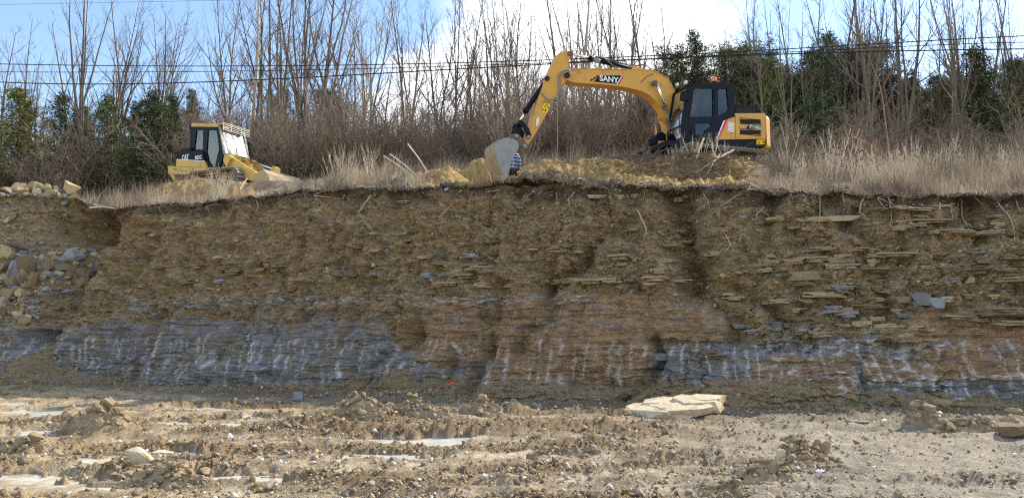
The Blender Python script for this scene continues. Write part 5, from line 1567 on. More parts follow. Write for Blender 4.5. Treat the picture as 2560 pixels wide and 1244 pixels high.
for i in range(30):
    xx_ = 1940 + (i + rt.random()) * 21; Y = rt.uniform(23, 29)
    place_weed(xx_, Y, rt.uniform(330, 390), '%s dry teasel before the trees %s' % ('front' if Y < 25 else 'middle' if Y < 27 else 'rear', mark(xx_)), 'teasels at the right', rt.randint(0, 2))
for i in range(7):
    place_weed(rt.uniform(820, 1010), rt.uniform(25.5, 31), rt.uniform(330, 400), 'dry weed stalks standing on the bank right of the loader bucket', 'stalks beside the loader bucket', rt.randint(0, 2))
for i in range(5):
    place_weed(rt.uniform(540, 620), rt.uniform(28, 32), rt.uniform(385, 415), 'dry weed stalks standing before the loader body', 'stalks before the loader', rt.randint(0, 2))
for i, (a, t) in enumerate(((1700, 345), (1735, 330), (1755, 318), (1790, 322), (1815, 345), (1680, 365))):
    place_weed(a, 24.6, t, 'pale dry stalks standing before the cab of the excavator', 'stalks before the excavator', i)

def stick(p, q, r0, label, group=None, m=None, mid=None, cat='stick', name='stick'):
    b = MB(); p, q = Vector(p), Vector(q)
    c_ = p.lerp(q, .5) + Vector((0, 0, .05)) if mid is None else Vector(mid)
    b.tube([p, p.lerp(c_, .6), c_, c_.lerp(q, .5), q], [r0, r0 * .95, r0 * .85, r0 * .7, r0 * .4], 5)
    o = b.build(name, m or M_stalk)
    return tag(o, label, cat, group)
def hstick(a, b, Ya, c_, d, Yb, r0, label, group=None, m=None):
    return stick(at(a, b, Ya), at(c_, d, Yb), r0, label, group, m)
hstick(1835, 375, 24.4, 1740, 432, 23.4, .035, 'long pale stick leaning before the rear of the cab', None)
hstick(1745, 395, 24.2, 1850, 412, 24.2, .028, 'pale stick lying across the brush before the tracks')
hstick(1760, 345, 24.3, 1735, 415, 24.0, .03, 'pale stick standing upright in the brush before the cab')
hstick(1800, 385, 24.2, 1765, 440, 23.2, .022, 'thin pale stick slanting down the soil before the tracks')
hstick(960, 390, 27, 1040, 450, 25.4, .03, 'long pale dry stalk leaning down to the right of the grass')
hstick(975, 385, 27.2, 1050, 447, 25.6, .025, 'second long pale stalk leaning beside the first right of the grass')
hstick(1020, 360, 27.5, 1075, 440, 26, .025, 'thin pale stalk leaning left of the yellow soil heap')
hstick(2133, 342, 30, 2200, 378, 29, .05, 'rust red broken branch sticking out of the weeds at the right', None, mat('red_branch', (.42, .13, .05), rough=.8, var=.25, scale=6))
hstick(1441, 446, 22.7, 1470, 456, 22.4, .03, 'short pale stick lying on the yellow soil right of the bucket')
hstick(224, 519, 26.8, 290, 521, 26.3, .028, 'pale straight stick lying on the lip at the left end')
hstick(1470, 440, 23.6, 1494, 405, 23.9, .09, 'dark broken stump leaning on the soil below the boom', None, M_bark)
hstick(600, 474, 25.8, 620, 445, 26.4, .02, 'pale twig standing on the lip before the loader')
# heaps of torn brush under the excavator
fm = MB(); r_ = random.Random(43)
for i in range(2300):
    a = r_.gauss(1620, 90) if i % 3 else r_.gauss(1770, 55); Yp = r_.uniform(22.6, 25.6)
    x = at(a, 430, Yp).x; z = hz(x, Yp) + abs(r_.gauss(.03, .13))
    t = r_.gauss(0, .7) + (0 if r_.random() < .7 else 1.5); L = r_.uniform(.15, .75)
    dv = Vector((math.cos(t), math.sin(t) * .6, r_.gauss(0, .35)))
    limb(fm, Vector((x, Yp, z)), dv, L, r_.uniform(.006, .018), r_, 3, -.05, .15, .5)
bp = link('brush_heap', pymesh('brush_heap', fm.V, fm.F), mat('torn_brush', (.20, .155, .115), rough=.9, var=.5, scale=2.5, spec=.1)); tag(bp, kind='stuff')
# twigs strewn along the lip
fm = MB()
for i in range(1100):
    a = r_.uniform(250, 2600); q = float(np.interp(a, PX, Q)); Yp = float(np.interp(a, PX, LY)) + r_.uniform(-.1, 1.4)
    x = q * Yp; t = r_.uniform(0, 3.14); L = r_.uniform(.15, .6)
    limb(fm, Vector((x, Yp, hz(x, Yp) + .02)), Vector((math.cos(t), math.sin(t), r_.gauss(.1, .3))), L, r_.uniform(.005, .012), r_, 3, -.1, .2, .5)
tl = link('twig_litter', pymesh('twig_litter', fm.V, fm.F), M_root); tag(tl, kind='stuff')
# clods on the freshly dug shelf
P, p, d = field_pts(3500, (1050, 1900), (.1, 6.5), 51)
nn = len(P); size = np.clip(np.exp(nrs.normal(-3.1, .5, nn)), .02, .16)
scatter('soil_clods', prot, P, np.stack([size, size, size * .7], 1), rmats(nn, 1), np.array([(.34, .24, .11), (.40, .30, .15), (.22, .15, .08), (.45, .37, .22)])[nrs.choice(4, nn, p=[.4, .25, .25, .1])], M_chip)

P, p, d = field_pts(2600, (225, 2640), (-.2, .5), 53)
nn = len(P); size = np.clip(np.exp(nrs.normal(-3.3, .5, nn)), .015, .12)
P[:, 2] -= np.clip(-d, 0, 1) * .5
scatter('lip_clods', prot, P, np.stack([size * 1.2, size, size * .8], 1), rmats(nn, 1), np.array([(.12, .09, .065), (.17, .125, .08), (.08, .062, .05), (.23, .17, .10)])[nrs.choice(4, nn)], M_chip)
# ---------------------------------------------------------------- overhead wires
M_wire = mat('wire_black', (.02, .02, .022), rough=.5, var=.05)
def wire(pts, r0, label):
    """pts: (px, py, Y) along the span, smoothed"""
    P3 = [at(a, b, Y) for a, b, Y in pts]
    xs = np.array([p.x for p in P3]); zz = np.array([p.z for p in P3]); ys = np.array([p.y for p in P3])
    t = np.linspace(0, 1, len(P3)); co = [np.polyfit(t, v, 3) for v in (xs, ys, zz)]
    tt = np.linspace(-.12, 1.12, 60)
    m = MB(); m.tube([Vector((np.polyval(co[0], a), np.polyval(co[1], a), np.polyval(co[2], a))) for a in tt], r0, 5)
    return tag(m.build('power_line', M_wire, None), label, 'wire')
def span(ys, r0, label, Y0=38.0, Y1=31.0):
    return wire([(a, b, Y0 + (Y1 - Y0) * a / 2560) for a, b in ys], r0, label)
span([(0, 160), (640, 165), (1280, 155), (1800, 130), (2200, 110), (2560, 90)], .022, 'upper of the three black wires strung across the trees')
span([(0, 179), (640, 180), (1280, 159), (1800, 138), (2200, 121), (2560, 105)], .017, 'middle thin wire of the three strung across the trees')
span([(0, 206), (420, 208), (700, 197), (1280, 163), (1800, 144), (2560, 122)], .027, 'lowest and thickest of the three black wires across the trees')
span([(0, 12), (300, 6), (620, 0), (1000, -6), (1800, -20), (2560, -30)], .012, 'thin wire high in the sky at the top left', 60, 60)
# ---------------------------------------------------------------- machines
M_yel = mat('machine_yellow', (.62, .315, .045), rough=.42, var=.07, scale=2, spec=.4, dirt=(.36, .24, .10), dirtamt=.27, dscale=2.5)
M_cyel = mat('loader_yellow', (.60, .385, .085), rough=.45, var=.08, scale=2, spec=.4, dirt=(.38, .27, .13), dirtamt=.32, dscale=2.5)
M_blk = mat('machine_black', (.006, .009, .015), rough=.45, var=.15, scale=2, spec=.14, dirt=(.07, .06, .045), dirtamt=.04, dscale=3)
M_dark = mat('dark_grille', (.018, .018, .02), rough=.7, var=.1)
M_chrome = mat('chrome_rod', (.78, .78, .78), rough=.18, var=.03, metal=1.0)
M_steel = mat('worn_steel', (.27, .265, .25), rough=.55, var=.2, scale=4, spec=.4, dirt=(.38, .27, .13), dirtamt=.34, dscale=2.8, bump=.004, bscale=20)
M_rusty = mat('dirty_iron', (.12, .095, .075), rough=.8, var=.3, scale=5, dirt=(.30, .21, .11), dirtamt=.45, dscale=4)
M_mudst = mat('muddy_steel', (.36, .24, .12), rough=.8, var=.3, scale=5, bump=.01, bscale=18, dirt=(.34, .31, .27), dirtamt=.4, dscale=4)
M_hose = mat('hose_rubber', (.10, .09, .085), rough=.6, var=.1)
M_red = mat('stripe_red', (.62, .03, .07), rough=.45, var=.05)
M_wht = mat('white_paint', (.78, .78, .76), rough=.5, var=.06, scale=5)
M_sign = mat('sign_yellow', (.85, .58, .02), rough=.5, var=.04)
M_seat = mat('seat_fabric', (.035, .035, .04), rough=.9, var=.2)
M_amber = mat('amber_lens', (.95, .22, .01), rough=.25, var=.05, spec=.5)
M_glass = glass_mat('cab_glass', (.62, .70, .67), .03)
M_lens = mat('lamp_lens', (.7, .7, .68), rough=.2, var=.05, spec=.6)

class Frame:
    def __init__(s, o, yaw):
        s.o = o; s.f = Vector((math.cos(yaw), math.sin(yaw), 0)); s.l = Vector((-math.sin(yaw), math.cos(yaw), 0))
    def hit(s, px, py, lat):
        """local (forward, up) of a photograph point on the upright plane at that distance to the side"""
        d = ray(px, py); c_ = Vector((0, 0, CAMH)); p0 = s.o + s.l * lat
        t = (p0 - c_).dot(s.l) / d.dot(s.l)
        w_ = c_ + d * t - s.o
        return (w_.dot(s.f), w_.z)
def text(body, parent, M3, loc, size, m, name='lettering', bold=.0, shear=0, width=None):
    cu = bpy.data.curves.new(name, 'FONT'); cu.body = body; cu.size = size; cu.extrude = .004; cu.offset = bold; cu.shear = shear
    cu.align_x = 'CENTER'; cu.align_y = 'CENTER'
    cu.materials.append(m)
    tmp = bpy.data.objects.new('tmp', cu)
    me = bpy.data.meshes.new_from_object(tmp); bpy.data.objects.remove(tmp)
    o = link(name, me, m, parent)
    mm = M3.to_4x4(); mm.translation = Vector(loc)
    o.matrix_local = mm
    if width:
        o.scale = (width, 1, 1)
    return o
LEFT_TXT = Matrix(((-1, 0, 0), (0, 0, 1), (0, 1, 0)))      # read from a machine's left side
RIGHT_TXT = Matrix(((1, 0, 0), (0, 0, -1), (0, 1, 0)))
def cyl(parent, name, a, b, r0, m, n=12, extra=None):
    b_ = MB(); b_.tube([Vector(a), Vector(b)], r0, n)
    if extra:
        for (t0, t1, q) in extra:
            b_.tube([Vector(a).lerp(Vector(b), t0), Vector(a).lerp(Vector(b), t1)], q, n)
    o = b_.build(name, m, parent)
    for p in o.data.polygons:
        p.use_smooth = len(p.vertices) == 4
    return o
def pin(parent, c, y0, y1, r0, m, name='pin'):
    return cyl(parent, name, (c[0], y0, c[1]), (c[0], y1, c[1]), r0, m, 14)
def track(parent, x0, x1, h, y0, y1, z0=0):
    r0 = h / 2; N_ = 10
    loop = [(x1 + r0 * math.sin(math.pi * i / N_), z0 + r0 + r0 * math.cos(math.pi * i / N_)) for i in range(N_ + 1)]
    loop += [(x0 - r0 * math.sin(math.pi * i / N_), z0 + r0 - r0 * math.cos(math.pi * i / N_)) for i in range(N_ + 1)]
    inner = [((x - (x0 + x1) / 2) * (1 - .12 / (x1 - x0 + h) * 2) + (x0 + x1) / 2, z0 + r0 + (z - z0 - r0) * .80) for x, z in loop]
    m = MB(); m.prism(loop, y0, y1, [inner]); tr = m.build('track_belt', M_rusty, parent)
    L = [Vector((a, 0, b)) for a, b in loop]; L.append(L[0])
    seg = [(L[i + 1] - L[i]).length for i in range(len(L) - 1)]; tot = sum(seg); n_ = int(tot / .17)
    m = MB(); m.box((0, 0, .02), (.145, abs(y1 - y0) + .06, .03)); m.box((.05, 0, .05), (.02, abs(y1 - y0) + .06, .045))
    sm = pymesh('track_shoe', m.V, m.F); sm.materials.append(M_steel)
    for k in range(n_):
        s_ = tot * k / n_; i = 0
        while s_ > seg[i]:
            s_ -= seg[i]; i += 1
        p = L[i].lerp(L[i + 1], s_ / seg[i]); d = (L[i + 1] - L[i]).normalized()
        o = link('track_shoe', sm, None, tr)
        nv = Vector((-d.z, 0, d.x))
        c_ = Vector(((x0 + x1) / 2, 0, z0 + r0))
        if nv.dot(p - c_) < 0 and abs(nv.dot(p - c_)) > .01:
            nv = -nv
        mm = Matrix((d, Vector((0, 1, 0)), nv)).transposed().to_4x4(); mm.translation = p + Vector((0, (y0 + y1) / 2, 0))
        o.matrix_local = mm
    m = MB()
    for cx, q in ((x0, r0 * .78), (x1, r0 * .78)):
        m.tube([(cx, y0 + .04, z0 + r0), (cx, y1 - .04, z0 + r0)], q, 16)
    n_r = 6
    for k in range(n_r):
        cx = x0 + (x1 - x0) * (k + .5) / n_r
        m.tube([(cx, y0 + .06, z0 + .17), (cx, y1 - .06, z0 + .17)], .085, 10)
    m.box(((x0 + x1) / 2, (y0 + y1) / 2, z0 + r0), (x1 - x0, abs(y1 - y0) * .5, h * .42))
    m.build('track_frame', M_rusty, parent)
    return tr

# ---- excavator
EX = empty('excavator', EX_O, EX_YAW)
tag(EX, 'yellow tracked excavator with a black cab working on the bank above the cut', 'excavator')
fr = Frame(EX_O, EX_YAW)
def Z1(l, lat):
    return [fr.hit(1150 + x / 3.11, 100 + y / 3.11, lat) for x, y in l]
def Z2(l, lat):
    return [fr.hit(1550 + x / 4.147, 160 + y / 4.147, lat) for x, y in l]
for sd in (1, -1):
    track(EX, -1.45, 1.45, .78, min(sd * .78, sd * 1.26), max(sd * .78, sd * 1.26), -.26)
m = MB(); m.box((0, 0, .3), (1.4, 1.6, .4)); m.tube([(0, 0, .4), (0, 0, .95)], .55, 20); m.build('turntable', M_rusty, EX)
# boom
bp_ = Z1([(806, 262), (818, 246), (850, 232), (930, 226), (1200, 230), (1490, 236), (1545, 262), (1612, 300), (1640, 345), (1668, 400), (1690, 520), (1700, 600), (1640, 640), (1600, 590), (1570, 535), (1530, 478), (1480, 432), (1420, 402), (1350, 380), (1250, 362), (1100, 346), (930, 334), (880, 328), (830, 310), (810, 290)], .2)
m = MB(); m.prism(bp_, -.2, .2); boom = m.build('boom', M_yel, EX, .012)
# flange plates along the top of the boom
fl = Z1([(850, 232), (930, 226), (1200, 230), (1490, 236), (1545, 262), (1612, 300), (1640, 345), (1668, 400)], .2)
m = MB()
for (a, b), (c_, d) in zip(fl[:-1], fl[1:]):
    for sd in (1, -1):
        m.tube([(a, sd * .21, b + .01), (c_, sd * .21, d + .01)], .018, 4)
m.build('flange', M_yel, boom)
m = MB()
for (x, y) in ((930, 232), (1120, 236), (1270, 238), (1430, 242)):
    a = Z1([(x, y)], .22)[0]; m.box((a[0], .212, a[1] - .03), (.04, .03, .16))
m.build('bracket', M_yel, boom)
dec = Z1([(1040, 325), (1080, 278), (1258, 276), (1218, 342)], .2)
m = MB(); m.prism(dec, .202, .205); dp = m.build('decal_panel', M_blk, boom)
m = MB(); m.prism(Z1([(1224, 344), (1264, 276), (1272, 280), (1238, 346)], .2), .202, .206); m.build('decal_stripe', M_red, boom)
m = MB(); m.prism(Z1([(1217, 342), (1257, 276), (1264, 276), (1224, 344)], .2), .203, .207); m.build('decal_stripe', M_wht, boom)
m = MB()
for q in ([(1008, 318), (1018, 305), (1038, 306), (1028, 319)], [(1032, 304), (1042, 291), (1060, 292), (1050, 305)], [(1052, 290), (1062, 277), (1078, 277), (1068, 290)]):
    m.prism(Z1(q, .2), .202, .205)
m.build('decal_checks', M_blk, boom)
ca = Z1([(1157, 308)], .2)[0]
text('SANY', boom, LEFT_TXT, (ca[0], .206, ca[1]), .27, M_wht, bold=.008, width=1.05)
# arm
ap = Z1([(768, 108), (778, 97), (800, 92), (848, 90), (868, 105), (862, 128), (845, 160), (840, 230), (838, 300), (800, 355), (745, 440), (700, 522), (620, 672), (556, 780), (528, 815), (500, 840), (488, 825), (500, 790), (528, 715), (545, 690), (592, 500), (650, 345), (660, 296), (690, 262), (735, 165), (752, 128)], .17)
m = MB(); m.prism(ap, -.17, .17); arm = m.build('arm', M_yel, EX, .012)
st = Z1([(660, 485), (704, 496), (672, 572), (630, 553)], .17)
m = MB(); m.prism(st, .172, .175); wsn = m.build('warning_sign', M_sign, arm)
m = MB()
tri = Z1([(676, 498), (692, 530), (652, 522)], .17); tri2 = Z1([(676, 506), (686, 525), (660, 520)], .17)
m.prism(tri, .176, .178, [tri2])
for q in ([(640, 535), (650, 538), (646, 552), (636, 548)], [(652, 545), (662, 548), (661, 552), (651, 549)], [(664, 534), (672, 540), (664, 560), (657, 556)]):
    m.prism(Z1(q, .17), .176, .178)
m.build('pictogram', M_blk, wsn)
m = MB(); q = Z1([(596, 618), (608, 600), (612, 640), (600, 670)], .19)
m.prism(Z1([(590, 620), (602, 598), (612, 605), (612, 640), (600, 674), (590, 670)], .17), .172, .21); m.build('valve', M_lens, arm)
# arm cylinder on top of the boom
a0 = Z1([(862, 108)], 0)[0]; a1 = Z1([(1010, 145)], 0)[0]; a2 = Z1([(1085, 165)], 0)[0]; a3 = Z1([(1352, 226)], 0)[0]
cyl(EX, 'cylinder_rod', (a0[0], 0, a0[1]), (a1[0], 0, a1[1]), .045, M_chrome)
ac = cyl(EX, 'arm_cylinder', (a1[0], 0, a1[1]), (a3[0], 0, a3[1]), .085, M_blk, 14, [(0, .05, .105)])
cyl(ac, 'collar', (a1[0] + (a3[0] - a1[0]) * .06, 0, a1[1] + (a3[1] - a1[1]) * .06), (a2[0], 0, a2[1]), .092, M_steel)
m = MB(); m.prism(Z1([(1330, 236), (1350, 205), (1400, 215), (1430, 236)], .1), -.1, .1); m.build('lug', M_yel, boom, .01)
pin(EX, Z1([(858, 106)], .2)[0], -.21, .22, .09, M_rusty)
pin(EX, Z1([(835, 275)], .24)[0], -.26, .26, .10, M_dark)
pin(EX, Z1([(680, 298)], .22)[0], -.23, .23, .085, M_dark)
# bucket cylinder and linkage
b0 = Z1([(678, 302)], .0)[0]; b1 = Z1([(505, 560)], 0)[0]; b2 = Z1([(468, 632)], 0)[0]
m = MB(); m.prism(Z1([(655, 300), (690, 268), (712, 300), (690, 330)], .1), -.1, .1); m.build('lug', M_yel, arm, .01)
cyl(EX, 'bucket_cylinder', (b0[0], 0, b0[1]), (b1[0], 0, b1[1]), .082, M_blk, 14, [(.92, 1, .10), (.62, .68, .092)])
cyl(EX, 'cylinder_rod', (b1[0], 0, b1[1]), (b2[0], 0, b2[1]), .045, M_chrome)
for sd in (1, -1):
    m = MB(); lp = Z1([(440, 655), (460, 625), (490, 640), (530, 690), (550, 745), (540, 768), (520, 765), (505, 710), (480, 672)], .2)
    m.prism(lp, sd * .20, sd * .26); m.build('tipping_link', M_blk, EX, .01)
    m = MB(); lp = Z1([(450, 640), (478, 650), (470, 720), (455, 760), (425, 745), (420, 715)], .14)
    m.prism(lp, sd * .1, sd * .16); m.build('bucket_link', M_blk, EX, .01)
    m = MB(); lp = Z1([(385, 740), (420, 728), (455, 735), (505, 790), (527, 820), (518, 845), (495, 845), (455, 815), (415, 785)], .3)
    m.prism(lp, sd * .25, sd * .31); m.build('bucket_ear', M_rusty, EX, .01)
for c_, q in (((505, 822), .06), ((440, 746), .055), ((537, 752), .05)):
    pin(EX, Z1([c_], .32)[0], -.32, .33, q, M_steel)
# bucket
outer = Z1([(385, 752), (330, 768), (290, 778), (268, 802), (262, 845), (272, 900), (295, 965), (322, 1035), (345, 1092)], .46)
inner = Z1([(383, 772), (334, 788), (302, 797), (285, 815), (280, 845), (288, 892), (310, 955), (335, 1022), (352, 1080)], .46)
side = Z1([(275, 805), (300, 778), (345, 768), (400, 770), (440, 784), (457, 828), (440, 872), (402, 932), (386, 990), (374, 1050), (358, 1088), (340, 1080), (318, 1018), (290, 950), (270, 890), (264, 845)], .46)
bk = empty('bucket', (0, 0, 0)); bk.parent = EX
m = MB(); m.prism(outer + inner[::-1], -.46, .46); m.build('shell', M_mudst, bk)
for sd in (1, -1):
    m = MB(); m.prism(side, sd * .46, sd * .50); sp_ = m.build('side_plate', M_steel, bk, .006)
m = MB(); m.prism(Z1([(395, 785), (405, 786), (400, 860), (345, 960), (318, 985), (336, 955), (392, 855)], .5), .501, .515); m.build('wear_edge', M_steel, bk)
for k in range(5):
    y = -.42 + .21 * k
    a, b = outer[4], outer[-1]
    m = MB()
    for i in range(3, len(outer) - 2):
        (x1_, z1_), (x2_, z2_) = outer[i], outer[i + 1]
        m.tube([(x1_, y, z1_), (x2_, y, z2_)], .03, 5)
    m.build('wear_strip', M_steel if k % 2 else M_mudst, bk)
    (x1_, z1_), (x2_, z2_) = outer[-2], outer[-1]
    d = Vector((x2_ - x1_, 0, z2_ - z1_)).normalized()
    e0 = Vector((x2_, y, z2_)) - d * .1
    m = MB()
    m.tube([e0, e0 + d * .14, e0 + d * .30], [.055, .05, .015], 6); m.build('tooth', M_steel, bk)
# boom cylinders either side
for lat in (.32, -.32):
    c0 = Z1([(1523, 330)], .32)[0]; 
    c1, c2 = Z2([(462, 425)], .32)[0], Z2([(520, 600)], .32)[0]
    cyl(EX, 'cylinder_rod', (c0[0], lat, c0[1]), (c1[0], lat, c1[1]), .042, M_chrome)
    cyl(EX, 'boom_cylinder', (c1[0], lat, c1[1]), (c2[0], lat, c2[1] - .5), .078, M_rusty, 12, [(0, .06, .095)])
pin(EX, Z1([(1523, 330)], .4)[0], -.40, .40, .085, M_rusty)
# hoses
def hose(pts, lat0, lat1, r0=.022, nm='hose', m=None):
    P3 = []
    for k, (x, y) in enumerate(pts):
        lt_ = lat0 + (lat1 - lat0) * k / (len(pts) - 1)
        a = Z1([(x, y)], lt_)[0]; P3.append(Vector((a[0], lt_, a[1])))
    out = []
    for i in range(len(P3) - 1):
        p0, p1, p2, p3 = P3[max(i - 1, 0)], P3[i], P3[i + 1], P3[min(i + 2, len(P3) - 1)]
        for s_ in range(4):
            t = s_ / 4
            out.append(.5 * ((2 * p1) + (p2 - p0) * t + (2 * p0 - 5 * p1 + 4 * p2 - p3) * t * t + (3 * p1 - p0 - 3 * p2 + p3) * t ** 3))
    out.append(P3[-1])
    b = MB(); b.tube(out, r0, 6); return b.build(nm, m or M_hose, EX, smooth=True)
M_hoseg = mat('hose_gray', (.26, .24, .21), rough=.5, var=.1)
hose([(850, 232), (805, 240), (772, 275), (770, 350), (765, 410), (735, 455), (690, 462), (655, 435), (632, 400)], .22, .22, .022, m=M_hoseg)
hose([(858, 240), (815, 255), (788, 285), (790, 360), (800, 400), (790, 450), (755, 488), (700, 486), (650, 470)], .26, .24, .022, m=M_hoseg)
hose([(1050, 132), (1110, 140), (1150, 165), (1190, 200), (1250, 218), (1310, 230)], .12, .12, .018)
hose([(1055, 128), (1130, 150), (1250, 180), (1360, 205), (1440, 195), (1490, 235)], .05, .05, .018)
hose([(1370, 200), (1420, 192), (1460, 205), (1480, 232)], -.08, -.08, .02)
hose([(1405, 330), (1425, 312), (1440, 295), (1470, 275), (1505, 265)], .22, .22, .012)
# house
YS = 1.22
m = MB(); m.prism(Z2([(490, 790), (1000, 785), (1505, 782), (1470, 855), (1300, 872), (1000, 868), (560, 850), (495, 838)], YS), -YS, YS - .02); m.build('skirt', M_blk, EX, .03)
body = Z2([(1195, 520), (1500, 518), (1510, 560), (1508, 778), (1000, 776), (1105, 585), (1190, 545)], YS)
m = MB(); m.prism(body, -YS, YS); hb = m.build('engine_housing', M_yel, EX, .03)
cw0 = Z2([(1508, 520), (1512, 860)], YS)
zt, zb = cw0[0][1], cw0[1][1]
pl = []
for i in range(13):
    t = -1 + 2 * i / 12
    pl.append((cw0[0][0] - .02 - .48 * math.sqrt(max(0, 1 - (abs(t) ** 3.0))) - .0, t * YS))
n_ = len(pl)
V, Fs = [], []
levels = [(zb, .06, .0), (zb + .08, .0, 0), (zt - .12, .0, 0), (zt - .02, .05, 0), (zt + .01, .12, 0)]
for z_, ins, _ in levels:
    for x, y in pl:
        V.append((x + ins, y * (1 - ins * .25), z_))
for l in range(len(levels) - 1):
    for i in range(n_ - 1):
        Fs.append((l * n_ + i, l * n_ + i + 1, (l + 1) * n_ + i + 1, (l + 1) * n_ + i))
Fs.append(tuple(range(n_))[::-1]); Fs.append(tuple((len(levels) - 1) * n_ + i for i in range(n_)))
for l in range(len(levels) - 1):
    Fs.append((l * n_ + n_ - 1, l * n_, (l + 1) * n_, (l + 1) * n_ + n_ - 1))
m = MB(); m.add(V, Fs); m.build('counterweight', M_yel, EX, .0)
for q in ([(1245, 575), (1457, 575), (1457, 622), (1245, 622)], [(1243, 685), (1457, 685), (1457, 732), (1243, 732)]):
    z = Z2(q, YS); m = MB(); m.prism(z, YS + .001, YS + .006)
    g = m.build('grille', M_dark, hb)
    x0_, x1_ = min(a for a, b in z), max(a for a, b in z); z0_, z1_ = min(b for a, b in z), max(b for a, b in z)
    m = MB()
    for k in range(5):
        zz = z0_ + (z1_ - z0_) * (k + .5) / 5; m.box(((x0_ + x1_) / 2, YS + .012, zz), (x1_ - x0_, .012, .012))
    m.build('louvre', M_blk, g)
z = Z2([(1115, 605), (1178, 605), (1175, 705), (1112, 705)], YS)
for k in range(7):
    f = (k + .5) / 7; a = z[0][0] * (1 - f) + z[3][0] * f; b = z[1][0] * (1 - f) + z[2][0] * f; zz = z[0][1] * (1 - f) + z[3][1] * f
    m = MB(); m.box(((a + b) / 2, YS + .01, zz), (abs(b - a), .025, .035)); m.build('louvre', M_wht, hb)
m = MB()
for q in ([(1196, 530), (1198, 776)], [(1506, 525), (1508, 776)], [(1236, 640), (1238, 668)]):
    a, b = Z2(q, YS); m.tube([(a[0], YS, a[1]), (b[0], YS, b[1])], .008, 4)
m.build('door_seam', M_rusty, hb)
m = MB(); m.prism(Z2([(1330, 640), (1342, 633), (1466, 633), (1450, 672), (1318, 674)], YS), YS + .001, YS + .004); m.build('decal_panel', M_blk, hb)
m = MB()
for q in ([(1298, 672), (1310, 658), (1322, 658), (1312, 672)], [(1312, 655), (1322, 640), (1334, 640), (1326, 655)]):
    m.prism(Z2(q, YS), YS + .001, YS + .004)
m.build('decal_checks', M_blk, hb)
ca = Z2([(1398, 654)], YS)[0]
text('SY135C', hb, LEFT_TXT, (ca[0], YS + .006, ca[1]), .135, M_wht, bold=.004, shear=.15, width=1.08)
m = MB(); m.prism(Z2([(1070, 592), (1088, 583), (1012, 770), (1000, 770)], YS), YS + .001, YS + .005); m.build('decal_stripe', M_wht, hb)
m = MB(); m.prism(Z2([(1088, 583), (1120, 570), (1040, 752), (1012, 772)], YS), YS + .001, YS + .006); m.build('decal_stripe', M_red, hb)
wsn = None
m = MB(); m.prism(Z2([(1420, 784), (1504, 782), (1500, 832), (1418, 834)], YS), YS - .018, YS - .012); wsn = m.build('warning_sign', M_sign, EX)
m = MB(); m.prism(Z2([(1442, 795), (1458, 825), (1426, 826)], YS), YS - .011, YS - .009, [Z2([(1442, 804), (1450, 820), (1434, 821)], YS)])
m.prism(Z2([(1475, 800), (1498, 798), (1497, 806), (1476, 808)], YS), YS - .011, YS - .009); m.prism(Z2([(1486, 808), (1497, 807), (1495, 820), (1486, 820)], YS), YS - .011, YS - .009); m.build('pictogram', M_blk, wsn)
m = MB(); m.prism(Z2([(1192, 520), (1195, 452), (1215, 446), (1395, 450), (1412, 520)], .7), -.9, .8); eh = m.build('engine_hood', M_blk, EX, .03)
for k in range(6):
    z = Z2([(1205 + k * 34, 462), (1226 + k * 34, 462), (1228 + k * 34, 505), (1206 + k * 34, 505)], .8)
    m = MB(); m.prism(z, .801, .806); m.build('vent_slot', M_dark, eh)
# right hand side body before the engine (tank and tool box)
m = MB(); m.box((.75, -.75, 1.35), (1.3, .95, 1.0)); m.build('tank', M_yel, EX, .03)
m = MB(); m.prism(Z2([(365, 760), (385, 725), (440, 715), (470, 740), (475, 820), (400, 830), (375, 815)], .1), -.35, .12); tb = m.build('tool_box', M_blk, EX, .03)
m = MB(); m.prism(Z2([(392, 800), (460, 795), (458, 820), (394, 824)], .12), .121, .125); m.build('decal_stripe', M_yel, tb)
m = MB(); m.prism(Z2([(375, 835), (480, 830), (490, 865), (380, 880)], .1), -.4, .5); m.build('front_step', M_rusty, EX, .01)
# cab
CY0, CY1 = .25, 1.20
cab = empty('cab', (0, 0, 0)); cab.parent = EX
co_ = Z2([(742, 203), (1020, 192), (1150, 190), (1185, 215), (1192, 548), (1105, 582), (1000, 776), (660, 785), (655, 640), (690, 400), (715, 240)], CY1)
w1 = Z2([(775, 252), (955, 252), (966, 275), (966, 546), (728, 548), (745, 420), (762, 300)], CY1)
w2 = Z2([(1016, 256), (1108, 256), (1128, 478), (1018, 541)], CY1)
w3 = Z2([(782, 612), (945, 612), (950, 650), (880, 690), (880, 735), (782, 735)], CY1)
m = MB(); m.prism(co_, CY1 - .06, CY1, [w1, w2, w3]); cs = m.build('side_panel', M_blk, cab, .008)
for w_, nm in ((w1, 'door_window'), (w2, 'rear_side_window'), (w3, 'lower_door_window')):
    m = MB(); m.prism(w_, CY1 - .04, CY1 - .03); m.build(nm, M_glass, cab)
fo = co_; fw1 = [(a, b) for a, b in w1]; fw2 = [(a, b) for a, b in w2]
m = MB(); m.prism(co_, CY0, CY0 + .05, [w1, w2]); m.build('far_side_panel', M_blk, cab)
for w_ in (w1, w2):
    m = MB(); m.prism(w_, CY0 + .02, CY0 + .03); m.build('far_window', M_glass, cab)
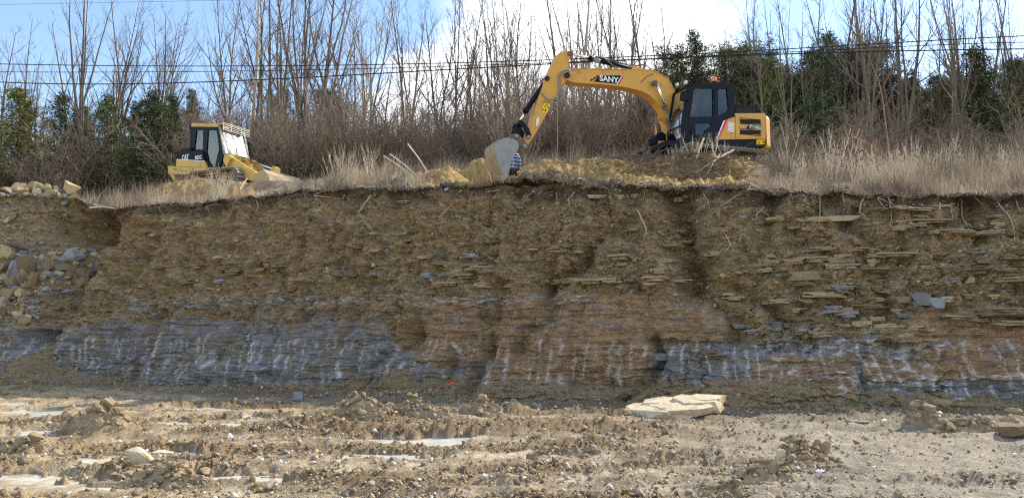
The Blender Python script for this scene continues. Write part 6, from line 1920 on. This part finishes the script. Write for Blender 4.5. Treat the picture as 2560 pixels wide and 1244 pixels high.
# door outline, handles
m = MB()
dl = Z2([(755, 226), (988, 222), (985, 640), (970, 680), (880, 700)], CY1); 
for (a, b), (c_, d) in zip(dl[:-1], dl[1:]):
    m.tube([(a, CY1 + .004, b), (c_, CY1 + .004, d)], .012, 4)
dl = Z2([(755, 226), (742, 320), (712, 560), (710, 640), (745, 665), (770, 700), (772, 745), (880, 745)], CY1)
for (a, b), (c_, d) in zip(dl[:-1], dl[1:]):
    m.tube([(a, CY1 + .004, b), (c_, CY1 + .004, d)], .012, 4)
m.build('door_seal', M_dark, cab)
a = Z2([(740, 705)], CY1)[0]; m = MB(); m.box((a[0], CY1 + .03, a[1]), (.05, .05, .14)); m.build('door_handle', M_dark, cab, .01)
# roof, rear, front frame
rf = Z2([(700, 225), (742, 203), (1020, 192), (1150, 190), (1185, 215), (1185, 232), (742, 224)], CY1)
m = MB(); m.prism(rf, CY0 - .01, CY1 + .012); m.build('roof', M_blk, cab, .02)
bw = Z2([(1165, 225), (1187, 225), (1192, 548), (1170, 548)], CY1)
m = MB(); m.prism(bw, CY0 + .05, CY1 - .06); m.build('rear_wall', M_blk, cab)
fl_ = Z2([(715, 240), (690, 400), (655, 640), (660, 785)], CY1)
for lat0, lat1 in ((CY1 - .09, CY1 - .0), (CY0, CY0 + .08)):
    m = MB()
    for (a, b), (c_, d) in zip(fl_[:-1], fl_[1:]):
        m.prism([(a + .05, b), (a - .02, b), (c_ - .02, d), (c_ + .05, d)], lat0 + .001, lat1 + .003)
    m.build('front_pillar', M_blk, cab, .01)
xm = fl_[2]
for bx_c, bd_c in (((xm[0] + .02, (CY0 + CY1) / 2, xm[1] + .02), (.06, CY1 - CY0, .05)), ((fl_[3][0] + .02, (CY0 + CY1) / 2, fl_[3][1] + .04), (.06, CY1 - CY0, .10)), ((fl_[0][0], (CY0 + CY1) / 2, fl_[0][1] + .02), (.08, CY1 - CY0, .08))):
    m = MB(); m.box(bx_c, bd_c); m.build('front_rail', M_blk, cab)
def pane(parent, a, b, y0, y1, nm, mt, off=.03):
    V = [(a[0] + off, y0, a[1]), (a[0] + off, y1, a[1]), (b[0] + off, y1, b[1]), (b[0] + off, y0, b[1])]
    V += [(x - .008, y, z) for x, y, z in V]
    mm_ = MB(); mm_.add(V, [(0, 1, 2, 3), (7, 6, 5, 4), (0, 4, 5, 1), (1, 5, 6, 2), (2, 6, 7, 3), (3, 7, 4, 0)])
    return mm_.build(nm, mt, parent)
M_wind = glass_mat('windshield_glass', (.34, .42, .46), .42)
pane(cab, fl_[0], fl_[1], CY0 + .08, CY1 - .09, 'windshield', M_wind); pane(cab, fl_[1], fl_[2], CY0 + .08, CY1 - .09, 'windshield', M_wind)
pane(cab, fl_[2], fl_[3], CY0 + .08, CY1 - .09, 'lower_windshield', M_glass)
# seat and levers inside
a = Z2([(900, 560)], .75)[0]
seat = empty('seat', (0, 0, 0)); seat.parent = cab
m = MB(); m.box((a[0], .72, a[1] - .12), (.5, .5, .14)); m.build('cushion', M_seat, seat, .03)
m = MB(); m.box((a[0] - .22, .72, a[1] + .28), (.13, .48, .7), Matrix.Rotation(-.15, 3, 'Y')); m.build('backrest', M_seat, seat, .04)
m = MB(); m.box((a[0] - .30, .72, a[1] + .74), (.10, .28, .2)); m.build('headrest', M_seat, seat, .03)
m = MB(); m.tube([(a[0] + .45, .55, a[1] - .5), (a[0] + .42, .55, a[1] + .12)], .02, 6); m.box((a[0] + .25, .98, a[1] + .02), (.3, .12, .1)); m.build('levers', M_dark, cab)
# mirror, beacon, work lamps
mr = Z2([(640, 290), (668, 280), (700, 290), (700, 375), (660, 382), (632, 370)], 1.36)
m = MB(); m.prism(mr, 1.30, 1.38); mrr = m.build('mirror', M_blk, EX, .02)
m = MB(); a = Z2([(690, 375)], 1.3)[0]; b = Z2([(720, 392)], 1.2)[0]; m.tube([(a[0], 1.33, a[1]), (b[0], 1.2, b[1])], .016, 6); m.build('mirror_arm', M_dark, mrr)
a = Z2([(980, 190)], .75)[0]
m = MB(); m.tube([(a[0], .75, a[1] - .05), (a[0], .75, a[1] + .03)], .06, 10); bc = m.build('beacon_base', M_dark, EX)
m = MB(); m.tube([(a[0], .75, a[1] + .03), (a[0], .75, a[1] + .15), (a[0], .75, a[1] + .18)], [.085, .085, .06], 14); m.build('beacon_lens', M_amber, bc, smooth=False)
for (x, y, lt_) in ((592, 216, .4), (680, 194, .9)):
    a = Z2([(x, y)], lt_)[0]; m = MB(); m.box((a[0], lt_, a[1]), (.08, .12, .12)); m.build('work_lamp', M_lens, EX, .015)
m = MB(); m.tube([(fl_[2][0] + .15, 1.22, fl_[2][1] - .3), (fl_[2][0] + .18, 1.24, fl_[2][1] + .3), (fl_[1][0] + .1, 1.24, fl_[1][1] - .2)], .016, 6); m.build('grab_rail', M_dark, EX)

# ---- tracked loader
LO = empty('track_loader', LO_O, LO_YAW)
tag(LO, 'yellow and black tracked loader with its bucket lowered in the dry grass', 'loader')
lf = Frame(LO_O, LO_YAW)
def Z3(l, lat):
    return [lf.hit(390 + x / 5.655, 280 + y / 5.655, lat) for x, y in l]
HS = 1.0
for sd in (1, -1):
    track(LO, -1.35, 1.25, .86, min(sd * .72, sd * 1.16), max(sd * .72, sd * 1.16), .0)
lower = Z3([(172, 768), (290, 765), (890, 788), (895, 872), (600, 880), (238, 872), (178, 868)], -HS)
m = MB(); m.prism(lower, -HS, HS); lb = m.build('main_frame', M_cyel, LO, .03)
m = MB(); m.prism(Z3([(178, 862), (240, 868), (292, 975), (262, 972), (222, 930)], -HS), -HS, -HS + .12); m.build('rear_guard', M_cyel, LO, .01)
m = MB(); m.prism(Z3([(178, 862), (240, 868), (292, 975), (262, 972), (222, 930)], -HS), HS - .12, HS); m.build('rear_guard', M_cyel, LO, .01)
m = MB()
for q in ([(245, 798), (295, 798)], [(245, 808), (295, 808)], [(250, 820), (440, 830)], [(480, 830), (700, 840)]):
    a, b = Z3(q, -HS); m.tube([(a[0], -HS - .001, a[1]), (b[0], -HS - .001, b[1])], .012, 4)
a = Z3([(516, 805)], -HS)[0]; m.tube([(a[0], -HS - .01, a[1]), (a[0], -HS + .01, a[1])], .05, 12)
m.build('panel_seam', M_rusty, lb)
m = MB(); m.prism(Z3([(290, 678), (690, 698), (712, 782), (286, 764)], -HS + .03), -HS + .03, HS - .03); m.build('engine_side', M_cyel, LO, .02)
hood = Z3([(298, 664), (305, 565), (345, 535), (490, 500), (492, 545), (660, 560), (690, 694)], -HS + .04)
m = MB(); m.prism(hood, -HS + .04, HS - .04); hd_ = m.build('hood', M_blk, LO, .025)
m = MB()
a, b = Z3([(298, 671), (690, 696)], -HS + .04); m.prism([(a[0], a[1] - .02), (b[0], b[1] - .02), (b[0], b[1] + .02), (a[0], a[1] + .02)], -HS + .022, -HS + .03); m.build('decal_stripe', M_wht, hd_)
ca, cb = Z3([(417, 645), (602, 645)], -HS + .04)
text('CAT', hd_, RIGHT_TXT, (ca[0], -HS + .03, ca[1]), .36, M_wht, bold=.012, width=.66)
text('953C', hd_, RIGHT_TXT, (cb[0], -HS + .03, cb[1]), .25, M_wht, bold=.008, width=.88)
m = MB()
for q in ([(335, 590), (490, 590)], [(335, 590), (330, 668)], [(515, 600), (515, 690)]):
    a, b = Z3(q, -HS + .04); m.tube([(a[0], -HS + .035, a[1]), (b[0], -HS + .035, b[1])], .01, 4)
m.build('panel_seam', M_dark, hd_)
# cab
lc = empty('cab', (0, 0, 0)); lc.parent = LO
LY0, LY1 = -.86, .78
co_ = Z3([(492, 200), (882, 200), (952, 600), (908, 790), (712, 785), (690, 694), (660, 560), (492, 545)], LY0)
v1 = Z3([(572, 255), (668, 255), (660, 530), (542, 528)], LY0)
v2 = Z3([(738, 256), (850, 256), (864, 290), (890, 522), (862, 640), (835, 770), (800, 770), (745, 690), (716, 560)], LY0)
m = MB(); m.prism(co_, LY0, LY0 + .07, [v1, v2]); m.build('side_panel', M_blk, lc, .01)
m = MB(); m.prism(co_, LY1 - .07, LY1, [v1, v2]); m.build('far_side_panel', M_blk, lc)
for w_, nm in ((v1, 'rear_side_window'), (v2, 'door_window')):
    m = MB(); m.prism(w_, LY0 + .03, LY0 + .04); m.build(nm, M_glass, lc)
    m = MB(); m.prism(w_, LY1 - .04, LY1 - .03); m.build('far_window', M_glass, lc)
m = MB(); m.prism(Z3([(510, 162), (872, 165), (884, 208), (505, 204)], LY0), LY0 - .02, LY1 + .02); m.build('roof', M_cyel, lc, .02)
m = MB(); m.prism(Z3([(484, 170), (512, 166), (512, 204), (520, 500), (482, 505)], LY0), LY0 + .005, LY1 - .005); m.build('rear_wall', M_blk, lc, .01)
dz = Z3([(884, 205), (952, 600)], LY0)
f0, f1 = dz
m = MB()
for y0_, y1_ in ((LY0 + .001, LY0 + .10), (LY1 - .10, LY1 - .001)):
    m.prism([(f0[0] - .04, f0[1]), (f0[0] + .06, f0[1]), (f1[0] + .06, f1[1]), (f1[0] - .04, f1[1])], y0_, y1_)
m.box((f1[0] + .01, (LY0 + LY1) / 2, f1[1] + .03), (.10, LY1 - LY0 - .2, .12)); m.box((f0[0] + .01, (LY0 + LY1) / 2, f0[1] - .06), (.10, LY1 - LY0 - .2, .14))
m.build('windshield_frame', M_steel, lc)
M_wind2 = glass_mat('loader_windshield_glass', (.5, .55, .55), .55)
pane(lc, (f0[0], f0[1] - .13), (f1[0], f1[1] + .09), LY0 + .10, LY1 - .10, 'windshield', M_wind2)
m = MB(); m.tube([(f1[0] + .07, -.05, f1[1] + .1), (f0[0] + .07, .12, f0[1] - .35)], .014, 5); m.build('wiper', M_dark, lc)
# visor with lamp guard
vz = f0[1]
m = MB(); m.box((f0[0] + .12, (LY0 + LY1) / 2, vz + .12), (.34, LY1 - LY0 + .05, .05)); vs = m.build('visor', M_cyel, lc, .01)
m = MB()
for k in range(5):
    z_ = vz + .16 - .085 * k
    m.tube([(f0[0] + .32, LY0, z_), (f0[0] + .32, LY1, z_)], .014, 6)
for y in (LY0, LY0 + .5, LY1 - .5, LY1):
    m.tube([(f0[0] + .32, y, vz + .18), (f0[0] + .32, y, vz - .2)], .016, 6); m.tube([(f0[0] + .32, y, vz + .1), (f0[0] + .0, y, vz + .1)], .016, 6)
m.build('lamp_guard', M_wht, lc)
for y in (LY0 + .28, LY1 - .28):
    m = MB(); m.box((f0[0] + .18, y, vz - .02), (.1, .22, .14)); m.build('work_lamp', M_lens, lc, .02)
m = MB(); m.box((f0[0] + .16, LY1 + .22, vz - .75), (.05, .16, .75)); m.tube([(f0[0] + .1, LY1, vz - .3), (f0[0] + .16, LY1 + .2, vz - .4)], .015, 5); m.build('mirror', M_blk, lc, .01)
a = Z3([(620, 620)], -.1)[0]
seat = empty('seat', (0, 0, 0)); seat.parent = lc
a = (f0[0] - .85, f1[1] + .1)
m = MB(); m.box((a[0], -.05, a[1]), (.5, .5, .15)); m.build('cushion', M_seat, seat, .03)
m = MB(); m.box((a[0] - .25, -.05, a[1] + .4), (.14, .5, .7)); m.build('backrest', M_seat, seat, .04)
m = MB(); m.box((a[0] + .62, -.05, a[1] - .1), (.12, .9, .5)); m.build('console', M_seat, lc, .03)
# loader tower, arms and bucket, built along the machine
twr = Z3([(940, 900), (985, 760), (955, 700), (958, 640), (990, 605), (1030, 600), (1055, 640), (1035, 700), (1005, 760), (1000, 900)], -.92)
for sd in (1, -1):
    m = MB(); m.prism(twr, min(sd * .80, sd * .92), max(sd * .80, sd * .92)); m.build('loader_tower', M_cyel, LO, .015)
arm_p = Z3([(1018, 610), (1055, 628), (1180, 705), (1290, 780), (1400, 835), (1440, 900), (1455, 960), (1420, 985), (1330, 960), (1250, 950), (1150, 890), (1062, 830), (1030, 700), (1000, 650)], -.78)
bx_ = max(a for a, b in arm_p); bz_ = min(b for a, b in arm_p)
for sd in (1, -1):
    m = MB(); m.prism(arm_p, min(sd * .62, sd * .78), max(sd * .62, sd * .78)); m.build('lift_arm', M_cyel, LO, .015)
mid = Z3([(1240, 800)], 0)[0]
m = MB(); m.tube([(mid[0] + .15, -.64, mid[1] - .0), (mid[0] + .15, .64, mid[1] - .0)], .14, 14); m.box((mid[0] + .2, 0, mid[1] + .1), (.5, .3, .35)); m.build('cross_tube', M_cyel, LO, .0)
t0 = (f1[0] + .12, f1[1] - .05); t1 = (mid[0] + .35, mid[1] + .33)
m = MB(); m.prism([(t0[0] - .1, t0[1] - .35), (t0[0] - .1, t0[1] + .1), (t0[0] + .3, t0[1] + .05), (t0[0] + .35, t0[1] - .35)], -.82, .82); m.build('front_deck', M_cyel, LO, .02)
cyl(LO, 'tilt_cylinder', (t0[0] + .2, 0, t0[1]), (t1[0], 0, t1[1]), .10, M_cyel, 14)
lv0 = (bx_ + .25, .80)
cyl(LO, 'cylinder_rod', (t1[0], 0, t1[1]), (lv0[0], 0, lv0[1]), .05, M_chrome)
m = MB(); m.prism([(lv0[0] - .15, lv0[1] - .55), (lv0[0] - .16, lv0[1] + .05), (lv0[0], lv0[1] + .17), (lv0[0] + .16, lv0[1] + .05), (lv0[0] + .15, lv0[1] - .55)], -.13, .13); m.build('tilt_lever', M_cyel, LO, .02)
m = MB()
for sd in (1, -1):
    m.tube([(t0[0] + .3, sd * .3, t0[1]), (t1[0], sd * .22, t1[1] + .12), (lv0[0] - .4, sd * .15, lv0[1] + .08)], .022, 6)
m.build('hose', M_hose, LO)
# the bucket: back plate, floor rolled forward, two cheeks
bw_ = 1.2
bt = .52; x0_ = bx_ + .05; zf = -.20
bprof = [(x0_ + .50, bt), (x0_ + .12, bt - .12), (x0_ - .02, bt - .45), (x0_ + .10, zf + .2), (x0_ + .40, zf + .02), (x0_ + .80, zf)]
inn = [(x0_ + .50, bt - .05), (x0_ + .16, bt - .16), (x0_ + .03, bt - .45), (x0_ + .15, zf + .23), (x0_ + .42, zf + .06), (x0_ + .80, zf + .04)]
lbk = empty('bucket', (0, 0, 0)); lbk.parent = LO
m = MB(); m.prism(bprof + inn[::-1], -bw_, bw_); m.build('shell', M_mudst, lbk)
clam = [(x0_ + .47, bt + .02), (x0_ + .62, bt + .03), (x0_ + .98, bt - .30), (x0_ + 1.06, bt - .52), (x0_ + .96, zf + .06), (x0_ + .82, zf), (x0_ + .80, zf + .05), (x0_ + .91, zf + .10), (x0_ + 1.0, bt - .52), (x0_ + .93, bt - .32), (x0_ + .58, bt - .03)]
M_lbk = mat('bucket_paint', (.42, .35, .21), rough=.6, var=.15, scale=3, bump=.006, bscale=16, dirt=(.42, .30, .15), dirtamt=.62, dscale=3)
m = MB(); m.prism(clam, -bw_, bw_); m.build('clam_plate', M_lbk, lbk)
cheek = [(x0_ + .60, bt + .01), (x0_ + .13, bt - .13), (x0_ - .01, bt - .45), (x0_ + .11, zf + .2), (x0_ + .40, zf + .03), (x0_ + .94, zf + .05), (x0_ + 1.04, bt - .52), (x0_ + .96, bt - .30)]
for sd in (1, -1):
    m = MB(); m.prism(cheek, min(sd * bw_, sd * (bw_ + .035)), max(sd * bw_, sd * (bw_ + .035))); m.build('cheek_plate', M_lbk, lbk, .005)
m = MB(); m.box((x0_ + .56, 0, bt + .04), (.16, 2 * bw_ + .07, .04)); m.build('spill_guard', M_steel, lbk)
m = MB(); m.box((x0_ + .88, 0, zf - .02), (.24, 2 * bw_ + .07, .04)); m.build('cutting_edge', M_steel, lbk)
for k in range(9):
    y = -bw_ + .06 + (2 * bw_ - .12) * k / 8
    m = MB(); m.box((x0_ + 1.06, y, zf - .03), (.20, .07, .06)); m.build('tooth', M_steel, lbk, .01)

# ---------------------------------------------------------------- person behind the bucket
M_skin = mat('skin', (.52, .33, .24), rough=.6, var=.05)
M_hair = mat('hair', (.05, .035, .025), rough=.8, var=.2)
M_pants = mat('dark_trousers', (.035, .035, .045), rough=.9, var=.2)
M_shoe = mat('work_boots', (.07, .05, .035), rough=.8, var=.2)
M_shirt = mat('plaid_shirt', (.10, .18, .36), rough=.9, var=.1)
t = M_shirt.node_tree; N = t.nodes.new; L = t.links.new
tcn = N('ShaderNodeTexCoord'); sep = N('ShaderNodeSeparateXYZ'); L(tcn.outputs['Object'], sep.inputs[0])
def band(axis, freq, lo):
    a = N('ShaderNodeMath'); a.operation = 'MULTIPLY'; L(sep.outputs[axis], a.inputs[0]); a.inputs[1].default_value = freq
    f = N('ShaderNodeMath'); f.operation = 'FRACT'; L(a.outputs[0], f.inputs[0])
    g = N('ShaderNodeMath'); g.operation = 'GREATER_THAN'; L(f.outputs[0], g.inputs[0]); g.inputs[1].default_value = lo
    return g.outputs[0]
mx = N('ShaderNodeMix'); mx.data_type = 'RGBA'; L(band(2, 8.2, .5), mx.inputs['Factor']); mx.inputs[6].default_value = (.20, .36, .60, 1); mx.inputs[7].default_value = (.012, .014, .03, 1)
mx2 = N('ShaderNodeMix'); mx2.data_type = 'RGBA'; L(band(2, 8.2, .9), mx2.inputs['Factor']); L(mx.outputs[2], mx2.inputs[6]); mx2.inputs[7].default_value = (.62, .66, .72, 1)
mx3 = N('ShaderNodeMix'); mx3.data_type = 'RGBA'; L(band(0, 5.5, .82), mx3.inputs['Factor']); L(mx2.outputs[2], mx3.inputs[6]); mx3.inputs[7].default_value = (.45, .52, .62, 1)
L(mx3.outputs[2], t.nodes['Principled BSDF'].inputs['Base Color'])
def skin(name, verts, edges, radii, m, parent, sub=2, root_=0):
    me = bpy.data.meshes.new(name); me.from_pydata(verts, edges, []); me.update()
    o = link(name, me, m, parent)
    sk = o.modifiers.new('skin', 'SKIN'); sk.use_smooth_shade = True
    lay_ = me.skin_vertices[0].data if me.skin_vertices else None
    if lay_ is None:
        bm = bmesh.new(); bm.from_mesh(me); bm.verts.layers.skin.verify(); bm.to_mesh(me); bm.free(); lay_ = me.skin_vertices[0].data
    for i, r0 in enumerate(radii):
        lay_[i].radius = r0 if hasattr(r0, '__len__') else (r0, r0); lay_[i].use_root = (i == root_)
    sb = o.modifiers.new('subdivision', 'SUBSURF'); sb.levels = sub; sb.render_levels = sub
    return o
pp = at(1281, 430, 26.1)
pz = at(1281, 459, 26.1).z - .42
# turned away from the camera and a little to the left; local +y is the way the person faces
BODY = [(0, 0, .95), (0, 0, 1.15), (0, .01, 1.38), (0, .0, 1.50), (0, .02, 1.58), (0, .04, 1.66), (0, .03, 1.75),
        (.19, -.01, 1.42), (.25, -.04, 1.15), (.24, .04, .90), (.24, .06, .83), (-.19, -.01, 1.42), (-.25, -.04, 1.15), (-.22, .08, .92), (-.21, .11, .85),
        (.10, 0, .88), (.11, .03, .50), (.12, -.01, .09), (.13, .12, .03), (-.10, 0, .88), (-.11, .03, .50), (-.12, -.01, .09), (-.13, .12, .03)]
ED = [(0, 1), (1, 2), (2, 3), (3, 4), (4, 5), (5, 6), (2, 7), (7, 8), (8, 9), (9, 10), (2, 11), (11, 12), (12, 13), (13, 14), (0, 15), (15, 16), (16, 17), (17, 18), (0, 19), (19, 20), (20, 21), (21, 22)]
RA = [(.15, .11), (.14, .10), (.15, .10), .06, .055, (.075, .09), (.06, .08), .06, .045, .032, .03, .06, .045, .032, .03, .085, .06, .045, .04, .085, .06, .045, .04]
per = skin('person', BODY, ED, RA, M_skin, None)
per.location = (pp.x, pp.y, pz); per.rotation_euler = (0, 0, .35)
tag(per, 'person in a blue striped shirt and dark trousers standing behind the excavator bucket', 'person')
skin('shirt', [(0, 0, .86), (0, 0, 1.15), (0, .0, 1.38), (0, 0, 1.49), (.19, -.01, 1.42), (.25, -.04, 1.15), (.24, .03, .93), (-.19, -.01, 1.42), (-.25, -.04, 1.15), (-.22, .07, .95)],
     [(0, 1), (1, 2), (2, 3), (2, 4), (4, 5), (5, 6), (2, 7), (7, 8), (8, 9)], [(.19, .14), (.175, .13), (.175, .125), .085, .085, .068, .055, .085, .068, .055], M_shirt, per)
skin('trousers', [(0, 0, .93), (.10, 0, .86), (.11, .03, .50), (.12, -.01, .12), (-.10, 0, .86), (-.11, .03, .50), (-.12, -.01, .12)],
     [(0, 1), (1, 2), (2, 3), (0, 4), (4, 5), (5, 6)], [(.17, .125), .11, .08, .07, .11, .08, .07], M_pants, per)
for sd in (1, -1):
    skin('boot', [(sd * .12, -.03, .14), (sd * .12, -.03, .05), (sd * .13, .14, .035)], [(0, 1), (1, 2)], [.062, .06, .05], M_shoe, per)
skin('hair', [(0, .0, 1.66), (0, -.01, 1.73), (0, .02, 1.785)], [(0, 1), (1, 2)], [(.085, .085), (.09, .10), (.06, .07)], M_hair, per)
# face and hands
m = MB()
m.tube([(0, .125, 1.685), (0, .15, 1.655), (0, .125, 1.645)], [.012, .018, .012], 6)
m.build('nose', M_skin, per)
m = MB()
for sd in (1, -1):
    m.tube([(sd * .035, .112, 1.69), (sd * .035, .124, 1.69)], .011, 8)
m.build('eyes', M_dark, per)
m = MB(); m.tube([(-.025, .118, 1.615), (0, .126, 1.612), (.025, .118, 1.615)], .007, 5); m.build('mouth', mat('lips', (.45, .2, .16), rough=.6, var=.05), per)
m = MB()
for sd in (1, -1):
    m.tube([(sd * .082, .02, 1.69), (sd * .094, .01, 1.67), (sd * .084, .02, 1.635)], [.012, .018, .01], 6)
m.build('ears', M_skin, per)
for hx, hy, hz_, sd in ((.24, .06, .83, 1), (-.21, .11, .85, -1)):
    V = [(hx, hy, hz_), (hx, hy + .01, hz_ - .06)]; E_ = [(0, 1)]; Rr = [(.018, .036), (.016, .040)]
    for f in range(4):
        oy = -.03 + .02 * f; b = len(V); Lf = (.07, .08, .075, .058)[f]
        V += [(hx, hy + .01 + oy, hz_ - .065), (hx - sd * .008, hy + .012 + oy, hz_ - .065 - Lf * .55), (hx - sd * .025, hy + .014 + oy, hz_ - .065 - Lf)]
        E_ += [(1, b), (b, b + 1), (b + 1, b + 2)]; Rr += [.010, .0095, .008]
    b = len(V); V += [(hx - sd * .012, hy + .05, hz_ - .035), (hx - sd * .03, hy + .062, hz_ - .075)]; E_ += [(0, b), (b, b + 1)]; Rr += [.012, .009]
    skin('hand', V, E_, Rr, M_skin, per, 1)

# ---------------------------------------------------------------- twins that share a label: say which of them is meant
by = {}
for o in list(COL.objects):
    if o.get('category') and o.get('label'):
        by.setdefault(o['label'], []).append(o)
for lab, os_ in by.items():
    if 1 < len(os_) < 4 and len(lab.replace('-', ' ').split()) <= 15:
        os_.sort(key=lambda o: o.location.x / max(o.location.y, 1))
        for o, w_ in zip(os_, ('left', 'right') if len(os_) == 2 else ('left', 'middle', 'right')):
            o['label'] = '%s %s' % ({'left': 'leftmost', 'right': 'rightmost', 'middle': 'middle'}[w_], lab)
